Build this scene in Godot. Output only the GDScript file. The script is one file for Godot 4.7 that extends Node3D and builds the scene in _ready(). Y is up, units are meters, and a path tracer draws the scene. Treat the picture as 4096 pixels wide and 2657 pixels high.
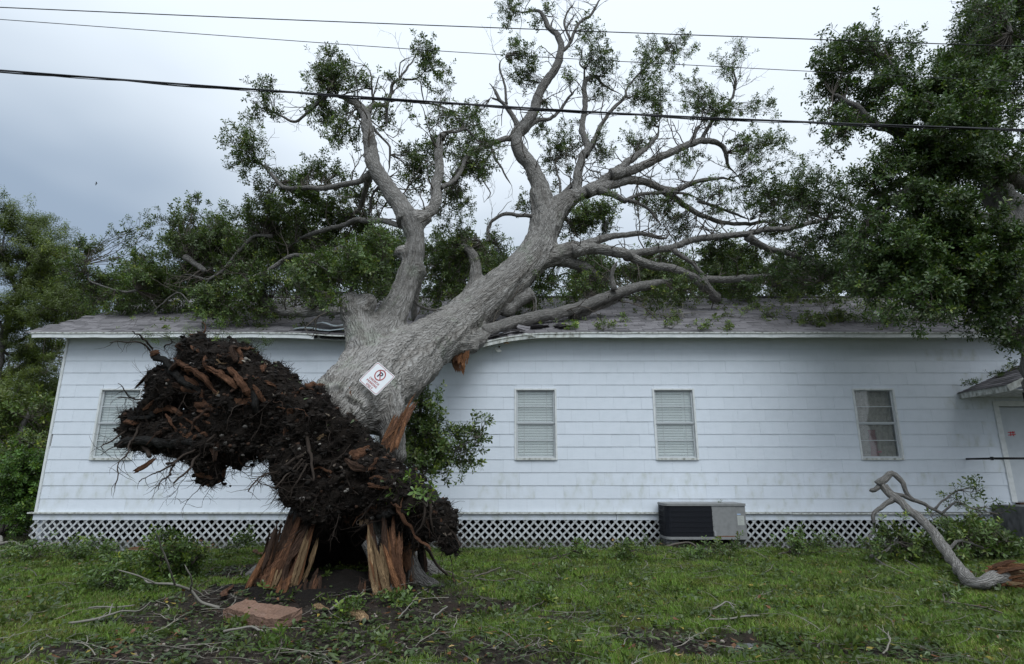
extends Node3D
# A hollow oak, torn out of the ground by a storm, leans over the crushed roof of a white church hall.
# Units are metres, y is up, the camera stands on the lawn and looks along -z at the long wall of the hall.

const WALL_Z := -12.6      # face of the long wall
const EAVE_Z := -12.25
const EAVE_Y := 4.33
const PITCH := 0.47        # rise of the roof per metre
const RIDGE_Z := -17.0
const WATER_Y := -0.045

var rng := RandomNumberGenerator.new()
var n_low := FastNoiseLite.new()
var n_mid := FastNoiseLite.new()
var n_fine := FastNoiseLite.new()
var M := {}
var taken := {}
var leaf_sprigs := []
var feather_sprigs := []

func _ready() -> void:
	rng.seed = 20240
	set_camera_and_sky()
	for a in [[n_low, 0.5, 11], [n_mid, 2.2, 23], [n_fine, 9.0, 37]]:
		a[0].noise_type = FastNoiseLite.TYPE_SIMPLEX_SMOOTH
		a[0].frequency = a[1]
		a[0].seed = a[2]
		a[0].fractal_octaves = 3
	make_materials()
	make_sprigs()
	build_ground()
	build_hall()
	build_fallen_oak()
	build_stump()
	build_sign()
	build_condenser()
	build_broken_branch()
	build_trees()
	build_wires()
	build_litter()
	build_grass()

# ------------------------------------------------------------------ camera, sky, light
func set_camera_and_sky() -> void:
	var cam := Camera3D.new()
	cam.name = "camera"
	cam.position = Vector3(0, 1.4, 0)
	cam.rotation_degrees = Vector3(13.5, 0, 0)
	cam.fov = 60.57
	cam.near = 0.05
	cam.far = 600.0
	add_child(cam)
	var sun := DirectionalLight3D.new()
	sun.name = "veiled_sun"
	sun.light_energy = 0.5
	sun.light_angular_distance = 40.0
	sun.light_color = Color(0.95, 0.98, 1.0)
	sun.rotation_degrees = Vector3(-56, 16, 0)
	sun.shadow_enabled = true
	add_child(sun)
	var env := Environment.new()
	env.tonemap_mode = Environment.TONE_MAPPER_LINEAR
	env.tonemap_exposure = 1.28
	env.background_mode = Environment.BG_SKY
	env.sdfgi_enabled = true
	env.ssao_enabled = true
	env.ssil_enabled = true
	var sky := Sky.new()
	var pan := PanoramaSkyMaterial.new()
	pan.panorama = ImageTexture.create_from_image(sky_image())
	sky.sky_material = pan
	env.sky = sky
	var we := WorldEnvironment.new()
	we.name = "world_environment"
	we.environment = env
	add_child(we)

func sky_image() -> Image:
	# a storm sky breaking up: soft sheets of cloud all round, thinner and whiter overhead, slate towards the horizon and the west (-x)
	var f := FastNoiseLite.new()
	f.seed = 5
	f.frequency = 1.15
	f.fractal_octaves = 5
	f.fractal_gain = 0.48
	var w := 768
	var h := 384
	var im := Image.create(w, h, false, Image.FORMAT_RGBF)
	var slate := Color(0.29, 0.37, 0.48)
	var pale := Color(0.69, 0.765, 0.845)
	for y in h:
		var el := (0.5 - (y + 0.5) / h) * PI
		for x in w:
			var az := (x + 0.5) / w * TAU      # column 0 looks along -z
			var d := Vector3(sin(az) * cos(el), sin(el), -cos(az) * cos(el))
			var q := d / (absf(d.y) + 0.35)
			var c := f.get_noise_3d(q.x * 0.7, d.y * 1.6, q.z * 0.7)
			var t := 0.40 + 0.70 * smoothstep(0.20, 0.66, d.y) + 0.42 * d.x + 0.62 * c
			t = clampf(t, 0.0, 1.0)
			im.set_pixel(x, y, slate.lerp(pale, t) * (0.80 + 0.38 * maxf(d.y, 0.0)))
	return im

# ------------------------------------------------------------------ names and nodes
func numbered(called: String) -> String:
	taken[called] = taken.get(called, -1) + 1
	return called if taken[called] == 0 else "%s_%03d" % [called, taken[called]]

func tag(o: Node3D, label: String, category: String, group := "") -> Node3D:
	o.set_meta("label", label)
	o.set_meta("category", category)
	if group:
		o.set_meta("group", group)
	return o

func thing(called: String, label: String, category: String, at := Vector3.ZERO, group := "") -> Node3D:
	var o := Node3D.new()
	o.name = numbered(called)
	add_child(o)
	o.position = at
	return tag(o, label, category, group)

func obj(called: String, mesh: Mesh, mat: Material, parent: Node3D, at := Transform3D()) -> MeshInstance3D:
	var o := MeshInstance3D.new()
	o.name = called if parent != self else numbered(called)
	o.mesh = mesh
	if mat:
		o.material_override = mat
	o.transform = at
	parent.add_child(o, true)
	return o

func stuff(o: Node3D) -> Node3D:
	o.set_meta("kind", "stuff")
	return o

func structure(o: Node3D) -> Node3D:
	o.set_meta("kind", "structure")
	return o

# ------------------------------------------------------------------ meshes
class Shape:
	var v := PackedVector3Array()
	var uv := PackedVector2Array()
	var c := PackedColorArray()
	var i := PackedInt32Array()

	func point(p: Vector3, t := Vector2.ZERO, col := Color.WHITE) -> int:
		v.append(p)
		uv.append(t)
		c.append(col)
		return v.size() - 1

	func tri(a: int, b: int, d: int) -> void:
		i.append(a); i.append(b); i.append(d)

	func quad(a: int, b: int, d: int, e: int) -> void:
		i.append_array(PackedInt32Array([a, b, d, a, d, e]))

	func flat_quad(a: Vector3, b: Vector3, d: Vector3, e: Vector3, col := Color.WHITE) -> void:
		var n := v.size()
		for p in [a, b, d, e]:
			point(p, Vector2(p.x, p.y), col)
		quad(n, n + 1, n + 2, n + 3)

	func box(t: Transform3D, s: Vector3, col := Color.WHITE) -> void:
		var h := s * 0.5
		var p := []
		for k in 8:
			p.append(t * Vector3(h.x if k & 1 else -h.x, h.y if k & 2 else -h.y, h.z if k & 4 else -h.z))
		for q in [[4, 6, 7, 5], [1, 3, 2, 0], [0, 2, 6, 4], [5, 7, 3, 1], [2, 3, 7, 6], [4, 5, 1, 0]]:
			flat_quad(p[q[0]], p[q[1]], p[q[2]], p[q[3]], col)

	func mesh(smooth := true) -> ArrayMesh:
		var a := []
		a.resize(Mesh.ARRAY_MAX)
		a[Mesh.ARRAY_VERTEX] = v
		a[Mesh.ARRAY_TEX_UV] = uv
		a[Mesh.ARRAY_COLOR] = c
		a[Mesh.ARRAY_INDEX] = i
		var st := SurfaceTool.new()
		if smooth:
			st.create_from_arrays(a)
			st.generate_normals()
		else:
			st.begin(Mesh.PRIMITIVE_TRIANGLES)
			st.set_smooth_group(0xFFFFFFFF)
			for k in i:
				st.set_color(c[k])
				st.set_uv(uv[k])
				st.add_vertex(v[k])
			st.generate_normals()
		return st.commit()

func grey(x: float) -> Color:
	return Color(x, x, x)

func unflat(a: Array) -> Array:
	# [x, y, z, r, ...] to [points, radii]
	var p := PackedVector3Array()
	var r := PackedFloat32Array()
	for k in range(0, a.size(), 4):
		p.append(Vector3(a[k], a[k + 1], a[k + 2]))
		r.append(a[k + 3])
	return [p, r]

func spline(p: PackedVector3Array, r: PackedFloat32Array, step: float, wobble := 0.0) -> Array:
	var q := PackedVector3Array()
	var s := PackedFloat32Array()
	for k in p.size() - 1:
		var a := p[maxi(k - 1, 0)]
		var b := p[k]
		var c := p[k + 1]
		var d := p[mini(k + 2, p.size() - 1)]
		var n := maxi(1, int(ceil(b.distance_to(c) / step)))
		for j in n:
			var t := float(j) / n
			q.append(b.cubic_interpolate(c, a, d, t))
			s.append(lerpf(r[k], r[k + 1], t))
	q.append(p[p.size() - 1])
	s.append(r[r.size() - 1])
	if wobble > 0.0:
		for k in q.size():
			var w := Vector3(n_mid.get_noise_3dv(q[k] * 1.3), n_mid.get_noise_3dv(q[k] * 1.3 + Vector3(31, 0, 7)), n_mid.get_noise_3dv(q[k] * 1.3 - Vector3(17, 5, 0)))
			q[k] += w * wobble
	return [q, s]

func tube(sh: Shape, p: PackedVector3Array, r: PackedFloat32Array, sides: int, rough := 0.0, col := Color.WHITE, close := true, tile := 0.5) -> void:
	var n := p.size()
	var first := sh.v.size()
	var up := Vector3.UP
	var dir := (p[1] - p[0]).normalized()
	if absf(dir.dot(up)) > 0.9:
		up = Vector3.RIGHT
	var side := dir.cross(up).normalized()
	var v := 0.0
	var mean := 0.0
	for x in r:
		mean += x / n
	var turns := maxf(1.0, roundf(TAU * mean / tile))
	for k in n:
		var t := (p[mini(k + 1, n - 1)] - p[maxi(k - 1, 0)]).normalized()
		side = (side - t * side.dot(t)).normalized()
		var other := t.cross(side)
		if k > 0:
			v += p[k].distance_to(p[k - 1])
		for j in sides + 1:
			var a := TAU * (j % sides) / sides
			var out := side * cos(a) + other * sin(a)
			var rr := r[k]
			var q := p[k] + out * rr
			if rough > 0.0:
				rr *= 1.0 + rough * (n_mid.get_noise_3dv(q) + 0.6 * n_fine.get_noise_3dv(q * 0.6) + 0.9 * n_fine.get_noise_3d(cos(a) * 0.28, sin(a) * 0.28, v * 0.07 + r[0] * 50.0))
				q = p[k] + out * rr
			sh.point(q, Vector2(turns * j / sides, v / tile), col)
	for k in n - 1:
		for j in sides:
			var a := first + k * (sides + 1) + j
			sh.quad(a, a + 1, a + sides + 2, a + sides + 1)
	if close:
		for e in [0, n - 1]:
			var m := sh.point(p[e], Vector2(0.5, 0.5), col)
			for j in sides:
				var a: int = first + e * (sides + 1) + j
				if e == 0:
					sh.tri(m, a + 1, a)
				else:
					sh.tri(m, a, a + 1)

func limb_mesh(a: Array, step := 0.08, sides := 10, rough := 0.12, flare := 0.35, wobble := 0.02, tip := 0.001) -> ArrayMesh:
	var u := unflat(a)
	var s := spline(u[0], u[1], step, wobble)
	var q: PackedVector3Array = s[0]
	var r: PackedFloat32Array = s[1]
	# a collar where the limb leaves its parent
	var run := 0.0
	for k in q.size():
		if k > 0:
			run += q[k].distance_to(q[k - 1])
		r[k] *= lerpf(1.0, 0.3, smoothstep(1.0 - tip, 1.0, float(k) / (q.size() - 1)))
		r[k] *= 1.0 + flare * (1.0 if u[1][0] < 0.14 else 0.12) * exp(-run / maxf(u[1][0] * 1.6, 0.02))
	q[0] = q[0] - (q[1] - q[0]).normalized() * u[1][0] * 0.6
	var sh := Shape.new()
	tube(sh, q, r, sides, rough)
	return sh.mesh()

# a split piece of wood: grooved along its length, torn at both ends
func splinter_mesh(length: float, width: float, thick: float, sd: int) -> ArrayMesh:
	var g := RandomNumberGenerator.new()
	g.seed = sd
	var sh := Shape.new()
	var rings := 12
	var n := 16
	var first := []
	var bend := g.randf_range(-0.06, 0.06) * length
	var ends := []
	var groove := []
	for j in n:
		ends.append([g.randf_range(0.0, 0.22), g.randf_range(0.0, 0.48)])
		groove.append(g.randf_range(0.62, 1.15))
	for k in rings:
		var f := float(k) / (rings - 1)
		var taper := (1.0 - 0.55 * pow(f, 2.0)) * (1.0 - 0.25 * pow(1.0 - f, 4.0))
		for j in n:
			var a := TAU * j / n
			var x := signf(cos(a)) * pow(absf(cos(a)), 0.6) * width * 0.5 * taper
			var z := signf(sin(a)) * pow(absf(sin(a)), 0.6) * thick * 0.5 * taper
			var gr: float = groove[j] * (1.0 + 0.16 * n_fine.get_noise_2d(j * 7.3 + sd, f * 2.0))
			var lo: float = ends[j][0]
			var hi: float = 1.0 - ends[j][1]
			var y := lerpf(lo, hi, f) * length
			sh.point(Vector3(x * lerpf(1.0, gr, 0.7) * (1.0 + 0.3 * n_mid.get_noise_2d(f * 2.2, sd + signf(x) * 9.0)) + bend * sin(f * PI) + width * 0.16 * n_mid.get_noise_2d(f * 1.4, sd * 3.0), y, z * gr + 0.25 * bend * f), Vector2(float(j) / n, f * length * 2.0), grey(g.randf_range(0.75, 1.15)))
	for k in rings - 1:
		for j in n:
			var a := k * n + j
			var b := k * n + (j + 1) % n
			sh.quad(a, b, b + n, a + n)
	for e in 2:
		var base := 0 if e == 0 else (rings - 1) * n
		var m := sh.point(Vector3(0, length * (0.1 if e == 0 else 0.82), 0), Vector2(0.5, 0), grey(0.9))
		for j in n:
			if e == 0:
				sh.tri(m, base + (j + 1) % n, base + j)
			else:
				sh.tri(m, base + j, base + (j + 1) % n)
	return sh.mesh(false)

func along(a: Vector3, b: Vector3, facing := Vector3(0, 0, 1)) -> Transform3D:
	var y := (b - a).normalized()
	var x := y.cross(facing).normalized()
	return Transform3D(Basis(x, y, x.cross(y)), a)

func vec(a: Array) -> Vector3:
	return Vector3(a[0], a[1], a[2])

# ------------------------------------------------------------------ blended round bones, meshed as surface nets
var bone_a := PackedVector3Array()
var bone_d := PackedVector3Array()
var bone_l := PackedFloat32Array()
var bone_r := PackedFloat32Array()
var bone_s := PackedFloat32Array()
var bone_chain := PackedInt32Array()
var bone_run := PackedFloat32Array()
var blend := 0.12
var bump_low := 0.03
var bump_high := 0.0

func set_bones(chains: Array) -> void:
	bone_a = PackedVector3Array(); bone_d = PackedVector3Array(); bone_l = PackedFloat32Array(); bone_r = PackedFloat32Array()
	bone_s = PackedFloat32Array(); bone_chain = PackedInt32Array(); bone_run = PackedFloat32Array()
	for n in chains.size():
		var u := unflat(chains[n])
		u = spline(u[0], u[1], 0.22)
		var run := 0.0
		for k in u[0].size() - 1:
			var d: Vector3 = u[0][k + 1] - u[0][k]
			bone_a.append(u[0][k]); bone_d.append(d); bone_l.append(1.0 / d.length_squared())
			bone_r.append(u[1][k]); bone_s.append(u[1][k + 1] - u[1][k]); bone_chain.append(n); bone_run.append(run)
			run += d.length()

func bone_distance(i: int, p: Vector3) -> float:
	var q := p - bone_a[i]
	var t := clampf(q.dot(bone_d[i]) * bone_l[i], 0.0, 1.0)
	return (q - bone_d[i] * t).length() - bone_r[i] - bone_s[i] * t

func field(p: Vector3, active: PackedInt32Array) -> float:
	# plain union inside a chain, smooth union between chains
	var d := 1e6
	var own := 1e6
	var chain := -1
	for i in active:
		if bone_chain[i] != chain:
			var g := maxf(blend - absf(d - own), 0.0)
			d = minf(d, own) - g * g / blend * 0.25
			own = 1e6
			chain = bone_chain[i]
		var q := p - bone_a[i]
		var t := clampf(q.dot(bone_d[i]) * bone_l[i], 0.0, 1.0)
		own = minf(own, (q - bone_d[i] * t).length() - bone_r[i] - bone_s[i] * t)
	var h := maxf(blend - absf(d - own), 0.0)
	d = minf(d, own) - h * h / blend * 0.25
	d += bump_low * n_mid.get_noise_3dv(p * 0.8)
	if bump_high > 0.0:
		d += bump_high * n_fine.get_noise_3dv(p * 0.7)
	return d

func nets(cell: float) -> Shape:
	var lo := Vector3(1e6, 1e6, 1e6)
	var hi := -lo
	for i in bone_a.size():
		var r := Vector3.ONE * (maxf(bone_r[i], bone_r[i] + bone_s[i]) + 0.25)
		for p in [bone_a[i], bone_a[i] + bone_d[i]]:
			lo = lo.min(p - r)
			hi = hi.max(p + r)
	var n := 8
	var size := cell * n
	var half := size * 0.87
	var margin := bump_low + bump_high + blend * 0.5
	var cells := {}
	var edges := []
	var sh := Shape.new()
	var count := Vector3i(((hi - lo) / size).ceil())
	for bx in count.x:
		for by in count.y:
			for bz in count.z:
				var o := lo + Vector3(bx, by, bz) * size
				var mid := o + Vector3.ONE * size * 0.5
				var least := 1e6
				var ds := PackedFloat32Array()
				for i in bone_a.size():
					var d := bone_distance(i, mid)
					ds.append(d)
					least = minf(least, d)
				if least > half + margin or least < -half - margin - 0.1:
					continue
				var active := PackedInt32Array()
				for i in ds.size():
					if ds[i] < maxf(least, -half) + 2.0 * half + blend:
						active.append(i)
				var f := PackedFloat32Array()
				var m := n + 1
				f.resize(m * m * m)
				var at := 0
				for x in m:
					for y in m:
						for z in m:
							f[at] = field(o + Vector3(x, y, z) * cell, active)
							at += 1
				for x in n:
					for y in n:
						for z in n:
							var c0 := (x * m + y) * m + z
							var mask := 0
							var ks := [c0, c0 + m * m, c0 + m, c0 + m * m + m, c0 + 1, c0 + m * m + 1, c0 + m + 1, c0 + m * m + m + 1]
							for k in 8:
								if f[ks[k]] < 0.0:
									mask |= 1 << k
							if mask == 0 or mask == 255:
								continue
							var sum := Vector3.ZERO
							var hits := 0
							for e in [[0, 1], [2, 3], [4, 5], [6, 7], [0, 2], [1, 3], [4, 6], [5, 7], [0, 4], [1, 5], [2, 6], [3, 7]]:
								var fa := f[ks[e[0]]]
								var fb := f[ks[e[1]]]
								if (fa < 0.0) != (fb < 0.0):
									var t := fa / (fa - fb)
									var pa := Vector3(e[0] & 1, (e[0] >> 1) & 1, (e[0] >> 2) & 1)
									var pb := Vector3(e[1] & 1, (e[1] >> 1) & 1, (e[1] >> 2) & 1)
									sum += pa.lerp(pb, t)
									hits += 1
							var g := Vector3i(bx * n + x, by * n + y, bz * n + z)
							cells[g] = sh.point(o + (Vector3(x, y, z) + sum / hits) * cell)
							for k in 3:
								var far: int = [2, 4, 16][k]
								if (mask & 1 != 0) != (mask & far != 0):
									edges.append([g, k, mask & 1])
	for e in edges:
		var g: Vector3i = e[0]
		var u: Vector3i = [Vector3i(0, 1, 0), Vector3i(0, 0, 1), Vector3i(1, 0, 0)][e[1]]
		var w: Vector3i = [Vector3i(0, 0, 1), Vector3i(1, 0, 0), Vector3i(0, 1, 0)][e[1]]
		var a = cells.get(g - u - w, -1)
		var b = cells.get(g - w, -1)
		var d = cells.get(g, -1)
		var h = cells.get(g - u, -1)
		if a < 0 or b < 0 or d < 0 or h < 0:
			continue
		if e[2]:
			sh.quad(a, h, d, b)
		else:
			sh.quad(a, b, d, h)
	return sh

# texture coordinates that run along the bones: u turns round the chain, v runs up it
func bark_uv(i: int, p: Vector3) -> Vector2:
	var q := p - bone_a[i]
	var axis := bone_d[i].normalized()
	var t := clampf(q.dot(bone_d[i]) * bone_l[i], -4.0, 5.0)
	var side := axis.cross(Vector3(0.12, 0.2, 1.0)).normalized()
	var w := q - bone_d[i] * t
	var turns := maxf(1.0, roundf(TAU * bone_r[chain_first[bone_chain[i]]] / 0.85))
	return Vector2(turns * (atan2(w.dot(axis.cross(side)), w.dot(side)) / TAU + 0.5), (bone_run[i] + t * bone_d[i].length()) / 0.85)

var chain_first := {}

func lay_bark(sh: Shape, paint: Callable) -> ArrayMesh:
	chain_first.clear()
	for i in bone_chain.size():
		if not chain_first.has(bone_chain[i]):
			chain_first[bone_chain[i]] = i
	var best := PackedInt32Array()
	for p in sh.v:
		var d := 1e6
		var b := 0
		for i in bone_a.size():
			var e := bone_distance(i, p)
			if e < d:
				d = e
				b = i
		best.append(b)
	# muscles and furrows that follow the grain of the stem
	for k in sh.v.size():
		var i := best[k]
		var q := sh.v[k] - bone_a[i]
		var t := clampf(q.dot(bone_d[i]) * bone_l[i], 0.0, 1.0)
		var w := q - bone_d[i] * t
		var r := maxf(w.length(), 0.01)
		var run := bone_run[i] + t * bone_d[i].length()
		var o := w / r
		var twist := o.rotated(bone_d[i].normalized(), run * 0.35)
		var f := 0.075 * n_mid.get_noise_3dv(twist * 0.62 + Vector3(0, run * 0.13, bone_chain[i] * 3.0)) * smoothstep(0.2, 0.6, r)
		f += 0.030 * n_mid.get_noise_3dv(twist * r * 3.2 + Vector3(run * 0.28, 0, 0))
		f += 0.016 * n_fine.get_noise_3dv(twist * r * 2.1 + Vector3(0, run * 0.22, 0))
		sh.v[k] += o * f
	var st := SurfaceTool.new()
	st.begin(Mesh.PRIMITIVE_TRIANGLES)
	var cols := PackedColorArray()
	for k in sh.v.size():
		cols.append(paint.call(sh.v[k], best[k]))
	for k in range(0, sh.i.size(), 3):
		var c := bone_chain[best[sh.i[k]]]
		var us := []
		for j in 3:
			var vi := sh.i[k + j]
			var b := best[vi]
			if bone_chain[b] != c:
				b = best[sh.i[k]]
			us.append(bark_uv(b, sh.v[vi]))
		var turns := maxf(1.0, roundf(TAU * bone_r[chain_first[c]] / 0.85))
		for j in [1, 2]:
			if us[j].x - us[0].x > turns * 0.5:
				us[j].x -= turns
			elif us[j].x - us[0].x < -turns * 0.5:
				us[j].x += turns
		for j in 3:
			st.set_uv(us[j])
			st.set_color(cols[sh.i[k + j]])
			st.add_vertex(sh.v[sh.i[k + j]])
	st.generate_normals()
	st.index()
	return st.commit()

# ------------------------------------------------------------------ materials
func noise_image(sd: int, freq: float, octaves: int, w: int, h: int, kind := FastNoiseLite.TYPE_SIMPLEX_SMOOTH, ridged := false) -> Image:
	var f := FastNoiseLite.new()
	f.noise_type = kind
	f.seed = sd
	f.frequency = freq
	f.fractal_octaves = octaves
	f.fractal_type = FastNoiseLite.FRACTAL_RIDGED if ridged else FastNoiseLite.FRACTAL_FBM
	var im := f.get_seamless_image(w, h, false, false, 0.25)
	im.convert(Image.FORMAT_L8)
	return im

func ramp(im: Image, cols: Array) -> ImageTexture:
	# grey values to a row of linear colours
	var w := im.get_width()
	var h := im.get_height()
	var table := []
	for k in 256:
		var t := k / 255.0 * (cols.size() - 1)
		var j := mini(int(t), cols.size() - 2)
		table.append(cols[j].lerp(cols[j + 1], t - j).linear_to_srgb())
	var out := Image.create(w, h, false, Image.FORMAT_RGB8)
	var data := im.get_data()
	for y in h:
		for x in w:
			out.set_pixel(x, y, table[data[y * w + x]])
	return ImageTexture.create_from_image(out)

func plain(c: Color, rough := 0.8) -> StandardMaterial3D:
	var m := StandardMaterial3D.new()
	m.albedo_color = c.linear_to_srgb()
	m.roughness = rough
	m.metallic_specular = 0.4
	return m

func textured(im: Image, cols: Array, rough: float, scale: float, relief := 0.0, tri := true) -> StandardMaterial3D:
	var m := StandardMaterial3D.new()
	m.albedo_texture = ramp(im, cols)
	m.roughness = rough
	m.metallic_specular = 0.35
	if tri:
		m.uv1_triplanar = true
		m.uv1_world_triplanar = true
	m.uv1_scale = Vector3.ONE * scale
	if relief > 0.0:
		m.heightmap_enabled = true
		m.heightmap_texture = ImageTexture.create_from_image(im)
		m.heightmap_scale = relief
	return m

func mixed(a: Image, b: Image, t: float) -> Image:
	var da := a.get_data()
	var db := b.get_data()
	for k in da.size():
		da[k] = int(lerpf(da[k], db[k], t))
	return Image.create_from_data(a.get_width(), a.get_height(), false, Image.FORMAT_L8, da)

func make_materials() -> void:
	# bark: furrows that run up the stem, broken by finer cracks
	var long := noise_image(3, 0.024, 2, 512, 84, FastNoiseLite.TYPE_SIMPLEX_SMOOTH, true)
	long.resize(512, 512, Image.INTERPOLATE_CUBIC)
	var crack := noise_image(8, 0.05, 3, 512, 200, FastNoiseLite.TYPE_SIMPLEX_SMOOTH, true)
	crack.resize(512, 512, Image.INTERPOLATE_CUBIC)
	var bark_height := mixed(long, crack, 0.35)
	for k in [["bark", 1.0, 7.0], ["dark_bark", 0.72, 6.0], ["root_bark", 0.10, 5.0]]:
		var m := textured(bark_height, [Color(0.44, 0.422, 0.40) * k[1], Color(0.38, 0.36, 0.338) * k[1], Color(0.25, 0.232, 0.212) * k[1], Color(0.085, 0.075, 0.066) * k[1]], 0.92, 1.0, k[2], false)
		m.heightmap_flip_texture = true
		m.vertex_color_use_as_albedo = true
		M[k[0]] = m
	# split wood: long fibres
	var fibre := noise_image(12, 0.07, 4, 256, 24, FastNoiseLite.TYPE_SIMPLEX_SMOOTH, true)
	fibre.resize(256, 256, Image.INTERPOLATE_CUBIC)
	for k in [["red_wood", Color(0.05, 0.021, 0.012), Color(0.32, 0.155, 0.085)], ["tan_wood", Color(0.17, 0.085, 0.04), Color(0.58, 0.40, 0.22)], ["brown_wood", Color(0.028, 0.015, 0.010), Color(0.135, 0.075, 0.048)], ["orange_wood", Color(0.13, 0.05, 0.022), Color(0.42, 0.20, 0.095)]]:
		var m := textured(fibre, [k[1], k[1].lerp(k[2], 0.45), k[2]], 0.85, 1.0, 3.0, false)
		m.uv1_scale = Vector3(3, 1, 1)
		m.vertex_color_use_as_albedo = true
		M[k[0]] = m
	var crumbs := mixed(noise_image(21, 0.035, 5, 512, 512), noise_image(22, 0.12, 3, 512, 512, FastNoiseLite.TYPE_SIMPLEX_SMOOTH, true), 0.4)
	M.soil = textured(crumbs, [Color(0.004, 0.003, 0.0023), Color(0.009, 0.0065, 0.0048), Color(0.018, 0.0125, 0.009), Color(0.045, 0.031, 0.023)], 0.95, 1.3, 5.0)
	M.soil.vertex_color_use_as_albedo = true
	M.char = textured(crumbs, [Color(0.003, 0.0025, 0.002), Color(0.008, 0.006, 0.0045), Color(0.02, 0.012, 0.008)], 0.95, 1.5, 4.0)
	M.ground = textured(crumbs, [grey(0.55), grey(0.85), grey(1.0), grey(1.35)], 0.95, 0.55, 4.0)
	M.ground.vertex_color_use_as_albedo = true
	M.thread = plain(Color(0.013, 0.009, 0.007), 0.9)
	M.root_thread = plain(Color(0.034, 0.024, 0.018), 0.9)
	M.twig = plain(Color(0.10, 0.085, 0.07), 0.9)
	M.pale_twig = plain(Color(0.19, 0.175, 0.15), 0.9)
	# leaves
	for k in [["leaf", 0.38, 0.6], ["dull_leaf", 0.6, 0.2], ["grass", 0.6, 0.35]]:
		var m := StandardMaterial3D.new()
		m.vertex_color_use_as_albedo = true
		m.roughness = k[1]
		m.metallic_specular = 0.5
		m.cull_mode = BaseMaterial3D.CULL_DISABLED
		m.backlight_enabled = true
		m.backlight = Color(0.9 * k[2], 1.0 * k[2], 0.45 * k[2]).linear_to_srgb()
		M[k[0]] = m
	# painted mineral siding, faintly combed and weathered
	var streak := noise_image(31, 0.02, 4, 512, 512)
	var comb := noise_image(32, 0.16, 2, 512, 32)
	comb.resize(512, 512, Image.INTERPOLATE_CUBIC)
	var paint := mixed(streak, comb, 0.3)
	for k in 4:
		var g: float = [1.0, 0.985, 0.995, 0.975][k]
		M["siding%d" % k] = textured(paint, [Color(0.68, 0.725, 0.775) * g, Color(0.725, 0.765, 0.82) * g, Color(0.745, 0.785, 0.84) * g], 0.55, 0.35)
	var mildew := noise_image(33, 0.016, 5, 512, 256)
	mildew.resize(512, 512, Image.INTERPOLATE_CUBIC)
	M.mildew = textured(mildew, [Color(0.55, 0.58, 0.55), Color(0.68, 0.715, 0.75), Color(0.725, 0.765, 0.82), Color(0.745, 0.785, 0.84)], 0.6, 0.5)
	M.trim = textured(streak, [Color(0.58, 0.60, 0.58), Color(0.70, 0.71, 0.70), Color(0.74, 0.75, 0.745)], 0.5, 0.6)
	M.old_trim = textured(mildew, [Color(0.16, 0.16, 0.13), Color(0.46, 0.46, 0.42), Color(0.62, 0.63, 0.60), Color(0.68, 0.69, 0.67)], 0.7, 1.1)
	M.lattice = textured(mildew, [Color(0.22, 0.22, 0.21), Color(0.50, 0.51, 0.51), Color(0.62, 0.63, 0.64)], 0.7, 1.4)
	M.gap = plain(Color(0.30, 0.30, 0.30), 0.9)
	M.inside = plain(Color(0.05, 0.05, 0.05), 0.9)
	M.blind = plain(Color(0.86, 0.90, 0.88), 0.5)
	M.cord = plain(Color(0.5, 0.5, 0.48), 0.7)
	M.metal_sash = plain(Color(0.52, 0.54, 0.55), 0.45)
	var glass := StandardMaterial3D.new()
	glass.albedo_color = Color(0.9, 0.95, 0.95, 0.06)
	glass.transparency = BaseMaterial3D.TRANSPARENCY_ALPHA
	glass.roughness = 0.04
	M.glass = glass
	M.curtain = textured(streak, [Color(0.16, 0.145, 0.12), Color(0.24, 0.225, 0.19), Color(0.3, 0.285, 0.25)], 0.9, 1.2)
	M.dull_red = plain(Color(0.12, 0.03, 0.03), 0.9)
	M.pink_cloth = plain(Color(0.35, 0.10, 0.14), 0.9)
	for k in 4:
		var g: float = [1.0, 0.8, 1.2, 0.55][k]
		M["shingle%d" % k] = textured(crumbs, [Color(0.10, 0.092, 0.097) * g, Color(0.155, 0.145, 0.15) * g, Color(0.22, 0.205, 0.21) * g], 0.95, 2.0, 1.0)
	M.felt = plain(Color(0.03, 0.028, 0.03), 0.9)
	M.flashing = plain(Color(0.30, 0.36, 0.38), 0.4)
	M.flashing.metallic = 0.6
	M.concrete = textured(mildew, [Color(0.06, 0.06, 0.06), Color(0.14, 0.14, 0.14), Color(0.2, 0.2, 0.2)], 0.9, 0.8, 1.0)
	M.door = textured(streak, [Color(0.5, 0.53, 0.56), Color(0.56, 0.59, 0.62)], 0.5, 0.5)
	M.black_paint = plain(Color(0.012, 0.012, 0.013), 0.5)
	M.red_mark = plain(Color(0.55, 0.06, 0.07), 0.6)
	M.unit_grey = textured(streak, [Color(0.20, 0.20, 0.195), Color(0.24, 0.24, 0.235), Color(0.26, 0.26, 0.255)], 0.5, 0.8)
	M.rust = textured(mildew, [Color(0.09, 0.03, 0.012), Color(0.18, 0.07, 0.03), Color(0.22, 0.17, 0.14)], 0.9, 3.0)
	M.grille = plain(Color(0.014, 0.015, 0.02), 0.45)
	M.label_paper = plain(Color(0.45, 0.46, 0.42), 0.7)
	M.label_blue = plain(Color(0.35, 0.45, 0.6), 0.6)
	M.brick = textured(crumbs, [Color(0.09, 0.05, 0.036), Color(0.18, 0.105, 0.076), Color(0.25, 0.155, 0.115), Color(0.32, 0.235, 0.185)], 0.95, 1.6, 2.5)
	M.brick.vertex_color_use_as_albedo = true
	var water := StandardMaterial3D.new()
	water.albedo_color = Color(0.03, 0.027, 0.02).linear_to_srgb()
	water.roughness = 0.06
	water.metallic_specular = 0.5
	M.water = water
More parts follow.
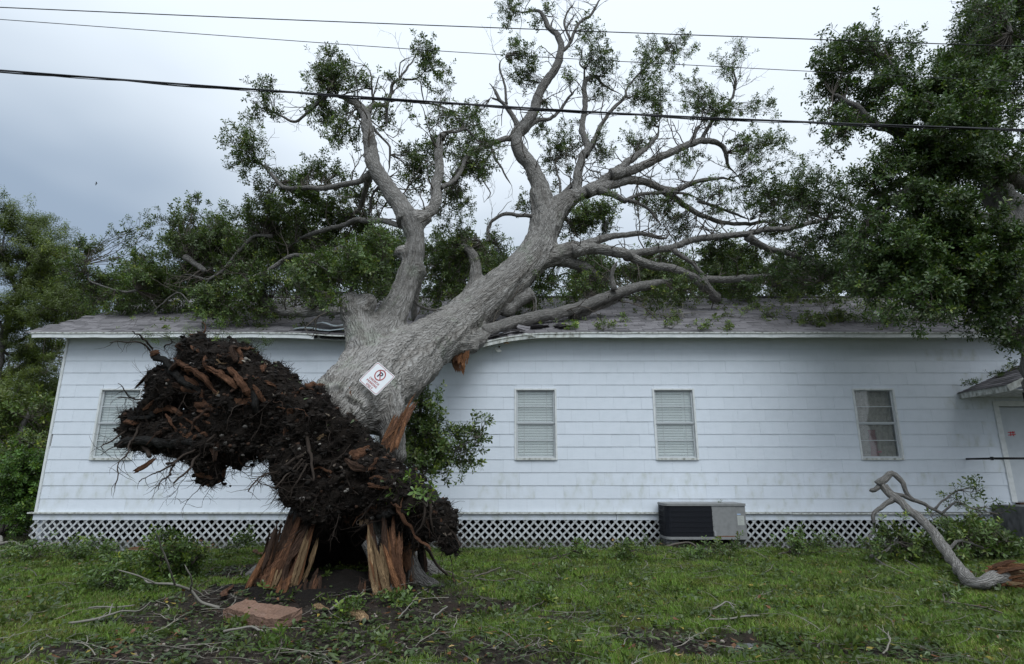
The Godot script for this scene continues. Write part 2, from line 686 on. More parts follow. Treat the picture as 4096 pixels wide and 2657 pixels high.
	M.sign_white = plain(Color(0.74, 0.75, 0.76), 0.35)
	M.sign_red = plain(Color(0.36, 0.05, 0.045), 0.4)
	M.sign_dark = plain(Color(0.025, 0.03, 0.055), 0.4)
	M.wire = plain(Color(0.01, 0.01, 0.012), 0.6)
	M.green_plastic = plain(Color(0.02, 0.28, 0.07), 0.4)
	M.far_wall = plain(Color(0.5, 0.55, 0.58), 0.7)
	M.bolt = plain(Color(0.3, 0.3, 0.3), 0.4)

# ------------------------------------------------------------------ leaves on twigs
func add_leaf(sh: Shape, at: Vector3, dir: Vector3, up: Vector3, length: float, width: float, col: Color, droop := 0.15) -> void:
	var x := dir.cross(up).normalized()
	var y := dir.normalized()
	var z := x.cross(y)
	var b := sh.point(at, Vector2(0.5, 0), col)
	var rib := sh.point(at + y * length * 0.62 - z * width * 0.12, Vector2(0.5, 0.6), col)
	var tip := sh.point(at + y * length - z * length * droop, Vector2(0.5, 1), col)
	for s in [-1.0, 1.0]:
		var m := sh.point(at + y * length * 0.4 + x * s * width * 0.26, Vector2(0.5, 0.4), col)
		var w := sh.point(at + y * length * 0.76 + x * s * width * 0.5 - z * length * droop * 0.3, Vector2(0.5, 0.8), col)
		for t in [[b, m, rib], [m, w, rib], [w, tip, rib]]:
			if s < 0.0:
				sh.tri(t[0], t[1], t[2])
			else:
				sh.tri(t[0], t[2], t[1])

func make_sprigs() -> void:
	for k in 5:
		var sh := Shape.new()
		var n := 9
		var stem := PackedVector3Array([Vector3(0, -0.04, 0), Vector3(0.01, 0.06, 0.005), Vector3(rng.randf_range(-0.03, 0.03), 0.16, rng.randf_range(-0.03, 0.03))])
		tube(sh, stem, PackedFloat32Array([0.0035, 0.003, 0.0015]), 3, 0.0, Color(0.06, 0.05, 0.035), false)
		for j in n:
			var f := float(j) / (n - 1)
			var a := j * 2.4 + rng.randf_range(-0.4, 0.4)
			var tilt := lerpf(0.25, 1.0, f) + rng.randf_range(-0.15, 0.25)
			var dir := Vector3(cos(a), tilt, sin(a)).normalized()
			var g := rng.randf_range(0.75, 1.25)
			var col := Color(0.084, 0.130, 0.036) * g
			if rng.randf() < 0.12:
				col = Color(0.14, 0.165, 0.04)
			add_leaf(sh, Vector3(0, lerpf(0.0, 0.16, pow(f, 0.7)), 0), dir, Vector3.UP + Vector3(rng.randf_range(-0.5, 0.5), 0, rng.randf_range(-0.5, 0.5)), rng.randf_range(0.08, 0.125), rng.randf_range(0.032, 0.047), col, rng.randf_range(0.0, 0.3))
		leaf_sprigs.append(sh.mesh())
	for k in 3:
		var sh := Shape.new()
		for j in 26:
			var f := j / 25.0
			var a := j * 2.4
			var dir := Vector3(cos(a), rng.randf_range(-0.5, 0.6), sin(a)).normalized()
			var g := rng.randf_range(0.7, 1.3)
			add_leaf(sh, Vector3(0.05 * sin(f * 4), f * 0.5, 0.04 * cos(f * 3)), dir, Vector3.UP, rng.randf_range(0.10, 0.17), 0.022, Color(0.075, 0.098, 0.026) * g, 0.4)
		feather_sprigs.append(sh.mesh())

func scatter(parent: Node3D, called: String, meshes: Array, mat: Material, places: Array, tints: Array) -> void:
	# one object for each shape of sprig
	for k in meshes.size():
		var mm := MultiMesh.new()
		mm.transform_format = MultiMesh.TRANSFORM_3D
		mm.use_colors = true
		mm.mesh = meshes[k]
		var ids := range(k, places.size(), meshes.size())
		if ids.is_empty():
			continue
		mm.instance_count = ids.size()
		for j in ids.size():
			mm.set_instance_transform(j, places[ids[j]])
			mm.set_instance_color(j, tints[ids[j]])
		var o := MultiMeshInstance3D.new()
		o.name = called if parent != self else numbered(called)
		o.multimesh = mm
		o.material_override = mat
		parent.add_child(o, true)
		stuff(o)

func any_dir() -> Vector3:
	return Vector3(rng.randfn(), rng.randfn(), rng.randfn()).normalized()

func leafage(parent: Node3D, blobs: Array, limbs: Array, sprigs: Array, mat: Material, twig_mat: Material, size := 1.0, on_roof := false, tone := Color.WHITE, more := 1.0, reach := 2.6, floor_y := -9.0) -> void:
	# every clump of leaves hangs on twigs that grow from the nearest limb
	var knots := PackedVector3Array()
	for l in limbs:
		var u := unflat(l)
		knots.append_array(spline(u[0], u[1], 0.35)[0])
	var twigs := Shape.new()
	var places := []
	var tints := []
	for b in blobs:
		var mid := Vector3(b[0], b[1], b[2])
		var rad := Vector3(b[3], b[4], b[5]) * 1.15
		var near := mid - Vector3(0, rad.y * 0.6, 0)
		var least := reach
		for p in knots:
			var d := p.distance_to(mid)
			if d < least:
				least = d
				near = p
		var n := int(b[6] * more)
		var kinds := clampi(n / 9, 2, 12)
		var paths := []
		for k in kinds:
			var goal := mid + any_dir() * rad * pow(rng.randf(), 0.5) * 0.8
			var knee := near.lerp(goal, 0.5) + any_dir() * 0.16 * near.distance_to(goal)
			var path := spline(PackedVector3Array([near, knee, goal]), PackedFloat32Array([0.012 * size, 0.008 * size, 0.004 * size]), 0.14, 0.05)
			tube(twigs, path[0], path[1], 4, 0.0, Color.WHITE, false)
			# side shoots spread out from the outer half of each twig
			var m: int = path[0].size()
			for j in 5:
				var s: Vector3 = path[0][clampi(int(m * (0.45 + 0.13 * j)), 0, m - 1)]
				var way := ((goal - near).normalized() * 0.6 + any_dir() + Vector3(0, 0.2, 0)).normalized()
				var l := rng.randf_range(0.22, 0.5) * minf(1.0, (rad.x + rad.y) * 1.2) * maxf(size, 0.6)
				var e := s + way * l + any_dir() * 0.08 * l
				var shoot := spline(PackedVector3Array([s, s.lerp(e, 0.5) + any_dir() * l * 0.15, e]), PackedFloat32Array([0.005 * size, 0.004 * size, 0.002 * size]), 0.16, 0.02)
				tube(twigs, shoot[0], shoot[1], 3, 0.0, Color.WHITE, false)
				paths.append(shoot[0])
		var shade := rng.randf_range(0.8, 1.2)
		for k in n:
			var path: PackedVector3Array = paths[rng.randi() % paths.size()]
			var t := (1.0 - 0.85 * pow(rng.randf(), 1.6)) * (path.size() - 1)
			var j := mini(int(t), path.size() - 2)
			var p := path[j].lerp(path[j + 1], t - j) + any_dir() * rng.randf() * 0.07 * size
			if on_roof and p.z < EAVE_Z + 0.05 and absf(p.x) < 14.0:
				p.y = maxf(p.y, roof_y(p.x, p.z) + 0.04)
			p.y = maxf(p.y, floor_y)
			var y := ((path[j + 1] - path[j]).normalized() * 0.8 + any_dir() * 0.75 + Vector3(0, 0.3, 0)).normalized()
			var x := y.cross(any_dir()).normalized()
			places.append(Transform3D(Basis(x, y, x.cross(y)).scaled(Vector3.ONE * size * rng.randf_range(0.6, 1.05)), p))
			var g := shade * rng.randf_range(0.7, 1.3)
			var c := Color(g, g, g) * tone
			if rng.randf() < 0.08:
				c = c * Color(1.7, 1.5, 0.9)
			tints.append(c)
	if twigs.v.size():
		stuff(obj("twigs", twigs.mesh(), twig_mat, parent))
	scatter(parent, "foliage", sprigs, mat, places, tints)

# ------------------------------------------------------------------ ground
func mud_at(x: float, z: float) -> float:
	var m := 0.0
	for a in MUD:
		var u: float = (x - a[0]) / a[2]
		var w: float = (z - a[1]) / a[3]
		m = maxf(m, a[4] * clampf(1.5 * (1.0 - sqrt(u * u + w * w)) + 0.45, 0.0, 1.0))
	m += 0.55 * n_low.get_noise_2d(x * 2.0, z * 2.0) + 0.34 * n_mid.get_noise_2d(x * 1.3, z * 1.3) + 0.02
	if z < -10.0:
		m = maxf(m, smoothstep(-10.7, -11.5, z + 0.5 * n_low.get_noise_2d(x * 2.0, 4.0)))
	return clampf(m, 0.0, 1.0)

func ground_y(x: float, z: float) -> float:
	var y := 0.03 * n_low.get_noise_2d(x, z) + 0.012 * n_mid.get_noise_2d(x, z)
	y -= 0.14 * smoothstep(-10.5, -11.5, z + 0.7 * n_low.get_noise_2d(x * 1.3, 2.0)) * smoothstep(-19.0, -17.0, z)
	for a in PUDDLES:
		var u: float = (x - a[0]) / a[2]
		var w: float = (z - a[1]) / a[3]
		y -= 0.06 * smoothstep(1.5, 0.5, sqrt(u * u + w * w) + 0.35 * n_mid.get_noise_2d(x, z))
	var d := Vector2((x + 2.1) / 1.6, (z + 7.3) / 1.1).length()
	y += 0.07 * smoothstep(1.5, 0.7, d) + 0.05 * smoothstep(1.7, 0.6, d) * n_fine.get_noise_2d(x * 0.4, z * 0.4)
	return y

func spread(stops: Array) -> PackedFloat32Array:
	# [from, step, to, step, to ...]
	var o := PackedFloat32Array([stops[0]])
	for k in range(1, stops.size(), 2):
		var n := int(round(absf(stops[k + 1] - o[o.size() - 1]) / stops[k]))
		var a := o[o.size() - 1]
		for j in n:
			o.append(lerpf(a, stops[k + 1], float(j + 1) / n))
	return o

func build_ground() -> void:
	var xs := spread([-260, 40, -60, 6, -16, 0.5, -12, 0.075, 12, 0.5, 16, 6, 60, 40, 260])
	var zs := spread([60, 10, 0, 0.5, -3.5, 0.05, -8.0, 0.08, -12.8, 0.6, -20, 5, -60, 30, -300])
	var sh := Shape.new()
	for z in zs:
		for x in xs:
			var m := mud_at(x, z)
			var wild := 0.5 + 0.5 * n_low.get_noise_2d(x * 3.0 + 40.0, z * 3.0)
			var turf := Color(0.036, 0.040, 0.017).lerp(Color(0.060, 0.060, 0.026), wild)
			var mud := Color(0.015, 0.0115, 0.009).lerp(Color(0.034, 0.026, 0.020), wild)
			sh.point(Vector3(x, ground_y(x, z), z), Vector2(x, z), turf.lerp(mud, smoothstep(0.3, 0.7, m)))
	var w := xs.size()
	for j in zs.size() - 1:
		for i in w - 1:
			var a := j * w + i
			sh.quad(a, a + w, a + w + 1, a + 1)
	structure(obj("ground", sh.mesh(), M.ground, self))
	# standing rain water along the foot of the wall and in the hollows of the lawn
	var flood := Shape.new()
	flood.flat_quad(Vector3(-16, WATER_Y, -9.8), Vector3(-16, WATER_Y, -13.4), Vector3(14, WATER_Y, -13.4), Vector3(14, WATER_Y, -9.8))
	structure(obj("flood_water", flood.mesh(), M.water, self))
	for a in PUDDLES:
		var p := Shape.new()
		var y: float = -0.028
		var m := p.point(Vector3(a[0], y, a[1]))
		for k in 24:
			p.point(Vector3(a[0] + cos(TAU * k / 24) * a[2] * 1.3, y, a[1] + sin(TAU * k / 24) * a[3] * 1.3))
		for k in 24:
			p.tri(m, 1 + k, 1 + (k + 1) % 24)
		structure(obj("puddle_water", p.mesh(), M.water, self))

# ------------------------------------------------------------------ the hall
func roof_y(x: float, z: float) -> float:
	var back := EAVE_Z - z
	var y := EAVE_Y + PITCH * back
	if z < RIDGE_Z:
		y = EAVE_Y + PITCH * (2.0 * (EAVE_Z - RIDGE_Z) - back)
	# the trunk has pressed the eave down
	var s := 0.36 * exp(-pow((x + 1.5) / 1.25, 2.0)) * smoothstep(2.6, 0.0, back)
	s += 0.06 * exp(-pow((x + 3.8) / 0.7, 2.0)) * smoothstep(1.5, 0.0, back)
	return y - s - 0.012 * n_mid.get_noise_2d(x * 0.5, z * 0.5)

func cut_holes(r: Rect2, holes: Array) -> Array:
	var left := [r]
	for h in holes:
		var next := []
		for a: Rect2 in left:
			if not a.intersects(h):
				next.append(a)
				continue
			var i := a.intersection(h)
			next.append(Rect2(a.position.x, a.position.y, i.position.x - a.position.x, a.size.y))
			next.append(Rect2(i.end.x, a.position.y, a.end.x - i.end.x, a.size.y))
			next.append(Rect2(i.position.x, a.position.y, i.size.x, i.position.y - a.position.y))
			next.append(Rect2(i.position.x, i.end.y, i.size.x, a.end.y - i.end.y))
		left = next.filter(func(q): return q.size.x > 0.015 and q.size.y > 0.015)
	return left

func block(called: String, parent: Node3D, mat: Material, lo: Vector3, hi: Vector3) -> MeshInstance3D:
	return obj(called, M.cube, mat, parent, Transform3D(Basis.from_scale(hi - lo), (lo + hi) * 0.5))

func build_hall() -> void:
	M.cube = BoxMesh.new()
	var hall := thing("church_hall", "long white sided church hall with its eave crushed by the fallen oak", "building")
	var x0 := -10.05
	var x1 := 13.0
	var wins := [-8.68, -5.6, -2.53, 0.52, 3.58, 8.02]
	var holes := []
	for x in wins:
		holes.append(Rect2(x - 0.43, 1.61, 0.86, 1.49))
	holes.append(Rect2(10.72, 0.70, 0.98, 2.04))
	# sheathing behind the siding
	var core := Shape.new()
	for r: Rect2 in cut_holes(Rect2(x0, 0.40, x1 - x0, 4.02), holes):
		core.box(Transform3D(Basis(), Vector3(r.get_center().x, r.get_center().y, WALL_Z - 0.075)), Vector3(r.size.x, r.size.y, 0.11))
	obj("sheathing", core.mesh(false), M.gap, hall)
	# siding panels, lapped: the foot of each stands proud of the one below
	var rows := 15
	var panels := []
	for k in rows:
		var y := 0.508 + 0.271 * k
		var top := minf(y + 0.271, 4.42)
		if top - y < 0.05:
			continue
		var shift: float = [0.0, 0.40, 0.19, 0.52, 0.30][k % 5] + 0.04 * sin(k * 2.0)
		var x := x0 - shift
		while x < x1:
			var r := Rect2(maxf(x, x0), y, minf(x + 0.61, x1) - maxf(x, x0), top - y)
			if r.size.x > 0.03:
				for q: Rect2 in cut_holes(r, holes):
					var hidden: float = 20.0 if (q.position.x > -7.7 and q.position.x < -0.9) or q.size.x < 0.3 else 0.0
					panels.append([hidden + q.position.y + (4.0 if q.position.x > 11.0 else 0.0), q])
			x += 0.61
	panels.sort_custom(func(a, b): return a[0] < b[0])
	var rest := Shape.new()
	for k in panels.size():
		var q: Rect2 = panels[k][1]
		var t := Transform3D(Basis(Vector3.RIGHT, -0.034 + rng.randf_range(-0.004, 0.004)), Vector3(q.get_center().x, q.get_center().y, WALL_Z - 0.004 + rng.randf_range(-0.0015, 0.0015)))
		var s := Vector3(q.size.x - 0.002, q.size.y + 0.006, 0.009)
		var mat: Material = M["siding%d" % (rng.randi() % 4)]
		if q.position.y < 1.2 and rng.randf() < 0.75 or q.position.x > 9.3 and rng.randf() < 0.4:
			mat = M.mildew
		if k < 300:
			obj("siding_panel", M.cube, mat, hall, t.scaled_local(s))
		else:
			rest.box(t, s)
	stuff(obj("siding_panels", rest.mesh(false), M.siding1, hall))
	block("corner_board", hall, M.trim, Vector3(x0 - 0.05, 0.45, WALL_Z - 0.1), Vector3(x0 - 0.002, 4.42, WALL_Z + 0.03))
	# foot of the wall: ledge, skirt board, lattice
	block("ledge", hall, M.old_trim, Vector3(x0 - 0.16, 0.475, WALL_Z - 0.02), Vector3(-1.2, 0.503, WALL_Z + 0.075))
	block("ledge", hall, M.old_trim, Vector3(-1.19, 0.470, WALL_Z - 0.02), Vector3(5.9, 0.499, WALL_Z + 0.075))
	block("ledge", hall, M.old_trim, Vector3(5.91, 0.462, WALL_Z - 0.02), Vector3(10.1, 0.490, WALL_Z + 0.075))
	block("skirt_board", hall, M.mildew, Vector3(x0 - 0.06, 0.345, WALL_Z - 0.02), Vector3(2.2, 0.466, WALL_Z + 0.022))
	block("skirt_board", hall, M.mildew, Vector3(2.21, 0.342, WALL_Z - 0.02), Vector3(10.2, 0.458, WALL_Z + 0.021))
	var step := 0.172
	for side in [-1.0, 1.0]:
		var x := x0 - 0.4
		while x < 10.3:
			var lo := Vector2(x, -0.12)
			var tall := 0.50
			var a := Vector2(x, -0.12)
			var b := Vector2(x + tall, -0.12 + tall)
			if side < 0.0:
				a = Vector2(x + tall, -0.12)
				b = Vector2(x, -0.12 + tall)
			# trim to the ends of the wall
			var ends := [a, b]
			var keep := true
			for e in 2:
				var p: Vector2 = ends[e]
				var o: Vector2 = ends[1 - e]
				if p.x < x0 - 0.08:
					var f: float = (x0 - 0.08 - o.x) / (p.x - o.x)
					if f <= 0.02:
						keep = false
					ends[e] = o.lerp(p, f)
				elif p.x > 10.25:
					var f: float = (10.25 - o.x) / (p.x - o.x)
					if f <= 0.02:
						keep = false
					ends[e] = o.lerp(p, f)
			if keep:
				var d: Vector2 = ends[1] - ends[0]
				var mid: Vector2 = (ends[0] + ends[1]) * 0.5
				var z := WALL_Z + (0.012 if side > 0.0 else 0.004)
				obj("lattice_slat", M.cube, M.lattice, hall, Transform3D(Basis(Vector3.BACK, d.angle() + rng.randf_range(-0.012, 0.012)).scaled_local(Vector3(d.length(), 0.038, 0.007)), Vector3(mid.x, mid.y, z)))
			x += step
	# other walls, closed so that no light leaks in
	var shell := Shape.new()
	shell.box(Transform3D(Basis(), Vector3((x0 + x1) / 2, 2.4, -21.4)), Vector3(x1 - x0, 4.0, 0.15))
	shell.box(Transform3D(Basis(), Vector3((x0 + x1) / 2, 0.43, -17.0)), Vector3(x1 - x0, 0.06, 8.6))
	for x in [x0 + 0.06, x1 - 0.06]:
		shell.box(Transform3D(Basis(), Vector3(x, 2.42, -17.0)), Vector3(0.12, 3.98, 8.7))
		shell.box(Transform3D(Basis(), Vector3(x, 0.12, -17.0)), Vector3(0.1, 0.5, 8.7))
		var n := shell.v.size()
		for z in [-12.66, -17.0, -21.4]:
			shell.point(Vector3(x, 4.42 if z != -17.0 else 6.4, z), Vector2.ZERO)
		shell.tri(n, n + 1, n + 2)
	obj("end_walls", shell.mesh(false), M.siding1, hall)
	build_roof(hall)
	for k in wins.size():
		build_window(hall, wins[k], k == 5)
	build_porch(hall)

func build_roof(hall: Node3D) -> void:
	var roof := Node3D.new()
	roof.name = "roof"
	hall.add_child(roof)
	var xl := -10.62
	var xr := 13.6
	var deck := Shape.new()
	var nx := 110
	var nz := 26
	for j in nz + 1:
		var z := lerpf(EAVE_Z, 2.0 * RIDGE_Z - EAVE_Z, float(j) / nz)
		for i in nx + 1:
			var x := lerpf(xl, xr, float(i) / nx)
			deck.point(Vector3(x, roof_y(x, z) - 0.006, z))
	for j in nz:
		for i in nx:
			var a := j * (nx + 1) + i
			deck.quad(a, a + nx + 1, a + nx + 2, a + 1)
	obj("roof_deck", deck.mesh(), M.felt, roof)
	# under side of the overhang
	var soffit := Shape.new()
	for i in nx + 1:
		var x := lerpf(xl + 0.02, xr, float(i) / nx)
		soffit.point(Vector3(x, roof_y(x, EAVE_Z) - 0.10, EAVE_Z - 0.03))
		soffit.point(Vector3(x, roof_y(x, WALL_Z) - 0.09, WALL_Z - 0.05))
	for i in nx:
		soffit.quad(i * 2, i * 2 + 2, i * 2 + 3, i * 2 + 1)
	obj("soffit", soffit.mesh(), M.old_trim, roof)
	# shingles in courses, each lapping the one below
	var rest := []
	for k in 4:
		rest.append(Shape.new())
	var laid := 0
	var rise := atan(PITCH)
	var row := 0
	var run := -0.02
	while run < 5.15:
		var z := EAVE_Z - run * cos(rise)
		var x := xl - 0.3 * rng.randf()
		while x < xr:
			var w := 0.305
			var mid := x + w * 0.5
			var zc := z - 0.075
			var y := roof_y(mid, zc)
			var fall := (roof_y(mid, zc - 0.05) - roof_y(mid, zc + 0.05)) / 0.1
			var lean := (roof_y(mid + 0.12, zc) - roof_y(mid - 0.12, zc)) / 0.24
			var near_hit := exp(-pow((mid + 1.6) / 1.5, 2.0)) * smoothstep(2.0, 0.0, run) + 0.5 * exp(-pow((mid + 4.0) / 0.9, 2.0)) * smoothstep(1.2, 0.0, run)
			if near_hit > 0.3 and rng.randf() < near_hit * 0.35:
				x += w
				continue
			var b := Basis(Vector3.BACK, atan(lean)) * Basis(Vector3.RIGHT, atan(fall) + 0.035 - (0.10 + 0.5 * near_hit) * pow(rng.randf(), 6.0)) * Basis(Vector3.UP, rng.randf_range(-0.012, 0.012) * (1.0 + 14.0 * near_hit))
			var t := Transform3D(b, Vector3(mid, y + 0.011 + rng.randf() * 0.006, zc))
			var s := Vector3(w - 0.010, 0.012, 0.168)
			var kind := rng.randi() % 3
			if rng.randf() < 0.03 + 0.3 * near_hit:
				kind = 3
			if laid < 300 and mid > xl + 0.1 and mid < 11.0:
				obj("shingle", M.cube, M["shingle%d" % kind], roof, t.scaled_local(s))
				laid += 1
			else:
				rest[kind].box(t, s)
			x += w
		run += 0.142
		row += 1
	for k in 4:
		stuff(obj("shingles", rest[k].mesh(false), M["shingle%d" % k], roof))
	var cap := Shape.new()
	cap.box(Transform3D(Basis(), Vector3((xl + xr) / 2, roof_y(4, RIDGE_Z) + 0.02, RIDGE_Z)), Vector3(xr - xl, 0.05, 0.22))
	obj("ridge_cap", cap.mesh(false), M.shingle1, roof)
	# fascia boards and drip edge, in the lengths that are left of them
	for a in [["fascia", -10.60, -4.38, 0.105, 0.0, 0.0, "trim"], ["drip_edge", -10.63, -3.70, 0.028, 0.018, 0.012, "old_trim"], ["fascia", -0.78, 1.50, 0.10, 0.0, 0.0, "old_trim"], ["drip_edge", -0.70, 1.9, 0.028, 0.018, 0.012, "old_trim"], ["fascia", 1.51, 13.6, 0.105, 0.0, 0.0, "trim"], ["drip_edge", 1.91, 13.6, 0.028, 0.018, 0.012, "old_trim"]]:
		var sh := Shape.new()
		var n := maxi(2, int((a[2] - a[1]) / 0.2))
		for k in n + 1:
			var x := lerpf(a[1], a[2], float(k) / n)
			var y: float = roof_y(x, EAVE_Z) + a[5] - 0.012
			var z: float = EAVE_Z + 0.022 + a[4]
			for q in [Vector3(x, y, z), Vector3(x, y - a[3], z), Vector3(x, y - a[3], z - 0.03), Vector3(x, y, z - 0.03)]:
				sh.point(q)
		for k in n:
			for j in 4:
				var p := k * 4 + j
				var o := k * 4 + (j + 1) % 4
				sh.quad(p, p + 4, o + 4, o)
		sh.quad(0, 1, 2, 3)
		sh.quad(n * 4 + 3, n * 4 + 2, n * 4 + 1, n * 4)
		obj(a[0], sh.mesh(false), M[a[6]], roof)
	var rake := Shape.new()
	var low := Vector3(xl - 0.012, EAVE_Y - 0.06, EAVE_Z)
	var high := Vector3(xl - 0.012, roof_y(xl, RIDGE_Z) - 0.06, RIDGE_Z)
	var d := high - low
	rake.box(Transform3D(Basis(Vector3.RIGHT, atan2(d.y, -d.z)), (low + high) * 0.5), Vector3(0.022, 0.12, d.length()))
	obj("rake_board", rake.mesh(false), M.trim, roof)
	# rafter tails and bent flashing where the eave is torn open
	for x in [-4.3, -3.7, -3.1, -2.5]:
		var t := Transform3D(Basis(Vector3.RIGHT, rise) * Basis(Vector3.UP, rng.randf_range(-0.1, 0.1)), Vector3(x, roof_y(x, WALL_Z) - 0.10 - 0.04 * rng.randf(), -12.5))
		obj("rafter_tail", M.cube, M.old_trim, roof, t.scaled_local(Vector3(0.045, 0.10, 0.42)))
	for k in 14:
		var x := rng.randf_range(-3.5, -2.6) if k % 3 == 0 else rng.randf_range(-0.95, 1.3)
		var p := Vector3(x, roof_y(x, EAVE_Z) - rng.randf_range(0.02, 0.16), EAVE_Z - rng.randf_range(-0.02, 0.15))
		var q := p + Vector3(rng.randf_range(-0.5, 0.5), rng.randf_range(-0.16, 0.06), rng.randf_range(0.0, 0.10))
		obj("broken_board", splinter_mesh(p.distance_to(q), rng.randf_range(0.03, 0.09), 0.014, 3100 + k), M[["old_trim", "tan_wood", "brown_wood", "old_trim"][k % 4]], roof, along(p, q))
	for k in 16:
		var x := rng.randf_range(-0.9, 1.2)
		var z := EAVE_Z - rng.randf_range(0.0, 0.6)
		obj("torn_shingle", M.cube, M["shingle%d" % (rng.randi() % 4)], roof, Transform3D((Basis(Vector3.RIGHT, rng.randf_range(-0.3, 0.7)) * Basis(Vector3.UP, rng.randf_range(-0.6, 0.6)) * Basis(Vector3.BACK, rng.randf_range(-0.3, 0.3))).scaled_local(Vector3(0.29, 0.008, 0.17)), Vector3(x, roof_y(x, z) + rng.randf_range(0.03, 0.09), z)))
	for a in [[-4.9, -3.3, 0.02, -12.45, 0.05], [-4.5, -3.6, 0.09, -12.75, -0.03], [-3.9, -3.2, 0.05, -12.95, 0.12]]:
		var sh := Shape.new()
		for k in 9:
			var x := lerpf(a[0], a[1], k / 8.0)
			var y: float = roof_y(x, a[3]) + a[2] + 0.03 * sin(k * 1.3) + a[4] * k / 8.0
			for q in [Vector3(x, y, a[3] + 0.09), Vector3(x, y + 0.05, a[3]), Vector3(x, y + 0.05 + 0.02 * sin(k * 2.0), a[3] - 0.08)]:
				sh.point(q)
		for k in 8:
			for j in 2:
				sh.quad(k * 3 + j, k * 3 + j + 1, k * 3 + j + 4, k * 3 + j + 3)
		obj("flashing", sh.mesh(), M.flashing, roof)

func build_window(hall: Node3D, x: float, curtained: bool) -> void:
	var w := Node3D.new()
	w.name = "window"
	w.position = Vector3(x, 1.61, WALL_Z)
	hall.add_child(w, true)
	if curtained:
		w.set_meta("label", "window with a drawn brown curtain")
	var hw := 0.43
	var h := 1.49
	# casing, a little proud of the siding
	for a in [[-hw - 0.035, -hw + 0.004, -0.03, h + 0.03], [hw - 0.004, hw + 0.035, -0.03, h + 0.03]]:
		block("casing", w, M.trim, Vector3(a[0], a[2], -0.07), Vector3(a[1], a[3], 0.022))
	block("casing", w, M.trim, Vector3(-hw + 0.005, h - 0.004, -0.07), Vector3(hw - 0.005, h + 0.03, 0.020))
	block("sill", w, M.old_trim, Vector3(-hw + 0.005, -0.032, -0.07), Vector3(hw - 0.005, 0.012, 0.036))
	# two sashes, each with one glazing bar
	for k in 2:
		var lo := 0.013 + k * 0.735
		var z := -0.050 + k * 0.016
		for s in [-1.0, 1.0]:
			block("stile", w, M.metal_sash, Vector3(s * (hw - 0.022) - 0.016, lo, z - 0.012), Vector3(s * (hw - 0.022) + 0.016, lo + 0.74, z + 0.012))
		block("rail", w, M.metal_sash, Vector3(-hw + 0.039, lo, z - 0.012), Vector3(hw - 0.039, lo + 0.034, z + 0.013))
		block("rail", w, M.metal_sash, Vector3(-hw + 0.039, lo + 0.716, z - 0.012), Vector3(hw - 0.039, lo + 0.74, z + 0.011))
		block("glazing_bar", w, M.metal_sash, Vector3(-hw + 0.039, lo + 0.365, z - 0.008), Vector3(hw - 0.039, lo + 0.381, z + 0.009))
		block("pane", w, M.glass, Vector3(-hw + 0.038, lo + 0.03, z - 0.003), Vector3(hw - 0.038, lo + 0.72, z - 0.001))
	if curtained:
		var cl := Shape.new()
		for j in 31:
			for i in 41:
				var u := i / 40.0
				var v := j / 30.0
				cl.point(Vector3(lerpf(-hw + 0.03, hw - 0.03, u), v * h, -0.125 + 0.012 * sin(u * 46.0 + 1.5 * sin(v * 5.0)) + 0.016 * sin(v * 60.0) * smoothstep(0.06, 0.2, absf(u - 0.5)) + 0.01 * n_mid.get_noise_2d(u * 3, v * 3)))
		for j in 30:
			for i in 40:
				var a := j * 41 + i
				cl.quad(a, a + 41, a + 42, a + 1)
		obj("curtain", cl.mesh(), M.curtain, w)
		var red := Shape.new()
		for k in 13:
			for s in [-1.0, 1.0]:
				red.point(Vector3(-0.09 + s * (0.08 + 0.012 * sin(k * 1.1)), 0.02 + k * 0.05, -0.098 + 0.006 * sin(k * 2.1)))
		for k in 12:
			red.quad(k * 2, k * 2 + 2, k * 2 + 3, k * 2 + 1)
		obj("red_strip", red.mesh(), M.dull_red, w)  # plain dark red strip standing just in front of the curtain
		block("pink_ribbon", w, M.pink_cloth, Vector3(-0.03, 0.13, -0.094), Vector3(0.06, 0.16, -0.088))
	else:
		for k in 25:
			var y := 0.045 + k * 0.0575
			obj("slat", M.cube, M.blind, w, Transform3D(Basis(Vector3.RIGHT, -1.22 + 0.05 * rng.randf()).scaled_local(Vector3(2 * hw - 0.05, 0.003, 0.050)), Vector3(0, y, -0.088)))
		for s in [-0.25, 0.25]:
			block("ladder_cord", w, M.cord, Vector3(s - 0.004, 0.02, -0.0645), Vector3(s + 0.004, h - 0.02, -0.063))
	block("dark_backing", w, M.inside, Vector3(-hw, -0.02, -0.9), Vector3(hw, h + 0.02, -0.88))  # near-black panel: the gloom of the room is put into its colour

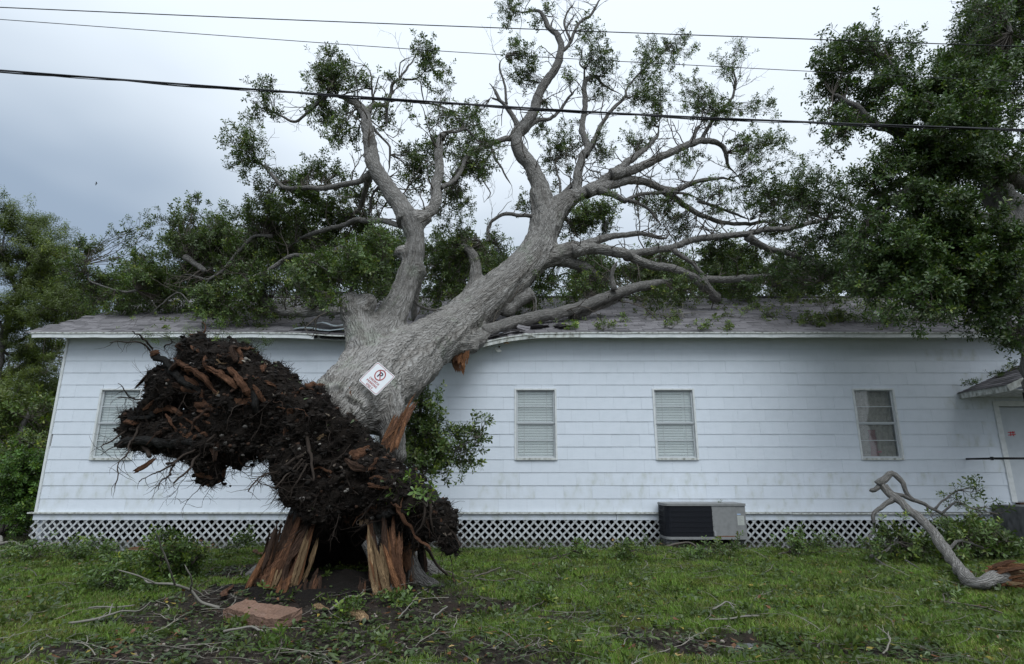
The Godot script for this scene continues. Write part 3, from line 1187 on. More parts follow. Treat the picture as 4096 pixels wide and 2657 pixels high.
func build_porch(hall: Node3D) -> void:
	var door := block("door", hall, M.door, Vector3(10.74, 0.71, WALL_Z - 0.10), Vector3(11.68, 2.72, WALL_Z - 0.06))
	block("door_frame", hall, M.trim, Vector3(10.62, 0.70, WALL_Z - 0.1), Vector3(10.735, 2.735, WALL_Z + 0.03))
	block("door_frame", hall, M.trim, Vector3(11.685, 0.70, WALL_Z - 0.1), Vector3(11.80, 2.735, WALL_Z + 0.03))
	block("door_frame", hall, M.trim, Vector3(10.62, 2.736, WALL_Z - 0.1), Vector3(11.80, 2.85, WALL_Z + 0.032))
	# red brush marks on the door
	var mark := Shape.new()
	for a in [[0.0, 0.0, 0.17, 0.018, 0.1], [0.0, 0.045, 0.16, 0.018, -0.08], [-0.025, 0.02, 0.10, 0.018, 1.5], [0.03, 0.02, 0.11, 0.018, 1.7], [0.05, 0.06, 0.05, 0.014, 0.5]]:
		mark.box(Transform3D(Basis(Vector3.BACK, a[4]), Vector3(10.97 + a[0], 2.12 + a[1], WALL_Z - 0.0575 + absf(a[4]) * 0.0006)), Vector3(a[2], a[3], 0.002))
	obj("red_paint_mark", mark.mesh(false), M.red_mark, hall)
	# small gabled canopy over the door
	var c := Node3D.new()
	c.name = "porch_canopy"
	hall.add_child(c)
	var el := 9.95
	var ey := 3.03
	var zf := -11.35
	var xm := 11.35
	var pitch := 0.42
	var rf := Shape.new()
	for s in 2:
		var a := Vector3(el, ey, zf)
		var b := Vector3(xm, ey + pitch * (xm - el), zf)
		if s == 1:
			a = Vector3(2 * xm - el, ey, zf)
		var back := Vector3(0, 0, WALL_Z - 0.01 - zf)
		rf.flat_quad(a, a + back, b + back, b)
	obj("canopy_deck", rf.mesh(false), M.felt, c)
	block("canopy_fascia", c, M.old_trim, Vector3(el - 0.03, ey - 0.13, WALL_Z + 0.02), Vector3(el - 0.002, ey + 0.01, zf))
	block("canopy_soffit", c, M.old_trim, Vector3(el, ey - 0.10, WALL_Z + 0.02), Vector3(2 * xm - el, ey - 0.085, zf - 0.02))
	var gable := Shape.new()
	gable.box(Transform3D(Basis(Vector3.BACK, atan(pitch)), Vector3((el + xm) / 2, ey + pitch * (xm - el) / 2 - 0.06, zf + 0.012)), Vector3(1.55, 0.13, 0.022))
	obj("barge_board", gable.mesh(false), M.old_trim, c)
	for k in 11:
		for j in 5:
			var u := k / 10.0
			var x := el - 0.03 + u * 1.42
			var z := lerpf(WALL_Z + 0.13, zf - 0.12, j / 4.0)
			obj("canopy_shingle", M.cube, M["shingle%d" % (rng.randi() % 4)], c, Transform3D((Basis(Vector3.BACK, atan(pitch) - 0.05) * Basis(Vector3.UP, rng.randf_range(-0.06, 0.06))).scaled_local(Vector3(0.17, 0.008, 0.27)), Vector3(x + 0.05, ey + 0.016 + pitch * (x + 0.05 - el), z)))
	# moss and litter along the top of the canopy
	leafage(c, [[10.15, 3.2, -12.3, 0.3, 0.05, 0.3, 26], [10.6, 3.38, -12.35, 0.35, 0.06, 0.25, 40], [11.0, 3.55, -12.3, 0.3, 0.06, 0.3, 40]], [], leaf_sprigs, M.dull_leaf, M.twig, 0.5, false, Color(0.8, 0.85, 0.7))
	block("porch_post", hall, M.black_paint, Vector3(10.33, 0.6, -11.48), Vector3(10.40, 2.90, -11.41))
	var rail := Shape.new()
	tube(rail, PackedVector3Array([Vector3(9.80, 1.60, -11.9), Vector3(10.5, 1.60, -11.9), Vector3(12.6, 1.60, -11.9)]), PackedFloat32Array([0.024, 0.024, 0.024]), 10)
	tube(rail, PackedVector3Array([Vector3(9.79, 1.60, -11.9), Vector3(9.83, 1.60, -11.9)]), PackedFloat32Array([0.036, 0.036]), 10)
	tube(rail, PackedVector3Array([Vector3(9.83, 1.60, -11.9), Vector3(9.83, 1.60, WALL_Z)]), PackedFloat32Array([0.02, 0.02]), 8)
	obj("handrail", rail.mesh(), M.black_paint, hall)
	block("stoop", hall, M.concrete, Vector3(10.15, -0.2, WALL_Z + 0.03), Vector3(13.0, 0.66, -11.75))
	block("threshold", hall, M.brown_wood, Vector3(10.7, 0.662, WALL_Z - 0.06), Vector3(11.75, 0.70, WALL_Z + 0.12))

# ------------------------------------------------------------------ the fallen oak
func paint_trunk(p: Vector3, b: int) -> Color:
	# bark tones, pale lichen and grazes where other boughs have scraped the bark
	var g := 1.0 + 0.22 * n_low.get_noise_3dv(p * 2.0) + 0.12 * n_mid.get_noise_3dv(p * 1.5)
	var c := Color(g, g, g)
	var li := smoothstep(0.15, 0.5, n_mid.get_noise_3dv(p * 0.55 + Vector3(9, 3, 1)))
	c = c.lerp(Color(1.0, 1.12, 1.0) * g, li * 0.7)
	var q := p - bone_a[b]
	var t := clampf(q.dot(bone_d[b]) * bone_l[b], 0.0, 1.0)
	var run := bone_run[b] + t * bone_d[b].length()
	var o := (q - bone_d[b] * t).normalized()
	var damp := smoothstep(0.05, 0.45, n_mid.get_noise_3d(o.x * 0.5, o.y * 0.5 + run * 0.10, o.z * 0.5))
	c = c.lerp(Color(0.62, 0.59, 0.56), damp * 0.55)
	if bone_chain[b] == 0 and run > 2.6:
		var scar := smoothstep(0.22, 0.34, n_fine.get_noise_3d(run * 1.1, o.x * 0.16, o.y * 0.16 + o.z * 0.1)) * smoothstep(0.0, 0.25, n_mid.get_noise_3dv(p * 0.5 + Vector3(3, 0, 0)) + 0.12)
		c = c.lerp(Color(2.1, 2.1, 2.05), scar)
	return c

func build_fallen_oak() -> void:
	var oak := thing("fallen_oak", "huge uprooted grey oak leaning from its torn root mass onto the hall roof", "tree")
	set_bones(TRUNK)
	blend = 0.16
	bump_low = 0.035
	bump_high = 0.012
	var sh := nets(0.03)
	obj("trunk", lay_bark(sh, paint_trunk), M.bark, oak)
	for a in LIMBS:
		var thick: float = a[3]
		obj("limb", limb_mesh(a, 0.07 if thick > 0.08 else 0.1, 22 if thick > 0.12 else (14 if thick > 0.06 else 8), 0.16, 0.35, 0.03, 0.22), M.bark, oak)
	for a in TRUNK_SPLINTERS:
		var length := vec(a[0]).distance_to(vec(a[1]))
		var t := along(vec(a[0]), vec(a[1]))
		for k in 3:
			var strip := Transform3D(t.basis * Basis(Vector3.BACK, rng.randf_range(-0.06, 0.06)) * Basis(Vector3.UP, rng.randf_range(-0.4, 0.4)), t.origin + t.basis.x * (k - 1) * 0.33 * a[2] + t.basis.y * rng.randf_range(-0.05, 0.05))
			obj("split_wood", splinter_mesh(length * rng.randf_range(0.8, 1.15), a[2] * rng.randf_range(0.35, 0.7), a[2] * a[4], 100 + int(length * 1000) + k * 31), M[["red_wood", "tan_wood", "brown_wood", "orange_wood"][a[3]] if k else "orange_wood"], oak, strip)
	leafage(oak, OAK_LEAVES, LIMBS, leaf_sprigs, M.leaf, M.twig, 0.92, true, Color.WHITE, 1.65)
	# bare branchlets all along the limbs
	var fine := Shape.new()
	for a in LIMBS:
		var u := unflat(a)
		var s := spline(u[0], u[1], 0.2)
		for k in s[0].size():
			if rng.randf() > 0.5 or k < 2:
				continue
			var p: Vector3 = s[0][k]
			if p.z > -10.4:
				continue
			grow(fine, p, (any_dir() + Vector3(0, 0.35, 0)).normalized(), rng.randf_range(0.35, 1.0), clampf(s[1][k] * 0.3, 0.006, 0.02), 2)
	stuff(obj("branchlets", fine.mesh(), M.twig, oak))
	# shoots of leaves straight out of the bark
	leafage(oak, [[-2.47, 2.71, -8.15, 0.05, 0.07, 0.05, 6], [-1.2, 1.15, -6.75, 0.16, 0.1, 0.1, 14], [-0.95, 1.05, -6.7, 0.12, 0.1, 0.1, 9]], [], leaf_sprigs, M.leaf, M.twig, 0.8, false, Color(1.3, 1.4, 1.1))
	build_root_mass(oak)

func grow(sh: Shape, p: Vector3, dir: Vector3, length: float, r: float, forks: int) -> void:
	# a crooked branchlet that forks
	var q := PackedVector3Array([p])
	var rr := PackedFloat32Array([r])
	var steps := 5
	for k in steps:
		dir = (dir + any_dir() * 0.35 + Vector3(0, 0.05, 0)).normalized()
		p += dir * length / steps
		q.append(p)
		rr.append(lerpf(r, r * 0.45, float(k + 1) / steps))
		if forks > 0 and k > 0 and rng.randf() < 0.5:
			grow(sh, p, (dir + any_dir() * 0.9).normalized(), length * 0.55, r * 0.6, forks - 1)
	tube(sh, q, rr, 5 if r > 0.01 else 4, 0.0, Color.WHITE, false)

func build_root_mass(oak: Node3D) -> void:
	set_bones(SOIL)
	blend = 0.10
	bump_low = 0.15
	bump_high = 0.10
	var sh := nets(0.034)
	for k in sh.v.size():
		var p := sh.v[k]
		var g := 0.8 + 0.5 * n_mid.get_noise_3dv(p * 0.9) + 0.3 * n_low.get_noise_3dv(p * 3.0)
		sh.c[k] = Color(g, g * 0.97, g * 0.93)
		sh.v[k] = p + Vector3(n_fine.get_noise_3dv(p), n_fine.get_noise_3dv(p + Vector3(5, 0, 0)), n_fine.get_noise_3dv(p + Vector3(0, 7, 0))) * 0.03
	var soil := obj("root_mass", sh.mesh(), M.soil, oak)
	# normals for what clings to the soil
	var arr: Array = soil.mesh.surface_get_arrays(0)
	var vs: PackedVector3Array = arr[Mesh.ARRAY_VERTEX]
	var ns: PackedVector3Array = arr[Mesh.ARRAY_NORMAL]
	var inside := (vs[0] - Vector3(-3.3, 2.0, -7.5)).dot(ns[0]) < 0.0
	# hair roots: short crooked threads in tufts
	var tufts := []
	for k in 4:
		var t := Shape.new()
		for j in 5:
			var a := TAU * rng.randf()
			var dir := Vector3(cos(a) * 0.8, rng.randf_range(0.3, 1.2), sin(a) * 0.8).normalized()
			var len := rng.randf_range(0.06, 0.15)
			var q := PackedVector3Array()
			var p := Vector3.ZERO
			for i in 4:
				q.append(p)
				dir = (dir + any_dir() * 0.5).normalized()
				p += dir * len / 3.0
			tube(t, q, PackedFloat32Array([0.0028, 0.0022, 0.0016, 0.0008]), 3, 0.0, Color.WHITE, false)
		tufts.append(t.mesh())
	var places := []
	var tints := []
	for k in 3600:
		var i := rng.randi() % vs.size()
		var y := (ns[i] * (-1.0 if inside else 1.0) + any_dir() * 0.5 + Vector3(0, -0.45, 0)).normalized()
		var x := y.cross(any_dir()).normalized()
		places.append(Transform3D(Basis(x, y, x.cross(y)).scaled(Vector3.ONE * rng.randf_range(0.5, 1.5)), vs[i]))
		var g := rng.randf_range(0.4, 1.9)
		tints.append(Color(g, g * 0.93, g * 0.86))
	var hair: StandardMaterial3D = M.thread.duplicate()
	hair.vertex_color_use_as_albedo = true
	scatter(soil, "hair_roots", tufts, hair, places, tints)
	# crumbs of soil, bark chips and shell grit
	var lumps := []
	for k in 3:
		lumps.append(lump_mesh(0.02, 300 + k))
	places = []
	tints = []
	for k in 5200:
		var i := rng.randi() % vs.size()
		var s := rng.randf_range(0.4, 1.6)
		places.append(Transform3D(Basis(any_dir(), rng.randf() * TAU).scaled(Vector3(s, s * rng.randf_range(0.4, 1.0), s)), vs[i]))
		var g := rng.randf_range(0.6, 2.2)
		var c := Color(0.010, 0.0075, 0.0058) * g
		if rng.randf() < 0.04:
			c = Color(0.22, 0.20, 0.18) * rng.randf_range(0.4, 1.3)
		elif rng.randf() < 0.05:
			c = Color(0.06, 0.032, 0.02)
		tints.append(c)
	var crumb := plain(Color.WHITE, 0.95)
	crumb.vertex_color_use_as_albedo = true
	M.crumb = crumb
	scatter(soil, "soil_crumbs", lumps, crumb, places, tints)
	# leaf litter of the old ground surface on the upper right flank, tufts of grass on the rim
	var lp := []
	var lt := []
	var leaf := Shape.new()
	add_leaf(leaf, Vector3.ZERO, Vector3(0, 0, 1), Vector3.UP, 0.07, 0.032, Color.WHITE)
	var lm := [leaf.mesh()]
	for k in 700:
		var i := rng.randi() % vs.size()
		var n := ns[i] * (-1.0 if inside else 1.0)
		if n.y < 0.15 or vs[i].x < -3.4:
			continue
		lp.append(Transform3D(Basis(n.cross(any_dir()).normalized(), n, Vector3.ZERO).orthonormalized().rotated(n, rng.randf() * TAU) if false else Basis(Quaternion(Vector3.UP, n)) * Basis(Vector3.UP, rng.randf() * TAU), vs[i] + n * 0.012))
		lt.append([Color(0.12, 0.09, 0.06), Color(0.07, 0.05, 0.035), Color(0.2, 0.17, 0.13), Color(0.05, 0.075, 0.02)][rng.randi() % 4])
	scatter(soil, "leaf_litter", lm, M.dull_leaf, lp, lt)
	# roots
	for a in ROOTS:
		var kind: int = a[0]
		var mat: Material = [M.root_bark, M.red_wood if rng.randf() < 0.7 else M.brown_wood, M.tan_wood, M.root_thread][kind]
		if kind == 3:
			var u := unflat(a[1])
			var s := spline(u[0], u[1], 0.06, 0.05)
			var t := Shape.new()
			tube(t, s[0], s[1], 6, 0.25)
			# rootlets
			for k in int(s[0].size() * 0.9):
				var i: int = rng.randi() % s[0].size()
				var p: Vector3 = s[0][i]
				var q := PackedVector3Array()
				var dir := (any_dir() + Vector3(0, -0.6, 0)).normalized()
				var len := rng.randf_range(0.08, 0.3)
				for j in 5:
					q.append(p)
					p += dir * len / 4.0
					dir = (dir + any_dir() * 0.45).normalized()
				tube(t, q, PackedFloat32Array([0.0035, 0.003, 0.0025, 0.002, 0.001]), 3, 0.0, Color.WHITE, false)
			obj("root", t.mesh(), mat, oak)
		else:
			obj("root", root_mesh(a[1], kind), mat, oak)
	# a tangle of roots that crawls over the under side, out from the heart of the plate
	var all := PackedInt32Array(range(bone_a.size()))
	for k in 130:
		var i := rng.randi() % vs.size()
		var p := vs[i]
		var heart := Vector2((p.x + 3.9) / 1.25, (p.y - 2.15) / 0.75).length()
		if ns[i].z * (-1.0 if inside else 1.0) < 0.0 or (heart > 1.0 and k % 3):
			continue
		var dir := (Vector3(p.x + 3.3, p.y - 2.3, 0.0).normalized() * 0.8 + any_dir() * 0.8).normalized()
		var r0 := 0.009 + 0.034 * pow(rng.randf(), 2.0)
		var q := PackedVector3Array()
		var rr := PackedFloat32Array()
		var n := rng.randi_range(6, 13)
		for j in n:
			var e := field(p, all)
			var g := Vector3(field(p + Vector3(0.03, 0, 0), all) - e, field(p + Vector3(0, 0.03, 0), all) - e, field(p + Vector3(0, 0, 0.03), all) - e).normalized()
			if j < n - 3 or k % 2:
				p -= g * (e - r0 * 0.25)
			q.append(p)
			rr.append(r0 * lerpf(1.0, 0.3, float(j) / (n - 1)))
			dir = (dir - g * dir.dot(g) * 0.9 + any_dir() * 0.38 + Vector3(0, -0.05, 0)).normalized()
			p += dir * 0.065
		var s := spline(q, rr, 0.03, 0.012)
		var t := Shape.new()
		tube(t, s[0], s[1], 9, 0.6)
		obj("root", t.mesh(), [M.red_wood, M.brown_wood, M.root_bark, M.red_wood, M.brown_wood, M.red_wood][rng.randi() % 6], oak)
	# rootlets hanging from the lower rim
	var hang := Shape.new()
	for k in 260:
		var i := rng.randi() % vs.size()
		if ns[i].y * (-1.0 if inside else 1.0) > -0.15:
			continue
		grow(hang, vs[i], (any_dir() * 0.7 + Vector3(-0.15, -0.8, 0.1)).normalized(), rng.randf_range(0.12, 0.55), rng.randf_range(0.003, 0.007), 2)
	stuff(obj("rootlets", hang.mesh(), M.root_thread, soil))
	# torn pieces of root wood wedged in the soil of the under side
	for k in 110:
		var i := rng.randi() % vs.size()
		var nrm := ns[i] * (-1.0 if inside else 1.0)
		var p := vs[i]
		var heart := Vector2((p.x + 4.0) / 0.95, (p.y - 2.2) / 0.55).length() < 1.0
		if nrm.z < 0.2 or (not heart and k % 3):
			continue
		var dir := (any_dir() + Vector3(0.5, -0.45, 0.1)).normalized()
		dir = (dir - nrm * dir.dot(nrm) * 0.8).normalized()
		var len := rng.randf_range(0.14, 0.46)
		obj("root_fragment", splinter_mesh(len, rng.randf_range(0.05, 0.13), rng.randf_range(0.03, 0.07), 2000 + k), M[["brown_wood", "red_wood", "brown_wood", "red_wood", "red_wood"][rng.randi() % 5]], oak, along(p - dir * len * 0.4, p + dir * len, nrm))
	for a in SOIL_SHARDS:
		var length := vec(a[0]).distance_to(vec(a[1]))
		obj("torn_wood", splinter_mesh(length * 1.15, a[2], a[2] * 0.5, 500 + int(length * 1000)), M[["red_wood", "tan_wood"][a[3]]], oak, along(vec(a[0]), vec(a[1])))
	leafage(oak, [[-4.6, 3.15, -7.55, 0.35, 0.05, 0.25, 16], [-4.0, 3.2, -7.45, 0.3, 0.05, 0.25, 12], [-3.2, 3.0, -7.2, 0.25, 0.05, 0.2, 8]], [], feather_sprigs, M.dull_leaf, M.thread, 0.35, false, Color(1.3, 1.6, 1.0))

func root_mesh(a: Array, kind: int) -> ArrayMesh:
	# a broken root: ridged along its fibres, frayed and pointed at both ends
	var u := unflat(a)
	var s := spline(u[0], u[1], 0.03, 0.06)
	var q: PackedVector3Array = s[0]
	var r: PackedFloat32Array = s[1]
	var n := q.size()
	for k in n:
		var f := float(k) / (n - 1)
		var ends := minf(smoothstep(-0.05, 0.22, f), smoothstep(1.1, 0.7, f)) if kind > 0 else minf(smoothstep(-0.12, 0.06, f), 1.0)
		r[k] *= lerpf(0.3, 1.0, ends) * (0.8 if kind > 0 else 1.0) * (0.85 + 0.5 * n_mid.get_noise_3dv(q[k] * 3.0))
	var sh := Shape.new()
	tube(sh, q, r, 16, 0.85 if kind > 0 else 0.4)
	return sh.mesh(kind == 0)

func lump_mesh(r: float, sd: int) -> ArrayMesh:
	var s := SphereMesh.new()
	s.radius = r
	s.height = r * 2
	s.radial_segments = 8
	s.rings = 5
	var a := s.get_mesh_arrays()
	var sh := Shape.new()
	for p in a[Mesh.ARRAY_VERTEX]:
		sh.point(p * (1.0 + 0.55 * n_mid.get_noise_3dv(p / r * 0.4 + Vector3(sd, 0, 0))))
	sh.i = a[Mesh.ARRAY_INDEX]
	return sh.mesh()

# ------------------------------------------------------------------ the stump that stayed in the ground
func build_stump() -> void:
	var at := Vector3(-2.12, 0.0, -7.62)
	var stump := thing("hollow_stump", "hollow splintered oak stump standing in dark soil under the root mass", "stump", at)
	var n := 56
	var rows := 18
	var outer := Shape.new()
	var inner := Shape.new()
	var open := 0.72
	for k in rows + 1:
		var f := float(k) / rows
		for j in n + 1:
			var u := float(j) / n
			var a := PI * 0.5 + lerpf(open, TAU - open, u)
			var dir := Vector3(cos(a), 0, sin(a))
			var flute := 0.09 * sin(a * 5.0 + 1.0) + 0.06 * sin(a * 9.0)
			var r := lerpf(1.02, 0.66, pow(f, 0.55)) + flute * pow(1.0 - f, 1.6)
			r += 0.05 * n_mid.get_noise_3dv(dir * 0.6 + Vector3(0, f, 0))
			var tear := (0.10 * n_fine.get_noise_2d(u * 40.0, 3.0) + 0.08 * n_mid.get_noise_2d(u * 9.0, 8.0)) * f
			var y := -0.12 + 1.14 * f + tear
			outer.point(dir * r + Vector3(0, y, 0), Vector2(u * 10.0, f * 2.4), grey(0.55 + 0.4 * n_mid.get_noise_3dv(dir + Vector3(0, f * 2, 0))).lerp(Color(0.6, 0.75, 0.5), 0.35 * smoothstep(0.0, 0.4, n_low.get_noise_3dv(dir * 3.0))))
			var th := (0.15 + 0.05 * n_mid.get_noise_3dv(dir * 1.1 + Vector3(4, f, 0))) * (1.0 - 0.3 * f)
			inner.point(dir * (r - th) + Vector3(0, y - 0.01, 0), Vector2(u * 8.0, f * 2.0))
	for k in rows:
		for j in n:
			var a := k * (n + 1) + j
			outer.quad(a, a + 1, a + n + 2, a + n + 1)
			inner.quad(a, a + n + 1, a + n + 2, a + 1)
	obj("bark_shell", outer.mesh(), M.dark_bark, stump)
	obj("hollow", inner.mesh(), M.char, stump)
	var rim := Shape.new()
	var cols := [0, n]
	for j in n:
		var p: int = rows * (n + 1) + j
		rim.flat_quad(outer.v[p], outer.v[p + 1], inner.v[p + 1], inner.v[p])
	for e in cols:
		for k in rows:
			var p: int = k * (n + 1) + e
			var q: int = p + n + 1
			if e == 0:
				rim.flat_quad(outer.v[p], outer.v[q], inner.v[q], inner.v[p])
			else:
				rim.flat_quad(inner.v[p], inner.v[q], outer.v[q], outer.v[p])
	obj("torn_rim", rim.mesh(false), M.red_wood, stump)
	for a in STUMP_SPLINTERS:
		var p := vec(a[0]) - at
		var q := vec(a[1]) - at
		p -= (q - p) * (0.22 if p.y < 0.3 else 0.0)
		var length := p.distance_to(q)
		var t := along(p, q)
		for k in 4:
			# the plank is torn into strips of unlike length and lean
			var f: float = (k - 1.5) / 4.0
			var strip := Transform3D(t.basis * Basis(Vector3.BACK, rng.randf_range(-0.07, 0.07)) * Basis(Vector3.UP, rng.randf_range(-0.4, 0.4)), t.origin + t.basis.x * f * a[2] * 1.25 + t.basis.z * rng.randf_range(-0.03, 0.03) + t.basis.y * rng.randf_range(-0.06, 0.02))
			var kinds: Array = [["red_wood", "orange_wood", "red_wood", "brown_wood"], ["tan_wood", "tan_wood", "orange_wood", "tan_wood"], ["brown_wood", "char", "brown_wood", "red_wood"], ["orange_wood", "red_wood", "orange_wood", "tan_wood"]][a[3]]
			obj("splinter", splinter_mesh(length * rng.randf_range(0.75, 1.2), maxf(a[2] * rng.randf_range(0.32, 0.6), 0.03), maxf(a[2] * a[4] * rng.randf_range(0.5, 1.0), 0.02), 700 + int(length * 1000) + k * 37), M[kinds[rng.randi() % 4]], stump, strip)
	for k in 60:
		var side := 1.0 if k % 2 else -1.0
		var a := PI * 0.5 + side * rng.randf_range(open - 0.06, open + 0.75)
		var r := rng.randf_range(0.70, 1.10)
		var p := Vector3(cos(a) * r, rng.randf_range(-0.08, 0.25), sin(a) * r)
		var length := rng.randf_range(0.25, 0.8)
		var q := p + Vector3(-cos(a) * 0.22 * length, length, -sin(a) * 0.25 * length) + any_dir() * 0.05
		obj("splinter", splinter_mesh(length, rng.randf_range(0.04, 0.13), rng.randf_range(0.03, 0.08), 5000 + k), M[["red_wood", "orange_wood", "char", "brown_wood", "red_wood", "char", "tan_wood"][rng.randi() % 7]], stump, along(p, q, Vector3(cos(a), 0, sin(a)))) 
	# buttress roots running into the soil
	for a in [[0.75, 0.25, 0.1, 1.5], [0.9, -0.2, -0.3, 1.3], [-0.85, -0.1, -0.2, 1.35], [0.62, 0.62, 0.55, 1.25]]:
		var d := Vector3(a[0], 0, a[1]).normalized()
		obj("root_buttress", limb_mesh([d.x * 0.7, 0.5, d.z * 0.7, 0.11, d.x * 0.95, 0.2, d.z * 0.95, 0.13, d.x * 1.2, 0.04, d.z * 1.2, 0.11, d.x * a[3], -0.05, d.z * a[3], 0.06], 0.06, 12, 0.3, 0.1), M.dark_bark, stump)
	# heap of rotten wood dust inside
	var heap := Shape.new()
	for j in 13:
		for i in 24:
			var r := j / 12.0 * 1.25
			var a := TAU * i / 24
			var p := Vector3(cos(a) * r * 1.15, 0.0, sin(a) * r * 1.1 + 0.3)
			p.y = 0.08 * (1.0 - j / 12.0) + 0.07 * n_mid.get_noise_3dv(p * 1.5) + 0.03 + ground_y(at.x + p.x, at.z + p.z) - 0.05 * j / 12.0
			heap.point(p)
	for j in 12:
		for i in 24:
			var a := j * 24 + i
			var b := j * 24 + (i + 1) % 24
			heap.quad(a, b, b + 24, a + 24)
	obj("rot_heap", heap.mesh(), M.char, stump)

# ------------------------------------------------------------------ parking sign on the trunk
func build_sign() -> void:
	var s := thing("parking_sign", "white square no parking sign hanging askew on the oak trunk", "sign", SIGN_AT)
	s.basis = Basis(Vector3(0.35, 1, 0).normalized(), -0.10) * Basis(Vector3.RIGHT, -0.22) * Basis(Vector3.BACK, deg_to_rad(-40.0))
	var hw := 0.172
	var plate := Shape.new()
	var rim := []
	for c in 4:
		var mid := Vector2([1, -1, -1, 1][c], [1, 1, -1, -1][c]) * (hw - 0.022)
		for k in 6:
			var a := PI * 0.5 * (c + k / 5.0)
			rim.append(mid + Vector2(cos(a), sin(a)) * 0.022)
	var n := rim.size()
	for z in [0.0, -0.003]:
		for p in rim:
			plate.point(Vector3(p.x, p.y, z))
	var cf := plate.point(Vector3.ZERO)
	var cb := plate.point(Vector3(0, 0, -0.003))
	for k in n:
		var j := (k + 1) % n
		plate.tri(cf, j, k)
		plate.tri(cb, n + k, n + j)
		plate.quad(k, j, n + j, n + k)
	obj("plate", plate.mesh(false), M.sign_white, s)
	var line := Shape.new()
	for k in n:
		var a: Vector2 = rim[k] * 0.945
		var b: Vector2 = rim[(k + 1) % n] * 0.945
		line.flat_quad(Vector3(a.x, a.y, 0.0012), Vector3(a.x * 0.965, a.y * 0.965, 0.0012), Vector3(b.x * 0.965, b.y * 0.965, 0.0012), Vector3(b.x, b.y, 0.0012))
	obj("border", line.mesh(false), M.sign_red, s)
	var ring := Shape.new()
	var mid := Vector2(0.0, 0.058)
	for k in 40:
		var a := TAU * k / 40
		var b := TAU * (k + 1) / 40
		var o := 0.078
		var i := 0.064
		ring.flat_quad(Vector3(mid.x + cos(a) * o, mid.y + sin(a) * o, 0.0026), Vector3(mid.x + cos(a) * i, mid.y + sin(a) * i, 0.0026), Vector3(mid.x + cos(b) * i, mid.y + sin(b) * i, 0.0026), Vector3(mid.x + cos(b) * o, mid.y + sin(b) * o, 0.0026))
	ring.box(Transform3D(Basis(Vector3.BACK, deg_to_rad(-45.0)), Vector3(mid.x, mid.y, 0.0028)), Vector3(0.132, 0.013, 0.0008))
	obj("prohibition_ring", ring.mesh(false), M.sign_red, s)
	var font := SystemFont.new()
	font.font_names = PackedStringArray(["Droid Sans"])
	font.font_weight = 700
	var rows := [["P", 0.112, 0.058, M.sign_dark, 800], ["CHURCH", 0.040, -0.049, M.sign_red, 500], ["PARKING", 0.040, -0.092, M.sign_red, 500], ["ONLY", 0.040, -0.135, M.sign_red, 500]]
	for r in rows:
		var t := TextMesh.new()
		t.text = r[0]
		t.font = font
		t.font_size = 64
		t.pixel_size = r[1] / 64.0
		t.depth = 0.0008
		obj("letters", t, r[3], s, Transform3D(Basis.from_scale(Vector3(1.12, 1, 1)), Vector3(0, r[2], 0.0016)))
	for y in [hw * 0.86, -hw * 0.9]:
		var b := SphereMesh.new()
		b.radius = 0.007
		b.height = 0.008
		b.radial_segments = 10
		b.rings = 5
		obj("nail", b, M.bolt, s, Transform3D(Basis(), Vector3(0.0, y, 0.002)))

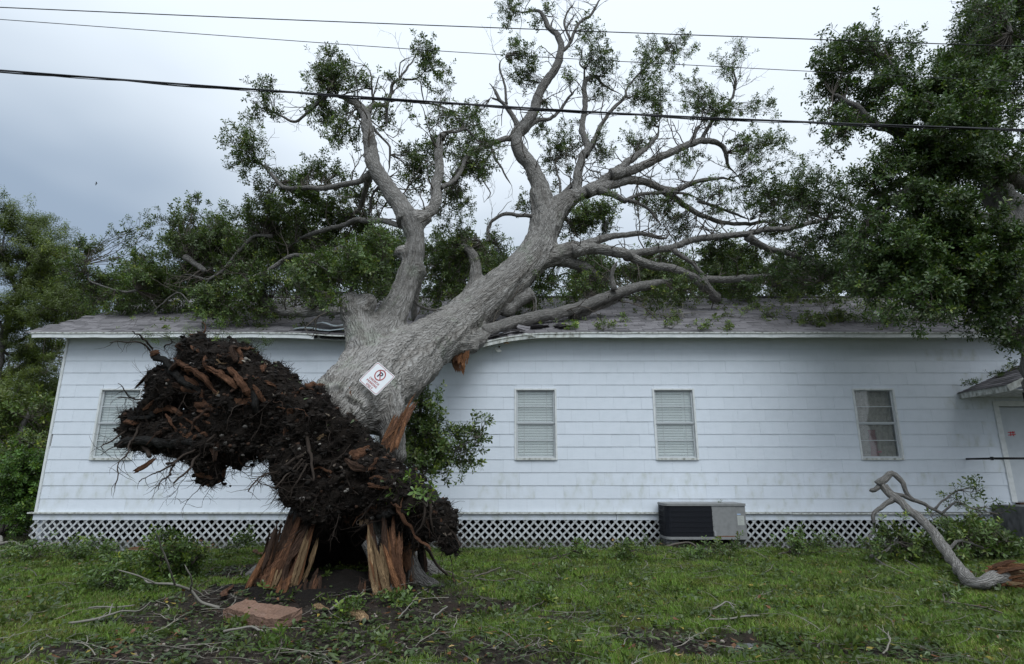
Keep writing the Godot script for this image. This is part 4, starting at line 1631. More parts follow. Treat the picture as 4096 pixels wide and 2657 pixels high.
# ------------------------------------------------------------------ air conditioner
func build_condenser() -> void:
	var at := Vector3(3.06, 0.03, -11.92)
	var ac := thing("air_conditioner", "grey packaged air conditioner with black grille standing against the lattice", "air conditioner", at)
	var w := 1.62
	var d := 0.62
	var g := 0.95
	var r := 0.13
	var h0 := 0.05
	var h1 := 0.64
	var path := [Vector2(g, 0)]
	for k in 7:
		var a := PI * 0.5 * k / 6.0
		path.append(Vector2(r - sin(a) * r, -r + cos(a) * r))
	for k in 7:
		var a := PI * 0.5 * k / 6.0
		path.append(Vector2(r - cos(a) * r, -d + r - sin(a) * r))
	path.append(Vector2(g, -d))
	# coil behind, then bars in front of it
	var coil := Shape.new()
	for p in path:
		var q: Vector2 = Vector2(p.x + 0.02, p.y * 0.96 - 0.014)
		coil.point(Vector3(q.x, h0, q.y))
		coil.point(Vector3(q.x, h1, q.y))
	for k in path.size() - 1:
		coil.quad(k * 2, k * 2 + 2, k * 2 + 3, k * 2 + 1)
	obj("coil", coil.mesh(false), M.grille, ac)
	var bars := Shape.new()
	for k in path.size() - 1:
		var a: Vector2 = path[k]
		var b: Vector2 = path[k + 1]
		var m := maxi(1, int(a.distance_to(b) / 0.022))
		for j in m:
			var p := a.lerp(b, (j + 0.5) / m)
			bars.box(Transform3D(Basis(), Vector3(p.x, (h0 + h1) / 2, p.y)), Vector3(0.004, h1 - h0, 0.004))
	for k in 7:
		var y := lerpf(h0, h1, k / 6.0)
		for j in path.size() - 1:
			var a: Vector2 = path[j]
			var b: Vector2 = path[j + 1]
			var m := (a + b) * 0.5
			bars.box(Transform3D(Basis(Vector3.UP, -(b - a).angle()), Vector3(m.x, y, m.y)), Vector3(a.distance_to(b) * 1.02, 0.006, 0.006))
	obj("grille", bars.mesh(false), M.grille, ac)
	for lv in [[0.0, h0, "base_pan"], [h1, h1 + 0.045, "top_cover"]]:
		var cap := Shape.new()
		var rim := path.duplicate()
		rim.insert(0, Vector2(w, 0))
		rim.append(Vector2(w, -d))
		for y in [lv[0], lv[1]]:
			for p in rim:
				cap.point(Vector3(lerpf(w / 2, p.x, 1.012), y, lerpf(-d / 2, p.y, 1.03)))
		var n := rim.size()
		var m := cap.point(Vector3(w / 2, lv[1] + (0.012 if lv[2] == "top_cover" else 0.0), -d / 2))
		for k in n:
			var j := (k + 1) % n
			cap.quad(k, j, n + j, n + k)
			cap.tri(m, n + k, n + j)
		obj(lv[2], cap.mesh(false), M.unit_grey, ac)
	block("service_panel", ac, M.unit_grey, Vector3(g, h0 + 0.002, -d + 0.01), Vector3(w - 0.20, h1 - 0.002, -0.006))
	block("side_panel", ac, M.unit_grey, Vector3(w - 0.197, h0 + 0.002, -d + 0.01), Vector3(w, h1 - 0.002, -0.010))
	block("rating_label", ac, M.label_paper, Vector3(w - 0.17, 0.27, -0.0095), Vector3(w - 0.04, 0.45, -0.008))
	var print_lines := Shape.new()
	for k in 7:
		print_lines.box(Transform3D(Basis(), Vector3(w - 0.105 - 0.012 * (k % 3), 0.292 + k * 0.022, -0.0072)), Vector3(0.09 - 0.02 * (k % 3), 0.006, 0.001))
	obj("label_print", print_lines.mesh(false), M.bolt, ac)
	block("blue_sticker", ac, M.label_blue, Vector3(w - 0.17, 0.465, -0.0095), Vector3(w - 0.10, 0.49, -0.008))
	block("rust_patch", ac, M.rust, Vector3(g + 0.06, h0 + 0.001, -0.0055), Vector3(w - 0.23, h0 + 0.018, -0.0035))
	block("rust_patch", ac, M.rust, Vector3(w - 0.21, h0 + 0.001, -0.0055), Vector3(w - 0.18, h0 + 0.11, -0.0035))
	block("outlet_box", ac, M.bolt, Vector3(g + 0.005, h0 + 0.02, -0.006), Vector3(g + 0.045, h0 + 0.10, 0.03))
	for x in [0.12, w - 0.2]:
		block("support_block", ac, M.concrete, Vector3(x - 0.1, -0.2, -d + 0.05), Vector3(x + 0.14, 0.0, -0.06))
	leafage(ac, [[1.15, 0.69, -0.2, 0.06, 0.01, 0.06, 5]], [], leaf_sprigs, M.dull_leaf, M.twig, 0.4)

# ------------------------------------------------------------------ broken bough at the right
func build_broken_branch() -> void:
	var t := thing("broken_bough", "big broken oak bough with torn orange end resting on the lawn at the right", "branch")
	for k in BROKEN.size():
		obj("bough" if k == 0 else "side_branch", limb_mesh(BROKEN[k], 0.06, 14 if k < 2 else 8, 0.22, 0.0 if k == 0 else 0.3, 0.03), M.bark, t)
	var e := Vector3(BROKEN[0][0], BROKEN[0][1], BROKEN[0][2])
	for k in 26:
		var a := e + Vector3(-0.08 - 0.1 * rng.randf(), rng.randf_range(-0.08, 0.12), rng.randf_range(-0.09, 0.10))
		var b := a + Vector3(rng.randf_range(0.28, 0.62), rng.randf_range(-0.04, 0.11), rng.randf_range(-0.04, 0.16))
		obj("torn_end", splinter_mesh(a.distance_to(b), rng.randf_range(0.03, 0.075), rng.randf_range(0.015, 0.04), 900 + k), M[["orange_wood", "red_wood", "tan_wood", "orange_wood", "orange_wood"][k % 5]], t, along(a, b, Vector3(0, 0.3, 1)))
	leafage(t, BROKEN_LEAVES, BROKEN, leaf_sprigs, M.leaf, M.twig, 0.9, false, Color.WHITE, 1.3, 1.6, 0.02)

# ------------------------------------------------------------------ standing trees
func build_trees() -> void:
	var rt := thing("live_oak", "dark standing oak with leaning scarred trunk at the right edge", "tree", Vector3.ZERO)
	for k in RIGHT_LIMBS.size():
		obj("trunk" if k == 0 else "limb", limb_mesh(RIGHT_LIMBS[k], 0.1, 18 if k == 0 else 10, 0.2, 0.2, 0.05), M.bark, rt)
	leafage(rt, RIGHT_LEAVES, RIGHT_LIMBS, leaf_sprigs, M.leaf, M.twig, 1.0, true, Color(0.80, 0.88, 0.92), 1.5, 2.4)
	# feathery tree beyond the left end of the hall
	var lt := thing("cypress_tree", "feathery yellow green tree standing beyond the left end of the hall", "tree", Vector3(-19.6, 0, -21.5))
	var base := Vector3(-19.6, 0, -21.5)
	var bones := [[0, -0.1, 0, 0.3, 0.1, 3, 0, 0.24, -0.1, 6, 0.1, 0.15, 0.2, 9, 0, 0.07, 0.2, 10.5, 0, 0.03]]
	for k in 16:
		var y := rng.randf_range(1.4, 9.0)
		var a := TAU * rng.randf()
		var l := lerpf(4.2, 1.4, y / 10.0)
		bones.append([0.0, y, 0.0, 0.07, cos(a) * l * 0.4, y + l * 0.35, sin(a) * l * 0.4, 0.05, cos(a) * l * 0.8, y + l * 0.55, sin(a) * l * 0.8, 0.03, cos(a) * l, y + l * 0.5, sin(a) * l, 0.015])
	for k in bones.size():
		obj("trunk" if k == 0 else "branch", limb_mesh(bones[k], 0.25, 8, 0.1, 0.2, 0.1), M.dark_bark, lt)
	var blobs := []
	for b in LEFT_LEAVES:
		blobs.append([b[0] - base.x, b[1], b[2] - base.z, b[3], b[4], b[5] * 1.3, b[6]])
	leafage(lt, blobs, bones, feather_sprigs, M.leaf, M.twig, 1.15, false, Color(1.25, 1.3, 0.9), 0.85, 4.0)
	var bush := thing("shrub", "leafy green shrub growing at the left corner of the hall", "shrub", Vector3(-11.6, 0, -13.6))
	var shoots := []
	for k in 9:
		var a := TAU * k / 9.0
		shoots.append([cos(a) * 0.1, -0.05, sin(a) * 0.1, 0.03, cos(a) * 0.4, 0.6, sin(a) * 0.4, 0.02, cos(a) * 0.65, 1.3, sin(a) * 0.65, 0.01])
		obj("stem", limb_mesh(shoots[k], 0.15, 5, 0.1, 0.0, 0.05), M.twig, bush)
	blobs = []
	for b in BUSH_LEAVES:
		blobs.append([b[0] + 11.6, b[1], b[2] + 13.6, b[3], b[4], b[5], b[6]])
	leafage(bush, blobs, shoots, leaf_sprigs, M.leaf, M.twig, 0.95, false, Color(1.15, 1.45, 1.0), 2.0, 2.0, 0.05)
	# trees behind the hall: [x, z, centre height, half width, half height, sprigs, tone]
	var words := ["leftmost oak behind the hall roof, beside the cypress", "oak behind the left end of the hall roof", "broad oak behind the roof left of the fallen trunk", "oak behind the roof above the left boughs", "oak behind the roof just left of the upright bough", "oak crown glimpsed between the two leaning stems", "oak crown behind the middle of the leaning trunk", "low oak crown behind the ridge right of the trunk", "low oak crown behind the middle of the ridge", "dark oak crown behind the ridge under the long boughs", "oak crown behind the ridge next to the right tree", "dense oak behind the right end of the ridge", "oak behind the roof at the right edge"]
	for k in FAR_TREES.size():
		var a: Array = FAR_TREES[k]
		far_tree("oak_tree", words[k], Vector3(a[0], 0, a[1]), a[2], a[3], a[4], a[5], Color(0.92, 1.0, 0.95) if a[6] == 0 else Color(1.05, 1.0, 0.85), "oaks behind the hall")
	for a in [[-21.0, -27.0, 3.6, 3.4, 3.2, "dark tree in the shade beyond the cypress"], [-27.0, -30.0, 4.5, 4.0, 4.2, "dark tree behind the cypress at the left edge"], [-17.0, -31.0, 3.6, 3.0, 3.0, "dark tree behind the shrub left of the hall"], [-33.0, -36.0, 5.0, 5.0, 4.8, "farthest tree at the left edge"], [-15.5, -24.0, 2.3, 1.8, 2.0, "low dark tree beside the left end of the hall"], [-16.6, -19.5, 2.0, 2.2, 2.1, "bushy tree under the cypress left of the hall"], [-21.5, -22.5, 2.4, 2.6, 2.4, "bushy tree at the foot of the cypress by the left edge"], [-18.5, -24.5, 4.2, 2.6, 2.6, "leafy tree behind the trunk of the cypress"]]:
		far_tree("shade_tree", a[5], Vector3(a[0], 0, a[1]), a[2], a[3], a[4], 2600, Color(1.0, 1.0, 0.8), "trees left of the hall")
	# pale house far off to the left
	var house := thing("distant_house", "small pale house glimpsed through the trees at the left", "house", Vector3(-21.5, 0, -36.0))
	block("wall", house, M.far_wall, Vector3(-3, 0, -4), Vector3(3, 2.7, 0))
	block("window", house, M.grille, Vector3(-0.6, 1.0, -0.05), Vector3(0.4, 2.1, 0.03))
	block("window", house, M.grille, Vector3(1.2, 1.0, -0.05), Vector3(2.1, 2.1, 0.03))
	var rf := Shape.new()
	rf.flat_quad(Vector3(-3.4, 2.6, 0.4), Vector3(-3.4, 4.0, -2), Vector3(3.4, 4.0, -2), Vector3(3.4, 2.6, 0.4))
	rf.flat_quad(Vector3(3.4, 2.6, -4.4), Vector3(3.4, 4.0, -2), Vector3(-3.4, 4.0, -2), Vector3(-3.4, 2.6, -4.4))
	obj("roof", rf.mesh(false), M.shingle1, house)

func far_tree(called: String, label: String, at: Vector3, mid: float, wide: float, tall: float, n: int, tone: Color, group: String) -> void:
	var t := thing(called, label, "tree", at, group)
	var bones := [[0, -0.1, 0, 0.28, 0.1, mid * 0.4, 0, 0.22, 0, mid, 0.1, 0.14, 0.1, mid + tall * 0.6, 0, 0.05]]
	for k in 8:
		var a := TAU * k / 8.0 + rng.randf()
		var y := maxf(0.8, mid - tall * 0.5) + rng.randf() * tall * 0.6
		bones.append([0.0, y * 0.8, 0.0, 0.1, cos(a) * wide * 0.45, y + 0.3, sin(a) * wide * 0.45, 0.06, cos(a) * wide * 0.85, y + rng.randf() * tall * 0.5, sin(a) * wide * 0.85, 0.025])
	for k in bones.size():
		obj("trunk" if k == 0 else "branch", limb_mesh(bones[k], 0.3, 7, 0.15, 0.2, 0.08), M.dark_bark, t)
	var blobs := []
	var m := 16
	for k in m:
		var d := any_dir()
		d.y = d.y * 0.8
		var r := pow(rng.randf(), 0.4) * 0.72
		var s := rng.randf_range(0.3, 0.46)
		blobs.append([d.x * wide * r, mid + d.y * tall * r, d.z * wide * r, wide * s, tall * s, wide * s, float(n) / m])
	# the skirt of the crown down to the undergrowth
	for k in 6:
		var a := TAU * k / 6.0
		blobs.append([cos(a) * wide * 0.5, maxf(0.7, mid - tall * 1.2), sin(a) * wide * 0.5, wide * 0.4, tall * 0.4, wide * 0.4, float(n) / m])
	leafage(t, blobs, bones, leaf_sprigs, M.leaf, M.twig, 1.7, true, tone, 0.62, 6.0, 0.05)

# ------------------------------------------------------------------ wires
func build_wires() -> void:
	var words := ["topmost thin power line crossing the sky", "thin middle power line crossing the sky", "thick bundled cable, lowest of the lines across the sky"]
	for k in 3:
		var p := PackedVector3Array()
		for a in WIRES[k]:
			p.append(vec(a))
		var r := PackedFloat32Array()
		r.resize(p.size())
		r.fill([0.0085, 0.0062, 0.017][k])
		var s := spline(p, r, 0.25)
		if k < 2:
			var sh := Shape.new()
			tube(sh, s[0], s[1], 6)
			tag(obj("power_line", sh.mesh(), M.wire, self), words[k], "wire", "overhead lines")
		else:
			var t := thing("cable_bundle", words[k], "wire", Vector3.ZERO, "overhead lines")
			for j in 3:
				var q := PackedVector3Array()
				for i in s[0].size():
					var a: float = i * 0.55 + TAU * j / 3.0
					var o := Vector3(0, 0.011, 0) if j == 0 else Vector3(0, cos(a), sin(a)) * 0.014 - Vector3(0, 0.008, 0)
					q.append(s[0][i] + o)
				var rr := PackedFloat32Array()
				rr.resize(q.size())
				rr.fill([0.015, 0.006, 0.011][j])
				var sh := Shape.new()
				tube(sh, q, rr, 6)
				obj(["cable", "lashing_wire", "strand"][j], sh.mesh(), M.wire, t)
	# an insect crossing the sky
	var bug := thing("flying_insect", "tiny dark flying insect against the sky at the left", "insect", Vector3(-6.42, 5.68, -8.0))
	var body := Shape.new()
	tube(body, PackedVector3Array([Vector3(-0.02, 0, 0), Vector3(0, 0.004, 0), Vector3(0.018, 0.002, 0)]), PackedFloat32Array([0.002, 0.005, 0.003]), 6)
	obj("body", body.mesh(), M.wire, bug)
	for sgn in [-1.0, 1.0]:
		for j in 2:
			var wing := Shape.new()
			wing.box(Transform3D(Basis(Vector3.BACK, 0.5 * sgn + 0.2 * j), Vector3(-0.004 + j * 0.008, 0.016 * sgn, 0)), Vector3(0.007, 0.03, 0.0008))
			obj("wing", wing.mesh(false), M.thread, bug)

# ------------------------------------------------------------------ litter
func build_litter() -> void:
	for a in GROUND_BRANCHES:
		var t := thing("fallen_branch" if a[1] != "seedling" else "seedling", a[0], a[1], Vector3.ZERO, "storm litter on the lawn")
		var pale: bool = a[0].contains("pale") or a[0].contains("grey") or a[0].contains("lichen") or a[0].contains("leafy broken")
		var lines := []
		for l in a[2]:
			var m: Array = l.duplicate()
			for k in range(0, m.size(), 4):
				m[k + 1] = maxf(m[k + 1], ground_y(m[k], m[k + 2]) + m[k + 3] * 0.6)
			lines.append(m)
			obj("stick", limb_mesh(m, 0.05, 6, 0.25, 0.1, 0.015), M.pale_twig if pale else M.twig, t)
		leafage(t, a[3], lines, leaf_sprigs, M.leaf, M.twig, 0.7, false, Color(1.05, 1.1, 1.0), 1.0, 0.9, 0.02)
	for a in LOOSE_WOOD:
		var p := vec(a[0])
		var q := vec(a[1])
		var length := p.distance_to(q)
		var t := obj(a[5], splinter_mesh(length, maxf(a[2], 0.03), maxf(a[2] * 0.45, 0.015), 1300 + int(length * 1000)), M[["red_wood", "tan_wood", "brown_wood", "orange_wood"][a[3]]], self, along(p, q, Vector3(0, 1, 0.4)))
		tag(t, a[4], a[5].replace("_", " "), "loose wood on the ground")
	var spots := ["near the ridge right of centre", "on the lower courses right of the crushed eave", "by the low limb near the crushed eave", "under the bare twig heap above the fascia", "left part of the mossy heap above the fascia", "middle of the mossy heap above the fascia", "right part of the mossy heap above the fascia", "dark heap behind the low limb", "on the upper courses near the right tree", "beside the lifted shingles right of the trunk", "small clump on the middle courses", "small flat clump right of the twig heap", "tiny tuft on the middle courses right of the trunk", "leafy heap on the left roof beside the root mass", "leafy heap on the left roof next to the stub", "leafy scraps on the left roof over the first window", "clump in the bare twig heap", "clump between the twig heap and the mossy heap", "under the right tree", "clump high on the roof behind the twig heap", "dark heap along the ridge behind the long boughs", "strip along the ridge right of the twig heap", "strip along the ridge beside the right tree", "heap along the ridge under the right tree"]
	for k in ROOF_LITTER.size():
		var b: Array = ROOF_LITTER[k]
		var t := thing("leaf_clump", "torn oak leaves on the roof, " + spots[k], "leaves", Vector3.ZERO, "leaf clumps on the roof")
		leafage(t, [[b[0], b[1] + 0.03, b[2], b[3], b[4], b[3] * 0.8, b[5]]], [], leaf_sprigs, M.dull_leaf, M.pale_twig, 0.75, true, Color(1.25, 1.2, 0.9) if k % 3 else Color(1.5, 1.6, 1.0), 1.0, 0.5)
	# bare twigs piled on the roof
	for a in [[4.05, -13.6, "bare grey twig heap lying on the roof right of the trunk"], [7.6, -13.3, "bare twigs over the mossy heap on the roof"]]:
		var y := roof_y(a[0], a[1])
		var t := thing("twig_heap", a[2], "twigs", Vector3(a[0], y, a[1]))
		for k in 12:
			var q := [0.0, 0.03, 0.0, 0.016]
			var d := Vector3(rng.randf_range(-1, 1), 0, rng.randf_range(-0.5, 0.5))
			var s := Vector3(rng.randf_range(-0.3, 0.3), 0, rng.randf_range(-0.2, 0.2))
			q = []
			for j in 4:
				var p := s + d * (j / 3.0) * rng.randf_range(0.4, 0.7)
				p.y = PITCH * -p.z + 0.04 + (0.05 * j + 0.07 * rng.randf() if k % 3 else 0.16 * j)
				q.append_array([p.x, p.y, p.z, lerpf(0.013, 0.005, j / 3.0)])
			obj("twig", limb_mesh(q, 0.08, 5, 0.2, 0.0, 0.03), M.pale_twig, t)
	# leaves and twig ends strewn over the whole roof
	var places := []
	var tints := []
	for k in 1500:
		var x := rng.randf_range(-9.5, 11.5)
		var back := 4.6 * pow(rng.randf(), 0.8)
		var w := n_low.get_noise_2d(x * 1.6, back * 2.0) + 0.5 * n_mid.get_noise_2d(x, back) + 0.35 * smoothstep(2.2, 4.4, back) + 0.12 * smoothstep(4.0, 9.0, x)
		if w < 0.12 + 0.25 * rng.randf():
			continue
		var z := EAVE_Z - back
		var side := Vector3(cos(rng.randf() * TAU), 0, sin(rng.randf() * TAU))
		var yy := (side + Vector3(0, rng.randf_range(0.0, 0.8), 0)).normalized()
		var xx := yy.cross(any_dir()).normalized()
		places.append(Transform3D(Basis(xx, yy, xx.cross(yy)).scaled(Vector3.ONE * rng.randf_range(0.5, 1.0)), Vector3(x, roof_y(x, z) + 0.05, z)))
		var g := rng.randf_range(0.6, 1.4)
		tints.append(Color(g * 1.15, g * 1.05, g * 0.8))
	var strewn := Node3D.new()
	strewn.name = "roof_leaves"
	add_child(strewn)
	stuff(strewn)
	tag(strewn, "torn oak twigs and leaves strewn over the hall roof", "leaves")
	scatter(strewn, "twig_ends", leaf_sprigs, M.dull_leaf, places, tints)
	build_brick()
	var nth := ["first", "second", "third", "fourth", "fifth", "sixth", "seventh", "eighth", "ninth", "tenth", "eleventh", "twelfth", "thirteenth", "fourteenth"]
	var order := range(YELLOW.size())
	order.sort_custom(func(i, j): return YELLOW[i][0] / -YELLOW[i][1] < YELLOW[j][0] / -YELLOW[j][1])
	for k in YELLOW.size():
		var a: Array = YELLOW[k]
		var sh := Shape.new()
		add_leaf(sh, Vector3.ZERO, Vector3(0, 0, 1), Vector3.UP, a[2] * 1.5, a[2] * 0.9, Color(0.42, 0.30, 0.07) if k % 3 else Color(0.5, 0.33, 0.14), 0.12)
		var o := obj("yellow_leaf", sh.mesh(), M.dull_leaf, self, Transform3D(Basis(Vector3.UP, rng.randf() * TAU) * Basis(Vector3.RIGHT, -0.15), Vector3(a[0], ground_y(a[0], a[1]) + 0.04, a[1])))
		tag(o, "yellow fallen leaf on the lawn, %s from the left" % nth[order.find(k)], "leaf", "yellow leaves on the lawn")
	var flag := thing("marker_stake", "small bright green stake behind the broken bough by the stoop", "stake", Vector3(8.72, 0.0, -11.1))
	block("stake", flag, M.green_plastic, Vector3(-0.02, 0.0, -0.012), Vector3(0.02, 0.42, 0.012))
	block("stake_tip", flag, M.green_plastic, Vector3(-0.035, 0.421, -0.014), Vector3(0.035, 0.45, 0.014))

func build_brick() -> void:
	var a := Vector3(-2.66, 0, -5.92)
	var b := Vector3(-2.02, 0, -5.64)
	var slab := thing("brick_slab", "broken reddish brick slab lying on the mud in front of the stump", "brick slab", (a + b) * 0.5)
	slab.rotation.y = -atan2(b.z - a.z, b.x - a.x)
	var l := a.distance_to(b)
	var sh := Shape.new()
	var nx := 44
	var nr := 20
	for i in nx + 1:
		var f := float(i) / nx
		var x := (f - 0.5) * l
		for j in nr:
			# rounded rectangle section, top eroded
			var t := TAU * (j + 0.5) / nr
			var cx := clampf(cos(t) * 1.5, -1.0, 1.0)
			var cy := clampf(sin(t) * 1.5, -1.0, 1.0)
			var wz := lerpf(0.125, 0.155, f)
			var hy := 0.062
			var p := Vector3(x, cy * hy, -cx * wz)
			if cy > 0.5:
				p.y -= 0.035 * maxf(0.0, n_mid.get_noise_2d(x * 1.6, cx * 0.6) + 0.15) + 0.012 * n_fine.get_noise_2d(x, cx)
			p += Vector3(n_fine.get_noise_3dv(p * 0.5), 0.3 * n_fine.get_noise_3dv(p), n_fine.get_noise_3dv(p * 0.6 + Vector3(3, 0, 0))) * 0.011
			if i == 0 or i == nx:
				p.x += 0.03 * n_mid.get_noise_2d(p.y * 8, p.z * 8)
			var g := 1.0 + 0.25 * n_mid.get_noise_3dv(p * 1.4)
			sh.point(p, Vector2(f, 0), Color(g, g * 0.98, g * 0.95))
	for i in nx:
		for j in nr:
			var p := i * nr + j
			var q := i * nr + (j + 1) % nr
			sh.quad(p, p + nr, q + nr, q)
	for e in 2:
		var base := 0 if e == 0 else nx * nr
		var m := sh.point(Vector3((e - 0.5) * l, 0, 0), Vector2.ZERO)
		for j in nr:
			if e == 0:
				sh.tri(m, base + j, base + (j + 1) % nr)
			else:
				sh.tri(m, base + (j + 1) % nr, base + j)
	obj("slab", sh.mesh(false), M.brick, slab, Transform3D(Basis(Vector3.RIGHT, 0.1) * Basis(Vector3.BACK, -0.03), Vector3(0, 0.07, 0)))

func build_grass() -> void:
	var tufts := []
	for k in 4:
		var sh := Shape.new()
		for j in 9:
			var a := TAU * rng.randf()
			var p := Vector3(cos(a), 0, sin(a)) * rng.randf() * 0.035
			var lean := Vector3(rng.randf_range(-1, 1), 0, rng.randf_range(-1, 1)) * 0.6
			var h := rng.randf_range(0.028, 0.062)
			var w := Vector3(cos(a * 3.0), 0, sin(a * 3.0)) * 0.0026
			var g := rng.randf_range(0.75, 1.25)
			var col := Color(0.118, 0.200, 0.026) * g
			if rng.randf() < 0.15:
				col = Color(0.17, 0.16, 0.06) * g
			var mid := p + Vector3(0, h * 0.6, 0) + lean * h * 0.35
			var tip := p + Vector3(0, h, 0) + lean * h
			var i0 := sh.point(p - w, Vector2.ZERO, col)
			var i1 := sh.point(p + w, Vector2.ZERO, col)
			var i2 := sh.point(mid - w * 0.8, Vector2.ZERO, col)
			var i3 := sh.point(mid + w * 0.8, Vector2.ZERO, col)
			var i4 := sh.point(tip, Vector2.ZERO, col)
			sh.quad(i0, i2, i3, i1)
			sh.tri(i2, i4, i3)
		tufts.append(sh.mesh())
	var places := []
	var tints := []
	for k in 135000:
		var u := rng.randf()
		var d := 1.0 / lerpf(1.0 / 4.3, 1.0 / 12.4, u) if rng.randf() < 0.45 else rng.randf_range(4.6, 12.4)
		var x := rng.randf_range(-1.0, 1.0) * (d * 0.98 + 0.5)
		var z := -d
		var m := mud_at(x, z)
		if rng.randf() < smoothstep(0.12, 0.62, m) * 0.985:
			continue
		var y := ground_y(x, z)
		if y < WATER_Y - 0.02:
			continue
		var s := rng.randf_range(0.6, 1.25) * (1.0 + 0.35 * n_low.get_noise_2d(x * 2.0, z * 2.0 + 60.0)) * (1.0 - 0.35 * m)
		places.append(Transform3D(Basis(Vector3.UP, rng.randf() * TAU).scaled(Vector3(s, s, s)), Vector3(x, y - 0.004, z)))
		var w := n_low.get_noise_2d(x * 2.6 + 20.0, z * 2.6)
		var g := rng.randf_range(0.7, 1.3) * (1.0 + 0.5 * w)
		var dry := smoothstep(0.0, 0.45, n_mid.get_noise_2d(x * 0.5 + 11.0, z * 0.5) + 0.35 * n_low.get_noise_2d(x * 1.4 - 9.0, z * 1.4))
		tints.append(Color(g, g, g).lerp(Color(g * 1.35, g * 0.98, g * 1.1), dry * 0.5))
	var grass := Node3D.new()
	grass.name = "lawn_grass"
	add_child(grass)
	stuff(grass)
	tag(grass, "short wet green grass of the lawn", "grass")
	scatter(grass, "grass_blades", tufts, M.grass, places, tints)
	# torn leaves lying all over the lawn
	var leaves := []
	for k in 3:
		var sh := Shape.new()
		add_leaf(sh, Vector3.ZERO, Vector3(0, 0, 1), Vector3.UP, 0.075, 0.034, Color.WHITE, [0.1, 0.25, -0.1][k])
		leaves.append(sh.mesh())
	places = []
	tints = []
	for k in 44000:
		var d := 1.0 / lerpf(1.0 / 4.3, 1.0 / 12.2, rng.randf()) if rng.randf() < 0.5 else rng.randf_range(4.6, 12.2)
		var x := rng.randf_range(-1.0, 1.0) * (d * 0.98 + 0.5)
		var z := -d
		if rng.randf() > 0.42 + 1.1 * n_low.get_noise_2d(x * 2.6 - 30.0, z * 2.6):
			continue
		var y := maxf(ground_y(x, z), WATER_Y)
		places.append(Transform3D(Basis(Vector3.UP, rng.randf() * TAU) * Basis(any_dir(), rng.randf() * 0.7) * Basis.from_scale(Vector3.ONE * rng.randf_range(0.6, 1.25)), Vector3(x, y + rng.randf_range(0.01, 0.045), z)))
		var q := rng.randf()
		var c := Color(0.05, 0.078, 0.026)
		if q < 0.30:
			c = Color(0.08, 0.115, 0.04)
		elif q < 0.40:
			c = Color(0.11, 0.14, 0.06)
		elif q < 0.46:
			c = Color(0.16, 0.07, 0.03)
		elif q < 0.48:
			c = Color(0.33, 0.25, 0.05)
		tints.append(c * rng.randf_range(0.7, 1.3))
	var litter := Node3D.new()
	litter.name = "fallen_leaves"
	add_child(litter)
	stuff(litter)
	tag(litter, "torn green and brown oak leaves strewn over the lawn", "leaves")
	scatter(litter, "leaf_litter", leaves, M.leaf, places, tints)
	# torn twig ends with their leaves
	places = []
	tints = []
	for k in 7600:
		var d := 1.0 / lerpf(1.0 / 4.3, 1.0 / 12.2, rng.randf()) if rng.randf() < 0.4 else rng.randf_range(4.6, 12.0)
		var x := rng.randf_range(-1.0, 1.0) * (d * 0.98 + 0.5)
		var z := -d
		var w := n_low.get_noise_2d(x * 2.2 + 70.0, z * 2.2) + 0.6 * n_mid.get_noise_2d(x * 1.2, z * 1.2)
		if w < 0.08 + 0.3 * rng.randf() + 0.2 * mud_at(x, z):
			continue
		var side := Vector3(cos(rng.randf() * TAU), 0, sin(rng.randf() * TAU))
		var yy := (side + Vector3(0, rng.randf_range(-0.1, 0.5), 0)).normalized()
		var xx := yy.cross(any_dir()).normalized()
		places.append(Transform3D(Basis(xx, yy, xx.cross(yy)).scaled(Vector3.ONE * rng.randf_range(0.4, 0.78)), Vector3(x, ground_y(x, z) + 0.02, z)))
		var g := rng.randf_range(0.6, 1.3)
		tints.append(Color(g * 1.05, g, g * 0.9))
	scatter(litter, "torn_twig_ends", leaf_sprigs, M.leaf, places, tints)
	# bits of bare twig
	var bits := []
	for k in 4:
		var sh := Shape.new()
		grow(sh, Vector3.ZERO, Vector3(0, 0.12, 1).normalized(), 0.3, 0.006, 2)
		bits.append(sh.mesh())
	places = []
	tints = []
	for k in 620:
		var d := 1.0 / lerpf(1.0 / 4.3, 1.0 / 12.2, rng.randf())
		var x := rng.randf_range(-1.0, 1.0) * (d * 0.98 + 0.5)
		places.append(Transform3D(Basis(Vector3.UP, rng.randf() * TAU).scaled(Vector3(1.0, 0.35, 1.0) * rng.randf_range(0.4, 1.6)), Vector3(x, ground_y(x, -d) + 0.025, -d)))
		var g := rng.randf_range(0.5, 1.5)
		tints.append(Color(0.16, 0.145, 0.12) * g)
	scatter(litter, "twig_bits", bits, M.crumb, places, tints)
	# crumbs of soil and grit on the bare mud
	var lumps := []
	for k in 3:
		lumps.append(lump_mesh(0.012, 40 + k))
	places = []
	tints = []
	for k in 26000:
		var d := rng.randf_range(4.4, 9.0)
		var x := rng.randf_range(-1.0, 1.0) * (d * 0.98 + 0.3)
		if rng.randf() > mud_at(x, -d) - 0.2:
			continue
		var s := rng.randf_range(0.4, 1.8)
		places.append(Transform3D(Basis(any_dir(), rng.randf() * TAU).scaled(Vector3(s, s * 0.7, s)), Vector3(x, ground_y(x, -d), -d)))
		var c := Color(0.035, 0.027, 0.02) * rng.randf_range(0.5, 1.6)
		if rng.randf() < 0.04:
			c = Color(0.26, 0.22, 0.19) * rng.randf_range(0.5, 1.2)
		tints.append(c)
	var grit := Node3D.new()
	grit.name = "soil_grit"
	add_child(grit)
	stuff(grit)
	tag(grit, "dark crumbs of soil and pale grit on the mud", "soil")
	scatter(grit, "crumbs", lumps, M.crumb, places, tints)

